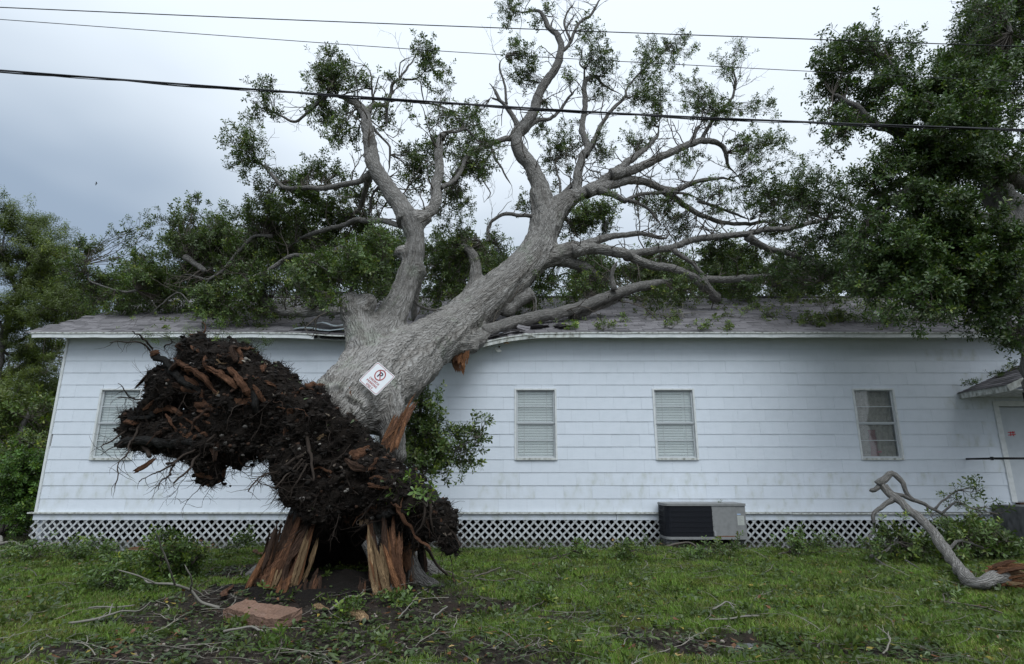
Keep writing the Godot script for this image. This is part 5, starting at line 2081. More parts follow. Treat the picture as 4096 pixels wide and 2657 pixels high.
# ------------------------------------------------------------------ where things stand: points and radii in metres
const TRUNK := [
	[-2.32,1.97,-7.45,0.346,-2.26,2.19,-7.7,0.487,-2.2,2.54,-8.4,0.549,-2.12,2.92,-9.2,0.563,-1.95,3.36,-10.2,0.542,-1.66,3.85,-11.2,0.52,-1.35,4.33,-12,0.495,-1,4.82,-12.6,0.474,-0.12,5.81,-13.2,0.44,0.44,6.54,-13.6,0.42,0.75,7.19,-13.9,0.394,0.92,7.83,-14.1,0.38],
	[-2.36,2.82,-8.7,0.346,-2.37,3.43,-9.5,0.323,-2.3,3.96,-10.1,0.299,-2.16,4.46,-10.4,0.254,-2.08,4.87,-10.6,0.223,-2.02,5.22,-10.7,0.205,-1.97,5.64,-10.8,0.196,-2,6.08,-10.9,0.195,-2.14,6.48,-11,0.193],
	[-2.33,3.2,-8.9,0.275,-2.6,3.68,-9.5,0.251,-2.76,3.99,-9.7,0.228,-2.82,4.2,-9.7,0.206],
	[-2.78,4.07,-9.7,0.183,-2.88,4.3,-9.65,0.137],
	[-2.72,4.06,-9.7,0.182,-2.54,4.26,-9.65,0.152],
	[-1.88,2.58,-8.7,0.37,-1.73,2.65,-8.8,0.268,-1.62,3.24,-10.3,0.316],
	[-1.78,2.23,-8.1,0.269,-1.64,1.91,-7.85,0.188,-1.55,1.56,-7.7,0.125],
	[-1.02,5.25,-12.9,0.244,-0.9,5.76,-13,0.16,-0.88,6.25,-13.1,0.131,-1,6.58,-13.15,0.111,-1.21,6.75,-13.2,0.075],
	[-1.22,3.95,-11.7,0.308,-0.84,4.08,-12.1,0.187,-0.6,4.38,-12.5,0.146],
	[0.9,7.7,-14.1,0.345,0.83,8.14,-14.1,0.312,0.76,8.69,-14.2,0.27],
	[0.94,7.74,-14.1,0.379,1.28,8.29,-14.2,0.303,1.56,8.57,-14.3,0.247],
	[0.38,6.5,-13.6,0.284,1.08,6.72,-13.8,0.244,1.64,6.99,-14,0.214],
	[-2.09,5.62,-10.8,0.139,-2.26,5.65,-10.75,0.095],
	[-2.04,6.39,-10.95,0.161,-1.84,6.51,-11,0.144],
	[-0.97,3.99,-11.9,0.092,-0.8,3.86,-11.85,0.073],
	[-2,5.13,-10.7,0.205,-1.84,5.18,-10.65,0.145],
	[-1.98,3.32,-9.9,0.381,-2.03,3.06,-9.3,0.392]]
const SOIL := [
	[-4.34,2.92,-7.6,0.211,-3.85,2.63,-7.5,0.424,-3.3,2.35,-7.4,0.404,-2.78,2.14,-7.35,0.332,-2.44,1.98,-7.3,0.317,-2.13,1.74,-7.25,0.248],
	[-4.33,2.46,-7.6,0.324,-4.62,2.52,-7.6,0.266,-4.61,2.23,-7.6,0.241,-4.92,1.98,-7.6,0.171,-5.12,2.07,-7.6,0.091],
	[-4.31,1.89,-7.5,0.269,-3.71,1.72,-7.45,0.288,-3.37,1.83,-7.4,0.276],
	[-3.86,1.56,-7.45,0.154,-3.76,1.34,-7.4,0.109,-3.65,1.21,-7.4,0.049],
	[-4.8,1.78,-7.5,0.145,-4.29,1.72,-7.5,0.212],
	[-3.58,2.11,-7.55,0.477,-3.09,1.93,-7.5,0.348],
	[-2.67,1.82,-7.3,0.299,-2.6,1.5,-7.2,0.308,-2.45,1.19,-7.15,0.324,-2.18,1.04,-7.15,0.26],
	[-2.27,1.58,-7.3,0.313,-1.86,1.37,-7.2,0.307,-1.5,1.17,-7.1,0.29,-1.18,0.98,-7,0.244,-0.91,0.86,-6.95,0.191,-0.74,0.7,-6.9,0.109,-0.67,0.57,-6.9,0.039],
	[-2.25,1.09,-7.2,0.236,-1.73,1.09,-7.2,0.273,-1.31,0.96,-7.1,0.247,-1.12,0.7,-7.05,0.182,-1.1,0.49,-7.05,0.075],
	[-1.38,0.69,-7,0.1,-1.4,0.48,-6.98,0.089],
	[-3.55,1.5,-7.4,0.109,-3.47,1.39,-7.4,0.044]]
const ROOTS := [
	[0,[-4.73,2.88,-7.36,0.054,-4.58,2.77,-7.36,0.052,-4.41,2.64,-7.31,0.049,-4.25,2.53,-7.25,0.046,-4.07,2.43,-7.16,0.043,-3.94,2.34,-7.16,0.04]],
	[1,[-4.48,2.79,-7.39,0.033,-4.12,2.66,-7.14,0.04,-3.88,2.53,-7.05,0.047,-3.75,2.39,-7.05,0.055,-3.66,2.25,-7.08,0.062]],
	[1,[-3.92,2.8,-7.08,0.043,-3.81,2.66,-7.05,0.044,-3.66,2.57,-7.02,0.045,-3.52,2.45,-6.99,0.046,-3.43,2.35,-6.99,0.048]],
	[1,[-4.27,2.42,-7.27,0.023,-4.04,2.36,-7.21,0.03,-3.88,2.25,-7.18,0.036,-3.76,2.15,-7.08,0.042]],
	[1,[-4.15,2.55,-7.18,0.032,-3.99,2.41,-7.15,0.034,-3.84,2.23,-7.15,0.037,-3.73,2.11,-7.08,0.039]],
	[0,[-5.06,1.69,-7.37,0.043,-4.95,1.68,-7.37,0.049,-4.73,1.74,-7.31,0.053,-4.47,1.74,-7.27,0.058,-4.13,1.72,-7.18,0.063,-3.94,1.7,-7.15,0.068]],
	[1,[-4.62,2.11,-7.39,0.035,-4.5,2.14,-7.38,0.045,-4.35,2.11,-7.32,0.054,-4.23,2.1,-7.31,0.064]],
	[1,[-4.22,1.95,-7.21,0.037,-4.08,1.84,-7.18,0.036,-3.99,1.77,-7.18,0.035,-3.95,1.62,-7.21,0.034]],
	[1,[-4.44,2.04,-7.29,0.038,-4.29,1.94,-7.21,0.031,-4.17,1.8,-7.21,0.026]],
	[1,[-4.12,2.23,-7.44,0.045,-3.87,2.1,-7.14,0.05,-3.76,2.05,-7.08,0.056]],
	[1,[-3.92,2,-7.21,0.037,-3.78,1.99,-7.12,0.035,-3.66,1.95,-7.09,0.034]],
	[1,[-4.16,2.04,-7.27,0.035,-4.05,1.98,-7.24,0.035,-3.94,1.89,-7.18,0.036,-3.86,1.85,-7.18,0.037]],
	[2,[-3.76,2.35,-7.09,0.037,-3.66,2.25,-7.08,0.05,-3.54,2.13,-7.05,0.062]],
	[1,[-3.57,2.64,-7.05,0.057,-3.44,2.52,-6.99,0.061,-3.31,2.39,-6.95,0.065,-3.22,2.24,-6.98,0.07]],
	[1,[-3.22,2.41,-7,0.037,-3.1,2.32,-6.99,0.043,-3,2.21,-6.99,0.05]],
	[0,[-3.21,2.35,-7,0.034,-3.15,2.21,-6.99,0.045,-3.12,2.05,-7.05,0.056]],
	[1,[-4.21,2.94,-7.3,0.03,-4.05,2.86,-7.18,0.026,-3.95,2.77,-7.09,0.023]],
	[0,[-4.93,2,-7.42,0.035,-4.78,2.02,-7.38,0.042,-4.61,2.09,-7.38,0.05]],
	[2,[-3.73,2.77,-7.08,0.013,-3.66,2.72,-7.05,0.013,-3.6,2.73,-7.08,0.013]],
	[2,[-3.66,2.72,-7.05,0.013,-3.76,2.67,-7.06,0.01,-3.84,2.62,-7.06,0.007]],
	[3,[-4.78,2.93,-7.39,0.014,-4.82,2.97,-7.2,0.011,-4.87,2.97,-7,0.008,-4.9,2.9,-6.8,0.006]],
	[3,[-4.76,2.95,-7.39,0.014,-4.74,3,-7.13,0.011,-4.67,3.01,-6.86,0.009,-4.54,3,-6.6,0.007]],
	[3,[-4.63,2.98,-7.4,0.011,-4.43,3.01,-7.25,0.007,-4.41,3.06,-7.1,0.004]],
	[3,[-3.59,1.88,-7.13,0.023,-3.72,1.74,-7.09,0.019,-3.86,1.62,-7.1,0.016,-3.96,1.44,-6.81,0.012,-3.97,1.35,-6.51,0.008,-3.94,1.27,-6.21,0.005]],
	[3,[-3.69,1.67,-7.14,0.02,-3.8,1.59,-7.13,0.016,-3.78,1.44,-6.87,0.013,-3.79,1.26,-6.61,0.009]],
	[3,[-4.3,1.44,-7.39,0.013,-4.11,1.35,-7,0.01,-3.9,1.29,-6.6,0.007,-3.75,1.21,-6.2,0.004]],
	[3,[-4.78,1.97,-7.42,0.016,-4.76,1.79,-7.27,0.013,-4.61,1.6,-6.96,0.01,-4.46,1.44,-6.65,0.008,-4.27,1.21,-6.34,0.005]],
	[3,[-4.97,1.88,-7.45,0.013,-4.97,1.82,-7.32,0.011,-5,1.71,-7.19,0.008,-5,1.63,-7.06,0.006]],
	[3,[-4.88,1.79,-7.37,0.009,-4.92,1.67,-7.22,0.006,-5,1.55,-7.07,0.004]],
	[3,[-4.14,1.62,-7.27,0.02,-4.2,1.55,-7.33,0.019,-4.18,1.49,-7.2,0.018,-4.18,1.47,-7.06,0.017]],
	[3,[-4.78,2.26,-7.4,0.009,-4.88,2.29,-7.25,0.007,-4.97,2.46,-7.1,0.004]],
	[3,[-4.92,2.3,-7.4,0.007,-4.94,2.28,-7.25,0.006,-4.96,2.24,-7.1,0.004]],
	[3,[-4.72,1.72,-7.33,0.02,-4.62,1.63,-7.31,0.023,-4.47,1.55,-7.16,0.025]],
	[3,[-2.49,1.88,-6.96,0.032,-2.43,1.68,-6.91,0.024,-2.36,1.51,-6.83,0.017,-2.27,1.25,-6.74,0.011]],
	[3,[-2.49,1.58,-6.91,0.022,-2.64,1.47,-6.85,0.018,-2.79,1.4,-6.9,0.014,-2.9,1.3,-6.71,0.01,-2.91,1.15,-6.53,0.006]],
	[3,[-2.49,1.53,-6.88,0.014,-2.62,1.34,-6.81,0.011,-2.65,1.21,-6.61,0.007,-2.84,1.26,-6.41,0.004]],
	[3,[-2.47,1.52,-6.89,0.012,-2.56,1.34,-6.82,0.01,-2.7,1.16,-6.88,0.007,-2.71,1.02,-6.75,0.004]],
	[3,[-2.43,1.47,-6.87,0.014,-2.46,1.28,-6.77,0.01,-2.54,1.04,-6.78,0.006]],
	[3,[-2.82,1.4,-6.98,0.012,-2.82,1.32,-6.68,0.008,-2.79,1.22,-6.38,0.004]],
	[3,[-1.99,1.38,-6.9,0.012,-1.9,1.25,-6.88,0.01,-1.84,1.16,-6.91,0.008,-1.79,1.09,-6.91,0.006]],
	[1,[-1.33,1.02,-6.73,0.036,-1.19,0.82,-6.71,0.029,-1.04,0.63,-6.76,0.024,-0.87,0.53,-6.57,0.017]],
	[3,[-1.15,1.14,-6.77,0.019,-1.08,1.15,-6.79,0.017,-1,1.04,-6.75,0.015,-0.98,0.86,-6.7,0.013,-1.08,0.67,-6.78,0.011,-1.13,0.45,-6.91,0.01,-1.1,0.19,-6.8,0.007]],
	[3,[-0.96,1.09,-6.83,0.021,-0.89,0.95,-6.73,0.015,-0.9,0.72,-6.74,0.009]],
	[3,[-1.06,1.02,-6.76,0.009,-1.17,0.97,-6.73,0.007,-1.32,0.99,-6.76,0.006,-1.47,0.93,-6.85,0.004]],
	[3,[-1.23,0.84,-6.79,0.01,-1.3,0.66,-6.91,0.008,-1.33,0.6,-6.91,0.006]],
	[0,[-1.23,1.26,-6.86,0.052,-1.05,1.19,-6.9,0.048,-0.94,1.13,-6.96,0.044,-0.8,1.02,-6.87,0.039]],
	[1,[-0.88,0.95,-6.76,0.03,-0.82,0.9,-6.76,0.027,-0.8,0.83,-6.76,0.024]],
	[3,[-1.04,0.44,-7.39,0.019,-0.99,0.29,-7.52,0.018,-0.87,0.13,-7.64,0.017,-0.72,0.03,-7.77,0.016,-0.48,0.06,-7.89,0.015]],
	[3,[-0.76,0.79,-6.79,0.013,-0.64,0.65,-6.83,0.01,-0.56,0.56,-6.76,0.007]],
	[1,[-1.97,1.53,-6.9,0.04,-1.85,1.46,-6.87,0.044,-1.73,1.4,-6.84,0.048,-1.63,1.35,-6.84,0.052]],
	[1,[-1.66,1.28,-6.81,0.039,-1.53,1.29,-6.81,0.045,-1.36,1.26,-6.81,0.051]],
	[1,[-1.66,1.21,-6.82,0.03,-1.51,1.18,-6.79,0.024]],
	[0,[-1.56,0.84,-6.94,0.036,-1.45,0.9,-6.84,0.04,-1.35,0.95,-6.78,0.044]]]
const SOIL_SHARDS := [
	[[-2.361,1.73,-6.98],[-2.19,1.867,-6.95],0.066,1],
	[[-3.178,2.693,-7.16],[-3.129,2.59,-7.07],0.087,0],
	[[-2.758,2.043,-6.98],[-2.625,2.098,-6.98],0.083,0],
	[[-3.089,2.451,-7.01],[-2.936,2.395,-7.01],0.051,0],
	[[-4.646,1.351,-7.18],[-4.408,1.527,-7.18],0.069,0],
	[[-1.927,1.53,-6.9],[-1.74,1.641,-7.05],0.123,0],
	[[-1.531,1.251,-6.78],[-1.345,1.265,-6.78],0.09,0],
	[[-1.656,1.209,-6.75],[-1.395,1.174,-6.72],0.036,0],
	[[-1.029,1.175,-7.37],[-0.938,1.129,-6.95],0.065,0],
	[[-4.743,2.853,-7.3],[-4.622,2.891,-7.3],0.092,0],
	[[-4.113,1.659,-7.22],[-3.991,1.59,-7.22],0.071,0],
	[[-2.482,1.853,-6.96],[-2.422,1.699,-6.96],0.063,0]]
const STUMP_SPLINTERS := [
	[[-1.29,0.041,-6.62],[-1.582,0.829,-6.72],0.132,1,0.35],
	[[-1.431,0.08,-6.62],[-1.605,0.758,-6.74],0.084,1,0.35],
	[[-1.359,0.284,-6.75],[-1.483,0.868,-6.85],0.172,0,0.35],
	[[-1.26,0.218,-6.75],[-1.365,0.681,-6.85],0.114,0,0.35],
	[[-1.246,0.051,-6.9],[-1.296,0.302,-6.95],0.073,1,0.35],
	[[-2.458,0.169,-7],[-2.408,0.558,-7.15],0.104,1,0.35],
	[[-2.821,0.15,-6.95],[-2.65,0.465,-7.2],0.162,0,0.35],
	[[-2.62,0.088,-6.85],[-2.421,0.901,-7.05],0.192,0,0.35],
	[[-2.787,0.169,-6.85],[-2.61,0.561,-7],0.222,0,0.35],
	[[-2.413,0.2,-6.85],[-2.332,0.832,-7],0.087,1,0.35],
	[[-2.598,0.429,-7],[-2.513,0.873,-7.1],0.199,2,0.35],
	[[-2.792,0.141,-6.85],[-2.554,0.252,-7],0.116,0,0.35],
	[[-2.518,0.155,-6.85],[-2.388,0.26,-6.95],0.073,0,0.35],
	[[-2.458,0.759,-7.2],[-2.475,0.442,-7.15],0.125,0,0.35],
	[[-2.332,0.057,-6.8],[-2.29,0.209,-6.85],0.086,2,0.35],
	[[-2.201,0.182,-6.85],[-2.166,0.269,-6.9],0.087,2,0.35],
	[[-2.657,0.08,-6.75],[-2.439,0.137,-6.8],0.085,0,0.35],
	[[-2.235,0.048,-6.65],[-2.244,0.253,-6.75],0.084,2,0.35],
	[[-2.137,0.048,-6.65],[-2.12,0.307,-6.75],0.07,2,0.35],
	[[-1.996,0.025,-6.7],[-2.051,0.16,-6.75],0.071,2,0.35],
	[[-2.302,0.071,-6.6],[-2.246,0.178,-6.65],0.083,0,0.35],
	[[-1.634,0.058,-6.6],[-1.643,0.235,-6.7],0.07,2,0.35],
	[[-2.515,0.048,-6.65],[-2.522,0.258,-6.8],0.098,3,0.35],
	[[-2.69,0.12,-6.75],[-2.666,0.385,-6.95],0.1,3,0.35],
	[[-1.778,0.768,-7.1],[-1.751,0.882,-7.15],0.092,1,0.35]]
const TRUNK_SPLINTERS := [
	[[-1.542,1.635,-7.3],[-1.372,2.468,-8.1],0.114,0,0.3],
	[[-1.623,1.635,-7.3],[-1.53,2.161,-7.7],0.114,0,0.3],
	[[-1.481,1.602,-7.25],[-1.457,2.092,-7.7],0.081,3,0.3],
	[[-1.598,1.779,-7.3],[-1.514,1.923,-7.5],0.033,3,0.3],
	[[-1.042,3.809,-11.6],[-1.021,3.221,-11.5],0.162,0,0.3],
	[[-1.175,3.726,-11.6],[-1.051,3.355,-11.5],0.188,0,0.3],
	[[-0.934,3.781,-11.6],[-0.977,3.444,-11.55],0.108,3,0.3],
	[[-1.097,3.836,-11.6],[-1.123,3.471,-11.4],0.162,0,0.3]]
const LIMBS := [
	[-2.2,6.48,-11,0.201,-2.36,6.85,-11.14,0.188,-2.7,7.33,-11.29,0.175,-3.08,7.98,-11.43,0.162,-3.22,8.54,-11.58,0.148,-3.35,9.08,-11.72,0.133,-3.46,9.52,-11.87,0.117,-3.71,9.9,-12.01,0.1,-4.05,10.18,-12.16,0.083,-4.55,10.43,-12.3,0.065],
	[-1.95,6.45,-11,0.14,-1.86,6.62,-11.17,0.131,-1.65,7.01,-11.33,0.122,-1.71,7.44,-11.5,0.113,-1.65,7.96,-11.67,0.103,-1.7,8.69,-11.83,0.094,-1.7,9.12,-12,0.083],
	[-1.91,5.24,-11.2,0.057,-1.96,4.98,-11.27,0.064,-2.01,4.68,-11.33,0.071,-2.05,4.37,-11.4,0.078],
	[0.87,8.48,-14.2,0.264,0.72,9.09,-14.26,0.225,0.48,9.67,-14.31,0.205,0.21,10.1,-14.37,0.189,0.12,10.6,-14.42,0.175,0.36,10.95,-14.48,0.162,0.64,11.46,-14.53,0.15,0.77,11.98,-14.59,0.139,0.99,12.51,-14.64,0.128,1.34,13.11,-14.7,0.118,1.46,13.61,-14.76,0.108,1.49,14,-14.81,0.098,1.33,14.43,-14.87,0.088,1.14,14.68,-14.92,0.078,0.95,15.21,-14.98,0.069,0.75,15.41,-15.03,0.059,0.39,15.4,-15.09,0.049,0.04,15.49,-15.14,0.04,-0.14,15.66,-15.2,0.031],
	[1.52,13.79,-14.9,0.054,1.78,14.13,-14.97,0.051,1.95,14.66,-15.03,0.047,2.23,15.14,-15.1,0.043,2.5,15.38,-15.17,0.039,2.78,15.94,-15.23,0.035,2.91,16.25,-15.3,0.031],
	[1.8,14.31,-15,0.04,1.65,14.86,-15.05,0.035,1.69,15.26,-15.1,0.031,1.89,15.67,-15.15,0.026,1.99,15.88,-15.2,0.021],
	[1.19,14.78,-15,0.03,1.31,15.2,-15.1,0.02],
	[0.2,10.86,-14.5,0.079,0.03,11.25,-14.46,0.07,-0.2,11.59,-14.42,0.061,-0.34,11.72,-14.38,0.051,-0.5,12.01,-14.34,0.042,-0.65,12.22,-14.3,0.033],
	[-0.18,11.63,-14.4,0.037,-0.2,12.18,-14.35,0.033,-0.34,12.63,-14.3,0.028,-0.34,12.92,-14.25,0.024,-0.2,13.04,-14.2,0.019],
	[-0.36,11.73,-14.4,0.028,-0.62,11.77,-14.3,0.023],
	[0.4,10.86,-14.5,0.065,0.74,11.21,-14.57,0.059,1.12,11.29,-14.63,0.052,1.41,11.63,-14.7,0.045,1.62,12,-14.77,0.038,1.87,12.38,-14.83,0.031,1.98,12.54,-14.9,0.024],
	[0.12,10.53,-14.4,0.092,-0.24,10.44,-14.33,0.082,-0.6,10.24,-14.26,0.071,-0.91,10.04,-14.19,0.061,-1.26,9.75,-14.11,0.051,-1.51,9.27,-14.04,0.041,-1.67,8.94,-13.97,0.031,-1.92,8.71,-13.9,0.022],
	[-0.6,10.15,-14.2,0.036,-0.42,9.74,-14.27,0.03,-0.19,9.33,-14.33,0.024,-0.01,9.02,-14.4,0.018],
	[-0.55,10,-14.2,0.027,-0.73,9.65,-14.2,0.024,-0.81,9.16,-14.2,0.02,-0.59,8.72,-14.2,0.017,-0.76,8.43,-14.2,0.013],
	[0.94,7.91,-14.1,0.065,0.68,7.94,-14,0.059,0.29,7.91,-13.9,0.053,-0.18,7.89,-13.8,0.047,-0.52,7.66,-13.7,0.041,-0.62,7.32,-13.6,0.036,-0.59,7.06,-13.5,0.03,-0.75,6.93,-13.4,0.024],
	[1.54,8.58,-14.3,0.204,2.01,8.86,-14.46,0.166,2.5,9.24,-14.62,0.143,3,9.69,-14.79,0.122,3.38,10.09,-14.95,0.104,3.82,10.5,-15.11,0.086,4.11,10.84,-15.28,0.069,4.42,11.25,-15.44,0.052,4.57,11.85,-15.6,0.035],
	[2.87,9.5,-14.6,0.137,3.46,9.71,-14.75,0.128,4.07,10.08,-14.89,0.12,4.7,10.46,-15.04,0.11,5.3,10.81,-15.18,0.101,5.79,11.01,-15.33,0.091,6.19,11.05,-15.47,0.081,6.48,10.97,-15.62,0.07,6.61,10.67,-15.76,0.059,6.69,10.48,-15.91,0.048,7.03,10.26,-16.05,0.037,7.17,10.09,-16.2,0.025],
	[5.42,10.97,-15.4,0.069,5.62,11.42,-15.45,0.054,5.78,11.68,-15.5,0.04],
	[5.82,11.21,-15.6,0.06,6.11,11.72,-15.66,0.054,6.47,12.22,-15.71,0.049,6.83,12.6,-15.77,0.044,7.1,13.11,-15.83,0.038,7.21,13.57,-15.89,0.033,7.17,13.92,-15.94,0.027,7.19,14.45,-16,0.021],
	[2.14,8.85,-14.4,0.152,2.48,9.05,-14.54,0.141,2.83,9.22,-14.68,0.13,3.32,9.42,-14.82,0.119,3.82,9.45,-14.96,0.107,4.32,9.34,-15.1,0.094,4.83,9.36,-15.24,0.082,5.37,9.65,-15.38,0.069,5.91,9.83,-15.52,0.056,6.55,9.93,-15.66,0.043,6.98,9.76,-15.8,0.03],
	[2.45,8.9,-14.4,0.099,2.87,8.78,-14.5,0.086,3.17,8.61,-14.6,0.072],
	[3.15,8.68,-14.6,0.059,3.56,8.93,-14.75,0.052,4.25,9.08,-14.9,0.044,4.99,9.14,-15.05,0.036,5.54,8.98,-15.2,0.028],
	[3.29,8.68,-14.6,0.054,3.72,8.6,-14.73,0.047,4.01,8.37,-14.87,0.04,4.22,8.13,-15,0.032],
	[4.42,9.14,-15,0.093,4.79,9.03,-15.2,0.086,5.22,8.82,-15.4,0.079,5.84,8.61,-15.6,0.071,6.48,8.54,-15.8,0.064,7.2,8.61,-16,0.056,7.79,8.78,-16.2,0.048,8.43,8.76,-16.4,0.04],
	[5.52,9.08,-15.4,0.048,6.24,8.9,-15.57,0.04,6.77,8.77,-15.73,0.032,7.22,8.69,-15.9,0.024],
	[1.78,8.73,-14.4,0.152,1.85,9.41,-14.47,0.124,2.01,10.06,-14.55,0.11,2.17,10.36,-14.62,0.098,2.03,11.03,-14.69,0.088,2.16,11.78,-14.76,0.079,2.17,12.6,-14.84,0.071,2.38,12.88,-14.91,0.062,2.59,12.94,-14.98,0.053,2.79,12.71,-15.05,0.045,3.19,12.54,-15.13,0.037,3.44,12.42,-15.2,0.03],
	[2.18,12.71,-14.9,0.034,2.19,13.18,-14.93,0.029,2.08,13.37,-14.95,0.025,2.14,13.73,-14.97,0.02,2.18,14.04,-15,0.015],
	[2.11,10.14,-14.6,0.083,2.38,10.63,-14.72,0.076,2.55,11.08,-14.85,0.068,2.78,11.54,-14.97,0.06,3.11,12.02,-15.1,0.051,3.45,12.44,-15.22,0.043,3.57,12.87,-15.35,0.034,4.06,13.55,-15.47,0.025,4.69,14.31,-15.6,0.016],
	[1.16,8.63,-14.5,0.09,1.52,8.94,-14.53,0.075,1.76,9.26,-14.57,0.061,1.87,9.58,-14.6,0.046],
	[1.34,8.73,-14.5,0.036,1.35,9.21,-14.57,0.03,1.27,9.6,-14.63,0.025,1.26,9.94,-14.7,0.019],
	[1.39,8.01,-14.2,0.061,1.66,7.81,-14.4,0.053,1.81,7.57,-14.6,0.045],
	[2.08,7.91,-14.5,0.04,2.48,8.28,-14.43,0.037,2.54,7.8,-14.37,0.034,2.56,7.53,-14.3,0.031],
	[1.46,6.94,-13.95,0.189,1.68,7.01,-14.02,0.137,2.11,7.22,-14.09,0.115,2.37,7.35,-14.17,0.099,2.73,7.46,-14.24,0.085,3.25,7.56,-14.31,0.072,3.7,7.57,-14.38,0.06,4.05,7.51,-14.46,0.05,4.23,7.56,-14.53,0.04,4.41,7.78,-14.6,0.03],
	[1.66,6.9,-13.9,0.18,2.09,7.02,-13.99,0.15,2.76,6.95,-14.08,0.137,3.11,6.85,-14.16,0.127,3.53,6.7,-14.25,0.119,3.85,6.65,-14.34,0.112,4.41,6.59,-14.43,0.106,4.93,6.4,-14.52,0.099,5.38,6.36,-14.61,0.094,6.06,6.41,-14.69,0.089,6.75,6.49,-14.78,0.084,7.22,6.52,-14.87,0.079,7.79,6.6,-14.96,0.075,8.4,6.53,-15.05,0.07,8.77,6.66,-15.14,0.066,9.19,6.81,-15.22,0.062,9.6,6.85,-15.31,0.058,10,6.75,-15.4,0.054],
	[3.05,6.84,-14.1,0.108,3.25,6.97,-14.25,0.104,3.8,7.12,-14.4,0.099,4.36,7.27,-14.55,0.095,5.08,7.56,-14.7,0.09,5.8,7.72,-14.85,0.085,6.62,7.86,-15,0.08,7.29,8.06,-15.15,0.075,8.05,8.16,-15.3,0.07,8.84,8.42,-15.45,0.065,9.65,8.66,-15.6,0.059,10.2,8.66,-15.75,0.053,10.66,8.62,-15.9,0.047],
	[6.7,7.75,-15,0.098,7.24,7.52,-15.18,0.09,7.99,7.4,-15.36,0.081,8.51,7.26,-15.54,0.073,9.05,7.1,-15.72,0.064,9.3,6.92,-15.9,0.056],
	[4.4,7.12,-14.4,0.059,4.52,6.98,-14.4,0.059,4.84,6.76,-14.4,0.059,5.07,6.49,-14.4,0.059,5.19,6.4,-14.4,0.059],
	[5.05,6.3,-14.5,0.127,5.38,5.99,-14.7,0.136,5.7,5.85,-14.9,0.146],
	[1.25,6.66,-13.9,0.163,1.59,6.64,-14.07,0.153,1.94,6.57,-14.25,0.142,2.21,6.41,-14.43,0.13,2.36,6.25,-14.6,0.119],
	[2.53,5.73,-13.4,0.062,2.47,6,-13.37,0.055,2.5,6.2,-13.33,0.047,2.62,6.39,-13.3,0.039],
	[-0.62,4.38,-12.45,0.156,-0.13,4.64,-12.75,0.153,0.62,4.92,-13.1,0.143,1.4,5.13,-13.3,0.138,2.13,5.45,-13.5,0.133,3.04,5.82,-13.7,0.123,3.9,6.05,-13.9,0.109,4.54,6.25,-14.1,0.082],
	[1.5,5.06,-13.6,0.101,1.83,5.2,-13.68,0.096,2.24,5.38,-13.75,0.091,2.66,5.57,-13.82,0.086,2.84,5.68,-13.9,0.08],
	[0.37,5.53,-13.3,0.177,0.13,5.33,-13.17,0.18,-0.06,5.1,-13.03,0.182,-0.24,4.94,-12.9,0.185],
	[0.56,5,-13.1,0.03,0.58,5.31,-13.1,0.026,0.55,5.43,-13.1,0.023],
	[-3.2,7.84,-11.6,0.072,-3.5,7.7,-11.71,0.068,-3.86,7.7,-11.82,0.063,-4.22,7.67,-11.93,0.059,-4.67,7.73,-12.04,0.055,-5.12,7.79,-12.16,0.05,-5.44,7.88,-12.27,0.046,-5.73,8.21,-12.38,0.042,-6.06,8.58,-12.49,0.037,-6.41,8.77,-12.6,0.032],
	[-3.24,9.17,-11.8,0.034,-3.12,9,-11.9,0.03,-2.88,8.76,-12,0.026,-2.89,8.4,-12.1,0.021,-2.95,8.15,-12.2,0.017],
	[-3.49,9.54,-11.9,0.083,-3.36,9.85,-12,0.065,-3.11,9.96,-12.1,0.056,-3.03,10.15,-12.2,0.049,-3,10.43,-12.3,0.042,-3,10.75,-12.4,0.036,-2.84,11,-12.5,0.031,-2.69,11.38,-12.6,0.025,-2.54,11.76,-12.7,0.02,-2.42,12.2,-12.8,0.015],
	[-3.05,9.9,-12.1,0.035,-3,9.64,-12.1,0.028,-3.02,9.38,-12.1,0.021],
	[-2.96,10.15,-12.2,0.032,-2.6,10.26,-12.35,0.027,-2.19,10.28,-12.5,0.022,-1.85,10.35,-12.65,0.017,-1.57,10.29,-12.8,0.011],
	[-2.73,10.9,-12.4,0.029,-2.43,10.96,-12.45,0.022,-2.22,11.19,-12.5,0.015],
	[-3.34,10,-12.1,0.032,-3.42,10.39,-12.13,0.026,-3.49,10.87,-12.17,0.02,-3.62,11.1,-12.2,0.014],
	[-2.85,11.04,-12.5,0.022,-2.86,11.51,-12.55,0.017,-2.63,11.72,-12.6,0.011],
	[-4.57,10.27,-12.2,0.05,-4.65,10.19,-12.25,0.046,-4.88,10.06,-12.3,0.041,-5.09,9.85,-12.35,0.037,-5.31,9.7,-12.4,0.032,-5.63,9.84,-12.45,0.028,-5.96,10.04,-12.5,0.024,-6.36,10.24,-12.55,0.019,-6.6,10.48,-12.6,0.015],
	[-1.69,9.05,-12,0.048,-1.55,9.26,-12.18,0.043,-1.32,9.41,-12.35,0.037,-1.12,9.56,-12.52,0.032,-0.88,9.39,-12.7,0.025],
	[-1.6,7.5,-11.6,0.046,-1.35,7.89,-12,0.047,-1.23,8.38,-12.4,0.049,-1.13,8.96,-12.8,0.051,-0.83,9.45,-13.2,0.053,-0.55,9.83,-13.6,0.054],
	[-3.26,7.82,-11.8,0.073,-3.43,7.63,-12.13,0.063,-3.61,7.46,-12.47,0.053,-3.94,7.39,-12.8,0.043],
	[-3,7.5,-11.6,0.033,-3.19,7.38,-11.8,0.03,-3.26,7.01,-12,0.027],
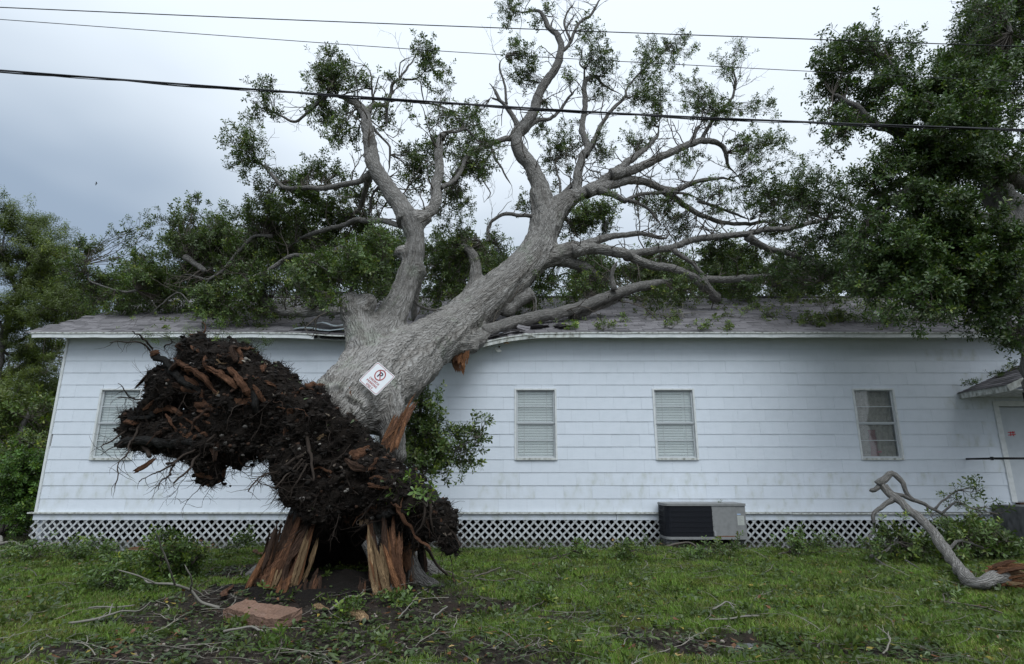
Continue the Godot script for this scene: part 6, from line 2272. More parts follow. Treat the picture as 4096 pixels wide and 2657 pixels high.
	[-2.13,6.22,-10.95,0.063,-2.66,6.58,-11.4,0.062,-3.29,6.9,-12,0.062,-3.66,6.99,-12.2,0.059,-3.98,6.95,-12.4,0.056,-4.55,6.91,-12.6,0.053,-4.88,6.9,-12.8,0.05,-5.17,6.89,-13,0.047,-5.48,6.77,-13.2,0.044],
	[-5.91,6.94,-13,0.04,-6.28,6.94,-13,0.04,-6.48,6.76,-13,0.039,-6.64,6.56,-13,0.039,-6.82,6.27,-13,0.038,-7.06,5.98,-13,0.037,-7.26,5.82,-13,0.037,-7.39,5.63,-13,0.036],
	[-4.01,6.47,-12.6,0.06,-4.39,6.35,-12.63,0.058,-4.61,6.3,-12.67,0.056,-5.13,6.32,-12.7,0.054,-5.49,6.17,-12.73,0.052,-5.84,5.93,-12.77,0.05,-6.25,5.75,-12.8,0.048,-6.64,5.64,-12.83,0.046,-6.88,5.46,-12.87,0.044,-7.11,5.32,-12.9,0.042],
	[-5.82,5.27,-12.75,0.1,-5.34,4.94,-12.65,0.106,-4.83,4.88,-12.55,0.112,-4.22,4.85,-12.45,0.119,-3.74,4.85,-12.35,0.125],
	[-6.69,5.89,-13.2,0.111,-6.43,5.69,-13.2,0.117,-6.25,5.44,-13.2,0.122],
	[-7.26,5.82,-13,0.027,-7.4,5.83,-13.03,0.022,-7.67,5.94,-13.07,0.017,-7.94,5.98,-13.1,0.012],
	[-8.28,6.61,-13.6,0.063,-7.88,6.36,-13.5,0.065,-7.63,6.17,-13.4,0.068],
	[-9.41,5.74,-13.6,0.028,-9.79,5.72,-13.66,0.026,-10.28,5.86,-13.72,0.023,-10.73,6.03,-13.78,0.02,-10.9,6.3,-13.84,0.017,-11.05,6.54,-13.9,0.015],
	[-7.41,5.04,-12.7,0.016,-7.65,5.33,-12.67,0.015,-7.85,5.35,-12.65,0.014,-8.06,5.12,-12.62,0.014,-8.27,4.87,-12.6,0.013],
	[-2.93,4.34,-9.7,0.031,-2.9,4.48,-9.75,0.027,-2.82,4.66,-9.8,0.022,-2.71,4.92,-9.85,0.017,-2.65,5.21,-9.9,0.012],
	[-2.94,4.56,-9.7,0.018,-3.15,4.73,-9.67,0.015,-3.37,4.89,-9.63,0.012,-3.55,5,-9.6,0.009],
	[-2.98,4.46,-9.7,0.013,-3.3,4.45,-9.63,0.012,-3.66,4.51,-9.57,0.01,-3.96,4.72,-9.5,0.009],
	[-2.69,4.9,-9.8,0.009,-2.48,5.02,-9.85,0.008,-2.26,5.06,-9.9,0.007],
	[-1.92,4.57,-10.6,0.024,-1.8,4.53,-10.93,0.024,-1.65,4.58,-11.27,0.022,-1.46,4.68,-11.6,0.021],
	[-1.56,2.76,-10,0.03,-1.61,2.45,-9.95,0.025,-1.48,1.97,-9.9,0.02,-1.09,1.68,-9.85,0.016,-0.58,1.93,-9.8,0.011],
	[-1.57,2.56,-9.9,0.022,-1.66,2.04,-9.87,0.018,-1.56,1.54,-9.83,0.015,-1.37,1.33,-9.8,0.011]]
const OAK_LEAVES := [[-4.58,11.08,-12.12,0.29,0.4,0.34,68.95],[-4.37,10.5,-11.95,0.6,0.39,0.49,146.51],[-4.67,10.04,-12.45,0.43,0.36,0.4,94.02],[-3.78,10.44,-11.87,0.42,0.21,0.31,45.13],[-4.19,9.28,-12.34,0.39,0.43,0.41,103.42],[-3.14,9.69,-12.17,0.32,0.21,0.26,42.31],[-2.17,11.45,-11.86,0.23,0.23,0.25,33.1],[-2.03,11.23,-12.31,0.37,0.29,0.33,62.68],[-2.03,10.61,-11.84,0.21,0.14,0.25,18.8],[-2.96,10.63,-12.23,0.22,0.14,0.25,18.8],[-5.97,10.27,-11.87,0.19,0.21,0.25,25.85],[-6.08,9.89,-11.89,0.31,0.31,0.31,31.73],[-6.04,9.81,-12.22,0.32,0.21,0.27,21.15],[-6.53,9.75,-12.63,0.26,0.22,0.25,16.45],[-6.36,8.9,-11.92,0.24,0.34,0.29,54.84],[-6.26,8.5,-12.02,0.34,0.34,0.34,78.35],[-6.63,8.28,-12.43,0.18,0.25,0.25,13.71],[-1.65,10.93,-12.75,0.26,0.26,0.26,11.52],[-2.52,9.95,-12.38,0.09,0.22,0.25,7.05],[-4.32,11.27,-12.2,0.11,0.22,0.25,14.1],[-5.24,11.12,-12.78,0.15,0.23,0.25,15.04],[-5.96,7.79,-12.45,0.31,0.24,0.28,49.36],[-5.9,8.53,-13.26,0.22,0.22,0.25,28.2],[-5.15,8.26,-12.69,0.39,0.25,0.32,60.33],[-4.68,8.38,-12.54,0.25,0.35,0.3,54.84],[-4.24,8.33,-12.52,0.35,0.25,0.3,54.84],[-5.28,7.65,-12.71,0.85,0.35,0.6,188.03],[-4.64,7.9,-13.22,0.7,0.4,0.55,163.75],[-3.73,7.78,-12.58,0.49,0.28,0.39,61.42],[-6.09,7.51,-12.98,0.79,0.25,0.52,120.65],[-3.12,7.7,-13.04,0.22,0.22,0.25,19.74],[-2.29,7.88,-12.77,0.21,0.36,0.29,23.5],[-1.52,7.77,-12.95,0.43,0.4,0.41,82.73],[-2.34,8.61,-12.46,0.57,0.39,0.48,179.26],[-1.93,9.08,-12.46,0.5,0.32,0.41,88.85],[-1.79,9.78,-12.61,0.44,0.25,0.35,46.07],[-1.1,10.09,-13.08,0.45,0.3,0.38,60.17],[-0.95,8.7,-12.83,0.4,0.33,0.36,77.56],[-0.59,9.24,-12.71,0.33,0.29,0.31,45.13],[-3.84,8.99,-12.99,0.15,0.22,0.25,9.4],[0.04,15.18,-14.75,0.45,0.3,0.37,52.22],[-0.26,14.69,-14.6,0.25,0.25,0.25,24.18],[0.8,15.08,-15.09,0.23,0.23,0.25,19.58],[1.1,15.41,-15,0.3,0.2,0.25,18.57],[0.32,13.32,-14.54,0.53,0.34,0.43,74.46],[0.33,12.97,-14.87,0.54,0.44,0.49,95.74],[0.03,14.01,-14.83,0.22,0.2,0.25,13.93],[1.07,12.29,-15.18,0.25,0.2,0.25,19.34],[0.8,11.15,-15.03,0.29,0.24,0.26,29.01],[-1.33,11.12,-14.59,0.56,0.28,0.42,55.7],[-1.37,10.82,-15.28,0.68,0.44,0.56,121.85],[-1.06,9.58,-14.42,0.5,0.36,0.43,85.1],[-1.38,8.69,-14.72,0.55,0.41,0.48,52.22],[2.45,14.51,-15.06,0.45,0.3,0.38,47],[2.48,13.41,-14.45,0.62,0.36,0.49,94.29],[2.81,13.13,-14.79,0.54,0.29,0.41,57.44],[1.68,12.33,-14.34,0.26,0.21,0.25,21.54],[2.52,12.48,-14.97,0.39,0.29,0.34,37.14],[1.63,11.22,-15.06,0.22,0.22,0.25,19.58],[1.5,10.41,-14.87,0.57,0.42,0.5,104.44],[1.23,10.06,-15.18,0.38,0.38,0.38,49.51],[2.4,10.41,-14.61,0.42,0.33,0.37,36.56],[2.69,10.27,-15,0.38,0.28,0.33,32.49],[1.1,9.13,-14.89,0.28,0.28,0.28,17.41],[0.45,8.52,-14.88,0.41,0.23,0.32,30.46],[4.34,14.52,-15.36,0.31,0.26,0.28,23.21],[5.44,14.79,-15.74,0.58,0.29,0.43,46.81],[5.71,14.45,-15.84,0.47,0.26,0.37,34.81],[4.35,13.83,-15.37,0.56,0.33,0.44,69.15],[4.16,13.27,-15.56,0.66,0.33,0.5,81.72],[3.97,12.25,-14.96,0.63,0.32,0.47,81.72],[4.55,12.71,-15.6,0.46,0.3,0.38,52.22],[4.28,11.76,-15.55,0.35,0.3,0.32,36.56],[5.06,13.88,-15.89,0.26,0.21,0.25,11.6],[7.07,14.35,-15.72,0.42,0.29,0.35,34.04],[6.58,13.38,-15.18,0.42,0.3,0.36,34.52],[5.57,12.83,-15.29,0.42,0.27,0.35,45.21],[5.96,12.69,-15.57,0.86,0.33,0.59,106.86],[6.07,11.89,-14.92,0.58,0.29,0.43,69.63],[6.62,11.97,-15.36,0.45,0.27,0.36,38.3],[7.8,12.1,-15.07,0.29,0.24,0.27,26.11],[7.83,11.74,-15.02,0.29,0.19,0.25,18.57],[7.46,10.73,-14.96,0.71,0.38,0.55,92.84],[7.32,11.22,-15.67,0.7,0.3,0.5,56.86],[7.91,10.24,-15.03,0.38,0.19,0.28,24.76],[3.6,10.84,-15.15,0.43,0.31,0.37,56.57],[5,10.23,-15.29,0.53,0.34,0.43,37.23],[5.56,10.62,-15.77,0.4,0.35,0.37,27.08],[6.86,9.85,-14.98,0.47,0.33,0.4,54.16],[7.06,9.37,-15.35,0.53,0.36,0.44,71.81],[7.5,9.05,-15.45,0.57,0.41,0.49,88.78],[8.73,10.03,-15.78,0.74,0.44,0.59,104.44],[8.85,9.19,-15.72,0.63,0.54,0.58,110.63],[8.29,8.42,-15.76,0.72,0.43,0.58,104.44],[4.55,8.92,-15.18,0.47,0.28,0.38,40.62],[5.79,9.25,-15.32,0.71,0.29,0.5,60.93],[6.21,8.8,-15.26,0.47,0.28,0.38,40.62],[4.47,8.95,-15.78,0.54,0.39,0.46,68.08],[4.94,8.46,-15.86,0.53,0.44,0.49,76.59],[3.81,8.86,-15.05,0.47,0.28,0.37,29.01],[8.02,10.96,-15.08,0.48,0.24,0.36,29.01],[4.38,11.87,-15.13,0.44,0.24,0.34,34.81],[1.95,8.31,-14.43,0.4,0.27,0.33,52.22],[1.88,7.94,-14.68,0.49,0.36,0.43,85.1],[2.57,7.99,-14.79,0.41,0.36,0.39,69.63],[2.3,8.18,-14.46,0.27,0.22,0.25,23.21],[1.38,7.54,-14.2,0.3,0.26,0.28,28.43],[-7.64,7.28,-13.52,0.48,0.35,0.42,96.74],[-6.9,6.58,-13.47,0.6,0.44,0.52,155.96],[-6.17,8.05,-13.67,0.62,0.46,0.54,124.77],[-5.95,7.69,-14.05,0.64,0.47,0.55,140.36],[-5.23,8.11,-13.79,0.53,0.37,0.45,72.23],[-4.77,7.15,-13.62,0.78,0.45,0.61,197],[-3.83,7.19,-13.72,0.75,0.46,0.6,188.79],[-5.76,6.7,-13.78,0.62,0.45,0.54,187.15],[-6.38,6.03,-13.15,0.58,0.34,0.46,147.05],[-6.38,7.1,-14,0.5,0.33,0.41,87.95],[-4.57,7.8,-13.88,0.6,0.33,0.47,84.43],[-7.11,7.84,-13.97,0.4,0.33,0.37,56.29],[-7.48,7.06,-13.9,0.46,0.3,0.38,73.88],[-4.42,6,-12.79,0.72,0.42,0.57,216.7],[-3.53,6.16,-12.8,0.57,0.42,0.5,187.15],[-4.57,5.44,-12.5,0.55,0.32,0.44,147.05],[-3.72,5.77,-13.03,0.42,0.3,0.36,98.5],[-6,5.33,-12.46,0.52,0.23,0.38,84.43],[-6.71,5.24,-12.47,0.43,0.23,0.33,70.36],[-6.59,4.86,-12.61,0.55,0.26,0.41,100.26],[-5.85,4.91,-12.56,0.46,0.26,0.36,84.43],[-3.03,5.51,-12.74,0.27,0.41,0.34,73.88],[-5.38,5.57,-12.45,0.41,0.26,0.33,88.65],[-4.51,5.04,-12.4,0.46,0.14,0.3,42.21],[-2.89,6.32,-12.55,0.24,0.3,0.27,46.9],[-6.91,5.1,-12.5,0.38,0.2,0.29,53.35],[-1.85,7.43,-13.46,0.35,0.29,0.32,40.63],[-1.63,6.61,-13.13,0.46,0.43,0.45,123.13],[-1.88,6.25,-13.97,0.55,0.46,0.51,181.4],[-1.98,5.5,-13.71,0.44,0.35,0.4,108.35],[-0.54,6.33,-13.25,0.22,0.28,0.25,36.94],[-1.35,7.04,-13.35,0.35,0.25,0.3,30.96],[-1.48,5.58,-13.45,0.31,0.28,0.3,63.32],[-2.04,6.58,-13.46,0.22,0.38,0.3,49.25],[-2.71,4.9,-9.41,0.38,0.24,0.31,87.71],[-3.13,4.68,-9.77,0.36,0.2,0.28,59.1],[-3.63,4.92,-9.85,0.37,0.21,0.29,67.54],[-2.44,5.3,-9.58,0.29,0.23,0.26,60.98],[-2.52,4.73,-9.59,0.25,0.18,0.25,41.28],[-3.66,4.5,-9.39,0.24,0.15,0.25,31.6],[-3.21,4.32,-9.4,0.26,0.11,0.25,21.11],[-8.62,8.2,-14.04,0.3,0.3,0.3,47.38],[-8.75,7.67,-13.96,0.54,0.39,0.46,110.88],[-9.89,7.79,-14.53,0.44,0.31,0.37,66.34],[-9.44,6.74,-13.86,0.41,0.32,0.37,72.97],[-8.21,6.9,-13.72,0.7,0.41,0.55,175.13],[-8.24,8.05,-14.65,0.44,0.35,0.39,65.67],[-11.28,7.01,-14.23,0.33,0.3,0.32,52.12],[-11.1,6.24,-13.85,0.49,0.29,0.39,80.55],[-10.63,6.16,-14.24,0.51,0.3,0.4,80.55],[-9.4,6.05,-13.73,0.69,0.37,0.53,177.4],[-8.7,6.22,-14.23,0.72,0.42,0.57,191.05],[-11.17,5.73,-14.68,0.61,0.21,0.41,66.34],[-10,5.54,-14.56,0.51,0.27,0.39,72.5],[-9.18,5.74,-14.4,0.57,0.33,0.45,118.84],[-8.47,8.35,-13.96,0.12,0.18,0.25,11.37],[-7.56,7.33,-14.07,0.39,0.33,0.36,67.76],[-7.2,6.34,-13.87,0.5,0.44,0.47,144.99],[-8.04,5.92,-14.47,0.6,0.3,0.45,104.24],[-11.65,6.69,-14.23,0.24,0.24,0.25,21.23],[-11.75,7.24,-14.48,0.18,0.18,0.25,13.65],[-11.59,6.24,-14.03,0.21,0.26,0.25,23.88],[-10.17,5.54,-13.92,0.58,0.2,0.39,72.97],[-8.91,5.52,-14.51,0.45,0.21,0.33,49.75],[-0.36,7.11,-14.38,0.38,0.47,0.42,72.54],[0.68,5.87,-14.25,0.5,0.45,0.47,145.07],[0.27,5.43,-14.21,0.45,0.33,0.39,80.6],[1.98,7.86,-14.22,0.59,0.51,0.55,123.09],[2.61,8.05,-14.14,0.3,0.3,0.3,35.9],[1.84,5.88,-13.63,0.44,0.28,0.36,70.52],[3.68,5.56,-13.92,0.36,0.2,0.28,41.21],[-0.02,6.18,-13.76,0.24,0.24,0.25,32.97],[1.42,5.41,-13.43,0.27,0.19,0.25,32.06],[0.45,6.23,-13.43,0.24,0.24,0.25,26.38],[4.23,5.82,-13.68,0.48,0.24,0.36,65.94],[5.79,7.34,-15.56,0.64,0.41,0.53,150.02],[6.62,7.15,-15.99,1.08,0.42,0.75,246.46],[7.91,7.15,-16.26,0.9,0.33,0.62,133.99],[4.88,6.68,-15.75,0.82,0.37,0.6,158.26],[6.43,6.64,-16.24,1.08,0.28,0.68,164.31],[4.86,7.56,-16.29,0.38,0.29,0.33,35.17],[8.81,6.75,-16.26,0.66,0.28,0.47,92.32],[8.87,7.77,-15.66,0.56,0.37,0.46,79.13],[3.47,6.89,-15.52,0.54,0.36,0.45,96.71],[3.95,7.37,-15.53,0.37,0.27,0.32,30.77],[7.66,7.95,-15.5,0.37,0.28,0.32,26.38],[3.01,6.79,-15.5,0.45,0.36,0.41,73.27],[9.57,6.74,-15.92,0.46,0.37,0.42,73.27],[10.1,7.73,-16.2,0.48,0.48,0.48,91.59],[-1.55,2.46,-10,0.21,0.26,0.25,53.54],[-1.59,2.04,-9.89,0.31,0.33,0.32,103.26],[-1.33,1.75,-9.95,0.37,0.3,0.33,109.27],[-0.93,1.76,-9.99,0.33,0.26,0.3,68.84],[-1.37,1.48,-9.78,0.32,0.2,0.26,68.84],[-0.63,1.99,-9.95,0.24,0.15,0.25,24.48],[-1.71,1.68,-10.02,0.21,0.3,0.25,61.19],[-0.77,1.54,-9.98,0.18,0.15,0.25,13.66]]
const RIGHT_LIMBS := [
	[10.17,-0.15,-10.15,0.588,10.07,1.5,-10.2,0.451,9.82,2.88,-10.3,0.392,10.06,4.49,-10.36,0.38,10.08,5.33,-10.41,0.359,10.06,5.68,-10.47,0.334,10.04,6.19,-10.53,0.308,10,6.61,-10.59,0.282,9.87,6.89,-10.64,0.254,9.67,7.05,-10.7,0.224],
	[10.96,4.52,-10.8,0.269,11.21,6.19,-10.76,0.253,10.96,6.88,-10.72,0.231,10.44,7.27,-10.68,0.208,9.93,7.66,-10.64,0.184,9.19,7.9,-10.6,0.16,8.69,7.92,-10.56,0.135,8.14,8.16,-10.52,0.111,7.58,8.35,-10.48,0.087,7.23,8.69,-10.44,0.062,6.72,8.99,-10.4,0.038],
	[11.67,6.81,-11,0.191,12.14,8.42,-11,0.163,12.36,9.83,-11,0.133,12.03,10.6,-11,0.1,11.5,11.02,-11,0.066,10.98,11.51,-11,0.031],
	[9.19,7.9,-10.6,0.094,8.42,7.25,-10.47,0.074,7.59,6.63,-10.33,0.054,7,6.23,-10.2,0.035],
	[10.21,6.26,-10.7,0.12,9.39,6.38,-10.62,0.098,8.71,6.74,-10.55,0.078,7.95,6.6,-10.47,0.057,7.28,6.71,-10.4,0.036],
	[10.93,10.67,-10.6,0.05,10.95,11.26,-10.6,0.038,11.37,11.8,-10.6,0.025],
	[10.2,5.36,-10.5,0.115,9.3,4.84,-10.33,0.086,8.55,5.01,-10.17,0.06,7.58,5.04,-10,0.034],
	[9.36,4.86,-10.4,0.061,9.28,4.25,-10.3,0.043,9.27,3.83,-10.2,0.025],
	[8.64,7.89,-10.5,0.065,8.6,8.74,-10.5,0.052,8.31,9.28,-10.5,0.038,8.07,9.95,-10.5,0.024]]
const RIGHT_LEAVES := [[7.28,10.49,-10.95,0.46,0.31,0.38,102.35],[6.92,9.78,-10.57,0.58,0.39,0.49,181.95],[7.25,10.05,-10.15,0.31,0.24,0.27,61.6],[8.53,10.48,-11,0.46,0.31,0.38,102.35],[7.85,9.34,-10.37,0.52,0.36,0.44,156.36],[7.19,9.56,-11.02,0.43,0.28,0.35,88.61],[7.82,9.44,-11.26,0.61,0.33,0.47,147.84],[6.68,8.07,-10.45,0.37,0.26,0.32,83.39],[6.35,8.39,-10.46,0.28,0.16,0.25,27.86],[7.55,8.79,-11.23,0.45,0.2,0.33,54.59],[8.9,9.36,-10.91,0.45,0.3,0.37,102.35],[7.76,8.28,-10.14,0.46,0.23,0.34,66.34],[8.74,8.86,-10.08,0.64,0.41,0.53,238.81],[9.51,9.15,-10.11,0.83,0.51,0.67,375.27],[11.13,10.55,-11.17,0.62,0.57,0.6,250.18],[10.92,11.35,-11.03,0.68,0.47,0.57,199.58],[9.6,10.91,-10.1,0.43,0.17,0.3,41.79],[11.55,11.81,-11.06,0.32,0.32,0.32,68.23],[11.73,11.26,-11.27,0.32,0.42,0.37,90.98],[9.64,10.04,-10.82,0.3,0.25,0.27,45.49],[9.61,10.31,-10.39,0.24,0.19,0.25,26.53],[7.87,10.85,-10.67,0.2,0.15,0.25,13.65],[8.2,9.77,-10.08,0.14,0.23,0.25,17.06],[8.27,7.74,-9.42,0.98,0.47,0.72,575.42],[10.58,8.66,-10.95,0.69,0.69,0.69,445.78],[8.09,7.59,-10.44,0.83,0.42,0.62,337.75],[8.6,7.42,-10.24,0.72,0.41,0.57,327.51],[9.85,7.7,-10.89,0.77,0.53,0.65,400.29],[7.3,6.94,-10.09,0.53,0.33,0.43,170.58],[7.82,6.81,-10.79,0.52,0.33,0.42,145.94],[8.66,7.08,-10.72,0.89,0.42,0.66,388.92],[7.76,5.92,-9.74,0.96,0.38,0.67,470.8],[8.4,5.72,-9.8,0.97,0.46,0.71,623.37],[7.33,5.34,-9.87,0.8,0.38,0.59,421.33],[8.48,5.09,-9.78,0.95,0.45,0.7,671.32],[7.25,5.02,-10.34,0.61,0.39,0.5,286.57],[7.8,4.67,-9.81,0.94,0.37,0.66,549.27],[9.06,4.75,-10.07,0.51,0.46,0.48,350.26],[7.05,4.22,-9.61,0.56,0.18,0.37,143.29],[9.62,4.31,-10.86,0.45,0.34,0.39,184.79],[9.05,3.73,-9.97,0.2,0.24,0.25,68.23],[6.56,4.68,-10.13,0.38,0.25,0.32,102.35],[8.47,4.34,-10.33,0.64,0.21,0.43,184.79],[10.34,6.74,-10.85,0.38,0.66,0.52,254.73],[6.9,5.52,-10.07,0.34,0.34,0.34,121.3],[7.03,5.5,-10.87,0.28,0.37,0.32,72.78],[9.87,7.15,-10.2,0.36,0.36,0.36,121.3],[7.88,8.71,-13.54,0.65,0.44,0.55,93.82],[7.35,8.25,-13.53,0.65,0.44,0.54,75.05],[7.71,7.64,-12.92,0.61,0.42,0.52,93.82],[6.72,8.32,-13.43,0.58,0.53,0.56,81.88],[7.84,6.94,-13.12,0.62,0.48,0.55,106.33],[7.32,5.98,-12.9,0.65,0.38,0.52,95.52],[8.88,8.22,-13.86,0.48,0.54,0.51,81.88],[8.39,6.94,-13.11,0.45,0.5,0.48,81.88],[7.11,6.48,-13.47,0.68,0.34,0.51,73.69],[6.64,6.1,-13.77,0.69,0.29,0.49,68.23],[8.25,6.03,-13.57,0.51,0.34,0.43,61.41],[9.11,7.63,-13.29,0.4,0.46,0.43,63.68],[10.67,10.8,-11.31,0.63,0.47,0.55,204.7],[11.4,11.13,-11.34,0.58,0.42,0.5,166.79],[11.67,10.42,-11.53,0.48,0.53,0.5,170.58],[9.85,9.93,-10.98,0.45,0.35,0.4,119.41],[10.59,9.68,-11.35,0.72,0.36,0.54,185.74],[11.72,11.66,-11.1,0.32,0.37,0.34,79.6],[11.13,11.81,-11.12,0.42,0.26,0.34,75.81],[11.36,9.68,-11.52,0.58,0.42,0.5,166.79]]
const FAR_TREES := [[-18.95,-24,8.76,0.85,0.85,900,0],[-13.98,-21,8.19,1.58,1,1500,0],[-11.84,-22,9.81,2.3,1.94,2200,0],[-7.94,-21,9.6,2.03,1.86,2000,1],[-5.03,-22,9.62,1.94,1.59,1800,0],[-2.4,-23,10.19,1.48,1.48,1300,1],[-0.57,-24,9.76,1.34,1.15,1000,0],[3.29,-23,9.22,1.65,1.1,1300,0],[6.5,-24,9.76,2.1,1.05,1600,1],[8.78,-22,9.25,1.76,1.14,1700,0],[12.08,-23,9.22,2.01,0.91,1200,1],[14.23,-21,8.71,2.01,1.26,1600,0],[18.2,-22,9.81,2.12,2.3,2200,0]]
const BROKEN := [
	[5.87,0.13,-7.3,0.089,5.49,0.11,-7.15,0.076,5.47,0.1,-7.3,0.071,5.84,0.15,-7.95,0.071,6.1,0.28,-8.5,0.07,6.35,0.48,-9.05,0.069,6.46,0.63,-9.45,0.066,6.47,0.81,-9.8,0.062,6.47,0.98,-10.1,0.059,6.4,1.16,-10.2,0.053],
	[6.4,1.15,-10.2,0.053,6.47,1.24,-10.2,0.05,6.62,1.31,-10.2,0.046,6.71,1.19,-10.15,0.042,6.74,1.06,-10.1,0.038,6.82,0.92,-10.1,0.034,7.05,0.79,-10.1,0.03,7.3,0.66,-10.1,0.027,7.54,0.48,-10.1,0.023,7.84,0.3,-10.1,0.019],
	[6.47,1.1,-10.15,0.039,6.51,1,-10.1,0.035,6.69,0.94,-10.1,0.031,7,0.82,-10.1,0.028],
	[6.38,1.11,-10.2,0.036,6.27,1.05,-10.2,0.035,6.17,1.02,-10.2,0.034],
	[6.42,0.88,-10,0.041,6.18,0.77,-9.95,0.036,6,0.65,-9.9,0.032,5.98,0.44,-9.9,0.027,5.89,0.27,-9.9,0.023,5.75,0.15,-9.9,0.019],
	[5.34,0.12,-9,0.022,5.63,0.2,-9.1,0.018,5.91,0.28,-9.2,0.014,6.22,0.25,-9.3,0.01],
	[5.89,0.28,-9.2,0.012,6.12,0.44,-9.4,0.008],
	[7.22,0.75,-10.1,0.017,7.41,0.92,-10.1,0.014,7.65,1.03,-10.1,0.011,7.88,1.08,-10.1,0.008],
	[7.31,0.67,-10.1,0.019,7.48,0.85,-10,0.015,7.79,0.74,-10,0.012,7.97,0.67,-9.9,0.008],
	[6.39,0.22,-8.9,0.024,6.88,0.32,-9.2,0.02,7.46,0.17,-9.5,0.015,7.9,0.01,-9.6,0.01],
	[5.35,0.11,-8.9,0.012,5.38,0.05,-8.7,0.009,5.44,0.03,-8.7,0.007],
	[5.58,0.13,-8.6,0.011,5.66,0.06,-8.5,0.009,5.67,0.02,-8.4,0.007]]
const BROKEN_LEAVES := [[7.07,0.35,-9.6,0.39,0.13,0.26,79.87],[7.71,0.22,-9.64,0.36,0.18,0.27,104.36],[7.92,0.09,-9.76,0.29,0.13,0.25,58.57],[7.5,0.12,-9.85,0.48,0.16,0.32,115.01],[6.88,0.21,-9.57,0.31,0.13,0.25,63.89],[6.03,0.22,-9.26,0.47,0.11,0.29,70.36],[5.79,0.3,-9.2,0.27,0.09,0.25,31.68],[6.24,0.04,-9.21,0.39,0.1,0.25,52.66],[6.49,-0.04,-9.3,0.3,0.07,0.25,29.62],[5.6,0.19,-9.18,0.27,0.07,0.25,20.28],[6.83,-0.03,-9.22,0.37,0.1,0.25,34.56],[7.75,1.01,-9.99,0.21,0.12,0.25,10.46],[7.6,0.95,-10.13,0.17,0.11,0.25,6.69],[7.95,0.74,-10.06,0.22,0.1,0.25,6.07],[8.17,0.66,-10.11,0.19,0.07,0.25,3.79],[7.68,0.79,-10.13,0.17,0.11,0.25,3.72],[7,0.57,-9.93,0.13,0.08,0.25,4.65],[7.67,0.59,-10.02,0.19,0.08,0.25,6.51]]
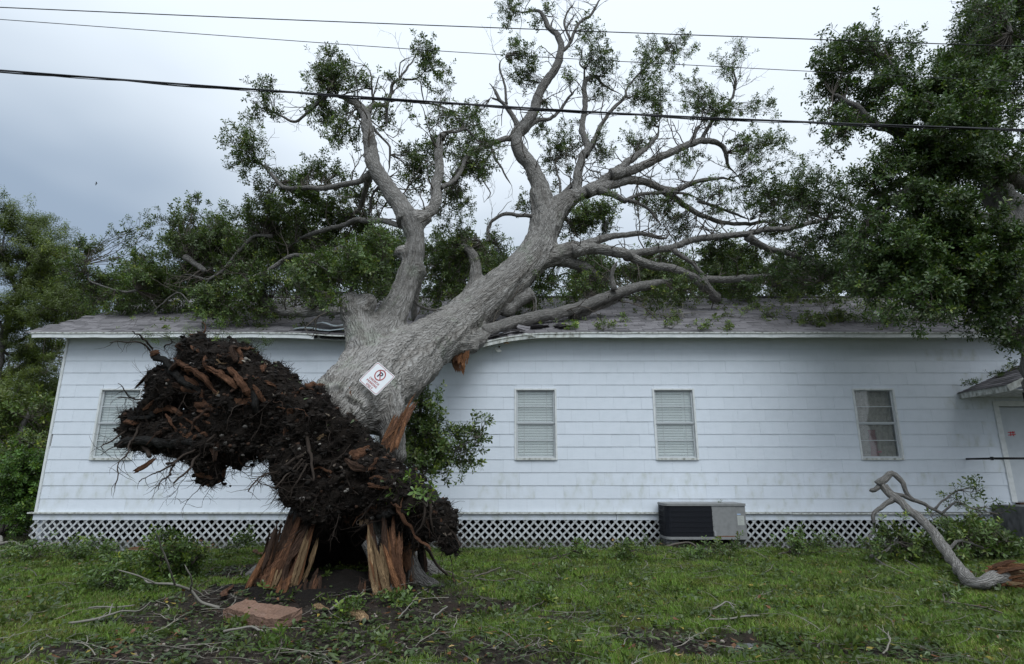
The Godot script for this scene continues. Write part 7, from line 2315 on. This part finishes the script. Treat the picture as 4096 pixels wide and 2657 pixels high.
const GROUND_BRANCHES := [
	["leafy broken branch lying on the lawn left of the hollow stump","leafy branch",[[-2.93,0.04,-6.18,0.018,-3.1,0.1,-6.15,0.016,-3.21,0.22,-6.11,0.014,-3.27,0.3,-5.93,0.012,-3.51,0.3,-6.01,0.01,-3.74,0.3,-6.19,0.009],[-3.27,0.3,-5.93,0.011,-3.17,0.5,-5.63,0.009,-3.16,0.7,-5.44,0.007,-3.11,0.85,-5.25,0.004],[-3.21,0.22,-6.11,0.01,-2.95,0.4,-5.62,0.007,-2.96,0.55,-5.5,0.005],[-3.51,0.3,-6.01,0.01,-3.64,0.4,-5.88,0.007,-3.79,0.45,-5.85,0.005]],[[-4.59,0.16,-7.73,0.36,0.19,0.28,175.36],[-4.14,0.13,-7.7,0.23,0.17,0.25,100.86],[-4.26,0.36,-7.49,0.25,0.15,0.25,96.28],[-4.52,0.03,-7.49,0.33,0.12,0.25,110.03],[-4.56,0.5,-7.78,0.15,0.11,0.25,40.12],[-4.04,0.29,-7.67,0.19,0.11,0.25,36.1],[-4.55,0.12,-7.12,0.25,0.14,0.25,104.3],[-4.25,-0.02,-7.07,0.33,0.08,0.25,77.94],[-4.81,-0.06,-7.25,0.18,0.08,0.25,41.26],[-4,-0.06,-7.29,0.24,0.08,0.25,55.02]]],
	["bare grey twig branch lying in front of the leafy branch on the lawn","twig branch",[[-4.02,0.04,-5.65,0.012,-3.81,0.06,-5.65,0.011,-3.73,0.08,-5.72,0.009,-3.64,0.1,-5.76,0.008,-3.45,0.12,-5.73,0.006,-3.38,0.2,-5.76,0.005],[-4.28,0.04,-6.23,0.01,-4,0.06,-6.14,0.008,-3.74,0.08,-6.12,0.007],[-3.73,0.08,-5.72,0.006,-3.83,0.14,-5.91,0.004],[-3.76,0.06,-5.63,0.005,-3.82,0.08,-5.84,0.004]],[]],
	["pale lichen covered branches with some leaves at the left end of the lattice","fallen branch",[[-9.47,0.04,-11.15,0.031,-9.22,0.08,-11.06,0.027,-9,0.04,-11.03,0.023,-8.68,0.04,-10.8,0.018],[-8.61,0.04,-10.16,0.023,-8.67,0.06,-10.42,0.019,-8.61,0.06,-10.53,0.015],[-8.46,0.04,-10.69,0.027,-8.34,0.06,-10.82,0.026,-8.31,0.08,-11.06,0.025],[-10.52,0.04,-12.35,0.028,-9.78,0.04,-11.52,0.026]],[[-8.06,0.02,-9.72,0.24,0.11,0.25,41.26],[-7.51,0.09,-9.5,0.34,0.11,0.25,59.6]]],
	["flat leafy twig on the grass in front of the left lattice","leafy twig",[[-7.24,0.04,-9.78,0.014,-6.91,0.12,-9.57,0.011,-6.7,0.15,-9.53,0.008]],[[-6.83,0.12,-9.46,0.37,0.1,0.25,60.98],[-6.54,0.16,-9.45,0.24,0.08,0.25,30.95]]],
	["small bushy twig on the grass near the splintered board","leafy twig",[[-6.41,0.04,-9.6,0.013,-6.33,0.15,-9.53,0.011,-6.37,0.2,-9.73,0.008]],[[-6.12,0.15,-9.19,0.2,0.12,0.25,44.01]]],
	["leafy twig lying by the lattice left of the stump","leafy twig",[[-4.95,0.04,-10.37,0.014,-4.65,0.15,-10.14,0.011,-4.36,0.25,-9.96,0.008]],[[-4.46,0.21,-9.71,0.27,0.12,0.25,51.58]]],
	["lichen covered stick lying under the front of the red brick slab","stick",[[-2.46,0.04,-5.32,0.011,-2.39,0.05,-5.38,0.011,-2.27,0.06,-5.43,0.01,-2.19,0.05,-5.38,0.009,-2.09,0.04,-5.35,0.009]],[]],
	["short dark stick leaning out of the hollow stump mouth","stick",[[-2.08,0.04,-6.26,0.01,-2.03,0.1,-6.32,0.009,-1.94,0.16,-6.3,0.007]],[]],
	["thicker dark stick leaning at the foot of the pale splintered slab","stick",[[-1.78,0.04,-6.09,0.013,-1.71,0.1,-6.17,0.012,-1.59,0.18,-6.08,0.01]],[]],
	["thin pale twigs and a few leaves right of the pale splintered slab","twig",[[-1.06,0.04,-5.76,0.006,-1.02,0.08,-6.09,0.006,-0.98,0.1,-6.65,0.005,-0.93,0.12,-6.75,0.004],[-1.01,0.1,-6.86,0.007,-0.82,0.07,-6.54,0.006,-0.71,0.04,-6.33,0.004]],[[-1.33,-0.02,-6.54,0.11,0.07,0.25,21.79],[-1.06,0.05,-6.32,0.09,0.08,0.25,22.88]]],
	["pale lichen twig lying on the dark soil right of the stump","stick",[[-0.73,0.04,-5.76,0.007,-0.7,0.05,-6.01,0.007,-0.65,0.04,-6.27,0.007]],[]],
	["tangle of thin bare twigs on the grass right of the stump","twig",[[-0.95,0.04,-8.4,0.018,-0.6,0.05,-7.71,0.014,-0.34,0.08,-7.92,0.011,-0.15,0.1,-8.26,0.009],[-0.6,0.05,-7.71,0.011,-0.21,0.05,-7.57,0.009,0.05,0.04,-7.77,0.007]],[]],
	["small forked grey twig on the grass in front of the condenser","twig",[[2.01,0.04,-6.13,0.009,2.22,0.06,-6.35,0.008,2.17,0.04,-5.94,0.006],[1.83,0.04,-5.75,0.009,2.06,0.04,-5.81,0.008,2.42,0.04,-5.91,0.007],[2.22,0.06,-6.35,0.007,2.31,0.04,-6.26,0.004]],[]],
	["thin twig with leaves on the grass at the right edge","twig",[[4.39,0.04,-6.55,0.011,4.66,0.05,-6.3,0.009,4.75,0.04,-5.99,0.008]],[[4.87,-0.02,-6.84,0.14,0.07,0.25,25.24]]],
	["low leafy debris strip under the condenser","leafy twig",[[2.79,0.04,-10.85,0.019,3.18,0.1,-10.84,0.017,3.19,0.05,-9.97,0.013]],[[2.93,0.07,-9.57,0.48,0.08,0.28,50.48],[3.48,0.1,-9.6,0.41,0.08,0.25,37.86]]],
	["small leafy sprig on the grass under the third window","leafy twig",[[0.6,0.04,-9.36,0.013,0.96,0.1,-9.6,0.01]],[[0.95,0.11,-9.55,0.31,0.1,0.25,42.6],[0.67,0.02,-9.5,0.2,0.07,0.25,15.78]]],
	["leafy sprig on the grass left of the condenser","leafy twig",[[1.74,0.04,-9.81,0.014,2.16,0.1,-10.1,0.01]],[[1.96,0.15,-9.5,0.3,0.11,0.25,48.68],[1.63,0.07,-9.58,0.2,0.07,0.25,15.78]]],
	["leafy sprig at the lattice right of the condenser","leafy twig",[[4.32,0.04,-9.81,0.014,5.11,0.1,-10.38,0.01]],[[4.62,0.17,-9.8,0.42,0.13,0.27,73.02],[5.14,0.11,-9.75,0.28,0.1,0.25,37.86]]],
	["dark green leafy sprig on the open grass in front of the stump","leafy twig",[[0.13,0.04,-6.08,0.008,0.27,0.06,-6.35,0.005]],[[0.25,-0.02,-6.61,0.16,0.1,0.25,40.49]]],
	["green leafy sprig on the soil before the stump","leafy twig",[[-1.62,0.04,-6.45,0.009,-1.6,0.08,-5.9,0.005]],[[-1.63,0.07,-6,0.1,0.06,0.25,20.19]]],
	["young green seedling in the foreground mud","seedling",[[-1.73,0.04,-4.59,0.006,-1.74,0.1,-4.74,0.004]],[[-1.84,-0.01,-5.02,0.08,0.08,0.25,21.82]]]]
const ROOF_LITTER := [[6.74,5.71,-15.05,0.24,0.06,20.5],[3.62,4.54,-12.56,0.18,0.06,19.05],[2.02,4.43,-12.34,0.23,0.06,29.2],[4.13,4.43,-12.34,0.19,0.06,25.33],[7.07,4.71,-12.94,0.51,0.08,90.58],[8,4.88,-13.29,0.52,0.11,114.75],[8.76,4.76,-13.04,0.61,0.11,136.5],[3.94,6.21,-16.13,0.57,0.09,71.25],[8.39,6.21,-16.13,0.51,0.06,44.67],[1.36,4.49,-12.47,0.19,0.06,25.33],[5.74,5.13,-13.83,0.26,0.06,20.5],[6.61,5.13,-13.83,0.28,0.06,21.71],[2.7,4.88,-13.29,0.12,0.06,11.8],[-6.68,5,-13.55,0.64,0.11,136.5],[-5.96,5.13,-13.83,0.65,0.12,136.5],[-7.8,5.13,-13.83,0.43,0.06,54.33],[4.03,5,-13.55,0.17,0.06,25.33],[4.8,4.43,-12.34,0.19,0.06,20.5],[9.98,4.88,-13.29,0.62,0.09,114.75],[5.98,6.21,-16.13,0.25,0.06,18.08],[4.57,6,-15.68,0.56,0.06,49.5],[7.06,6.29,-16.29,0.64,0.06,48.29],[9.06,6.04,-15.75,0.74,0.07,71.25],[10.29,5.71,-15.05,0.71,0.07,78.5]]
const WIRES := [[[-14.75,9.773,-8.6],[-9.226,9.485,-8.6],[-4.549,9.246,-8.6],[0,9.037,-8.6],[4.66,8.838,-8.6],[9.053,8.66,-8.6],[13.724,8.518,-8.6]],[[-15.232,9.968,-8.9],[-9.492,9.5,-8.9],[-5.302,9.144,-8.9],[-1.139,8.803,-8.9],[3.199,8.52,-8.9],[9.213,8.17,-8.9],[13.945,7.958,-8.9]],[[-13.37,8.137,-8],[-8.323,7.687,-8],[-4.369,7.35,-8],[0.618,6.965,-8],[4.167,6.763,-8],[8.095,6.602,-8],[12.277,6.487,-8]]]
const LOOSE_WOOD := [
	[[-6.729,0.05,-10.5],[-5.201,0.05,-10.809],0.041,3,"long orange splintered board lying in the grass along the lattice","splintered_board"],
	[[-6.603,0.05,-10.331],[-5.958,0.05,-10.457],0.04,1,"short yellow splintered board end beside the long orange one","splintered_board"],
	[[-4.353,0.06,-10.214],[-3.865,0.06,-9.495],0.085,0,"curled red bark piece on the grass, left of two by the stump","bark_piece"],
	[[-3.903,0.08,-9.675],[-3.945,0.08,-10.591],0.065,0,"curled red bark piece on the grass touching the stump","bark_piece"],
	[[-4.908,0.12,-12.368],[-3.998,0.12,-10.491],0.076,2,"upright brown bark piece in the grass behind the stump","bark_piece"],
	[[-2.954,0.12,-6.297],[-3.184,0.12,-6.997],0.069,0,"standing red rotten wood chunk left of the stump","wood_chunk"],
	[[-2.997,0.08,-6.576],[-2.916,0.08,-6.88],0.079,0,"broad red rotten wood chunk between the stump and the red chunk","wood_chunk"],
	[[-2.785,0.06,-6.356],[-2.844,0.06,-6.849],0.052,0,"slim red wood sliver in front of the broad rotten chunk","wood_chunk"],
	[[-3.189,0.03,-6.577],[-3.121,0.03,-6.657],0.047,0,"small red wood chip above the brick slab","wood_chunk"],
	[[-3.013,0.03,-6.133],[-2.813,0.03,-6.032],0.05,2,"flat brown wood chip behind the left end of the brick slab","wood_chunk"],
	[[-2.017,0.05,-6.291],[-1.794,0.05,-6.044],0.086,1,"orange rotten wood chunk on the soil in front of the hollow","wood_chunk"],
	[[-1.666,0.04,-6.088],[-1.324,0.04,-5.706],0.116,1,"largest pale orange wood chunk on the soil right of the hollow","wood_chunk"],
	[[-1.136,0.02,-5.559],[-1.087,0.02,-5.504],0.03,1,"tiny pale wood chip on the soil at right","wood_chunk"],
	[[-1.592,0.02,-4.742],[-1.49,0.02,-4.703],0.025,1,"pale wood chip in the foreground mud","wood_chunk"],
	[[-1.013,0.03,-9.511],[-0.808,0.03,-9.338],0.034,0,"orange wood sliver on the grass right of the stump","wood_chunk"],
	[[-4.621,0.04,-11.147],[-4.252,0.04,-11.318],0.031,2,"brown board end lying against the lattice left of the stump","splintered_board"],
	[[-4.893,0.02,-5.977],[-4.958,0.02,-6.11],0.036,0,"orange dead leaf like bark scrap on the lawn at the left edge","bark_scrap"],
	[[-4.348,0.02,-5.398],[-4.35,0.02,-5.504],0.035,2,"brown bark scrap on the mud at the left edge","bark_scrap"]]
const YELLOW := [[1.21,-4.66,0.06],[0.33,-5.03,0.04],[1.29,-6.44,0.03],[0.88,-8.35,0.04],[0.27,-4.97,0.03],[2.72,-6.64,0.04],[2.34,-5.54,0.03],[0.58,-5.05,0.05],[0.29,-5.54,0.04],[-0.5,-4.9,0.04],[2.51,-7.02,0.03],[1.15,-5.73,0.03],[3.76,-4.81,0.03],[1.56,-5.27,0.04]]
const MUD := [[-1.92,-6.4,1.79,1.13,1],[-2.02,-4.99,1.78,0.68,0.95],[-3.53,-8.47,0.66,0.85,0.9],[-1.58,-5.35,1.55,0.65,0.75],[-1.8,-4.78,1.47,0.51,0.7],[1.55,-5.22,0.72,0.49,0.7],[-0.65,-6.64,0.56,0.83,0.6],[0.2,-4.78,0.82,0.3,0.6],[2.98,-4.88,0.67,0.32,0.5],[-3.3,-5.1,0.91,0.59,0.45],[-2.52,-4.78,1.37,0.41,0.72],[-0.24,-5.05,1.14,0.46,0.62],[2.4,-4.94,1.12,0.33,0.55],[0.86,-5.92,0.66,0.29,0.5]]
const PUDDLES := [[1.59,-5.48,0.26,0.12],[2.02,-5.16,0.21,0.17],[-0.23,-8.31,0.35,0.27],[1.73,-5.05,0.14,0.09],[3.33,-5.37,0.11,0.07]]
const LEFT_LEAVES := [[-18.97,10.53,-20.23,0.91,0.66,0.78,225.38],[-18.91,10.46,-21.09,0.86,0.68,0.77,204.89],[-19,9.57,-20.9,1.35,0.92,1.14,450.75],[-17.33,9.3,-20.23,0.65,0.65,0.65,163.91],[-18.93,8.27,-20.73,1.32,0.99,1.15,491.73],[-18.21,8.61,-21.2,1.01,0.93,0.97,338.06],[-18.59,6.99,-21.02,1.4,0.99,1.19,522.46],[-16.98,7.13,-20.3,0.72,0.8,0.76,184.4],[-19.28,5.63,-21.78,1.26,1.01,1.13,460.99],[-17.86,6.07,-21.46,0.83,1,0.91,245.86],[-18.52,4.45,-21.75,1.16,0.83,0.99,286.84],[-17.96,3.48,-20.37,0.92,0.92,0.92,368.8],[-16.58,4.92,-20.62,0.63,0.79,0.71,102.44]]
const BUSH_LEAVES := [[-11.1,1.3,-13.32,0.44,0.44,0.44,179.79],[-11.17,0.81,-13.77,0.4,0.55,0.48,195.33],[-11.55,1.01,-13.46,0.39,0.59,0.49,213.08],[-11.02,0.41,-13.38,0.58,0.34,0.46,186.45],[-10.95,1.3,-13.55,0.2,0.4,0.3,49.72]]
const SIGN_AT := Vector3(-1.754, 2.537, -7.320)
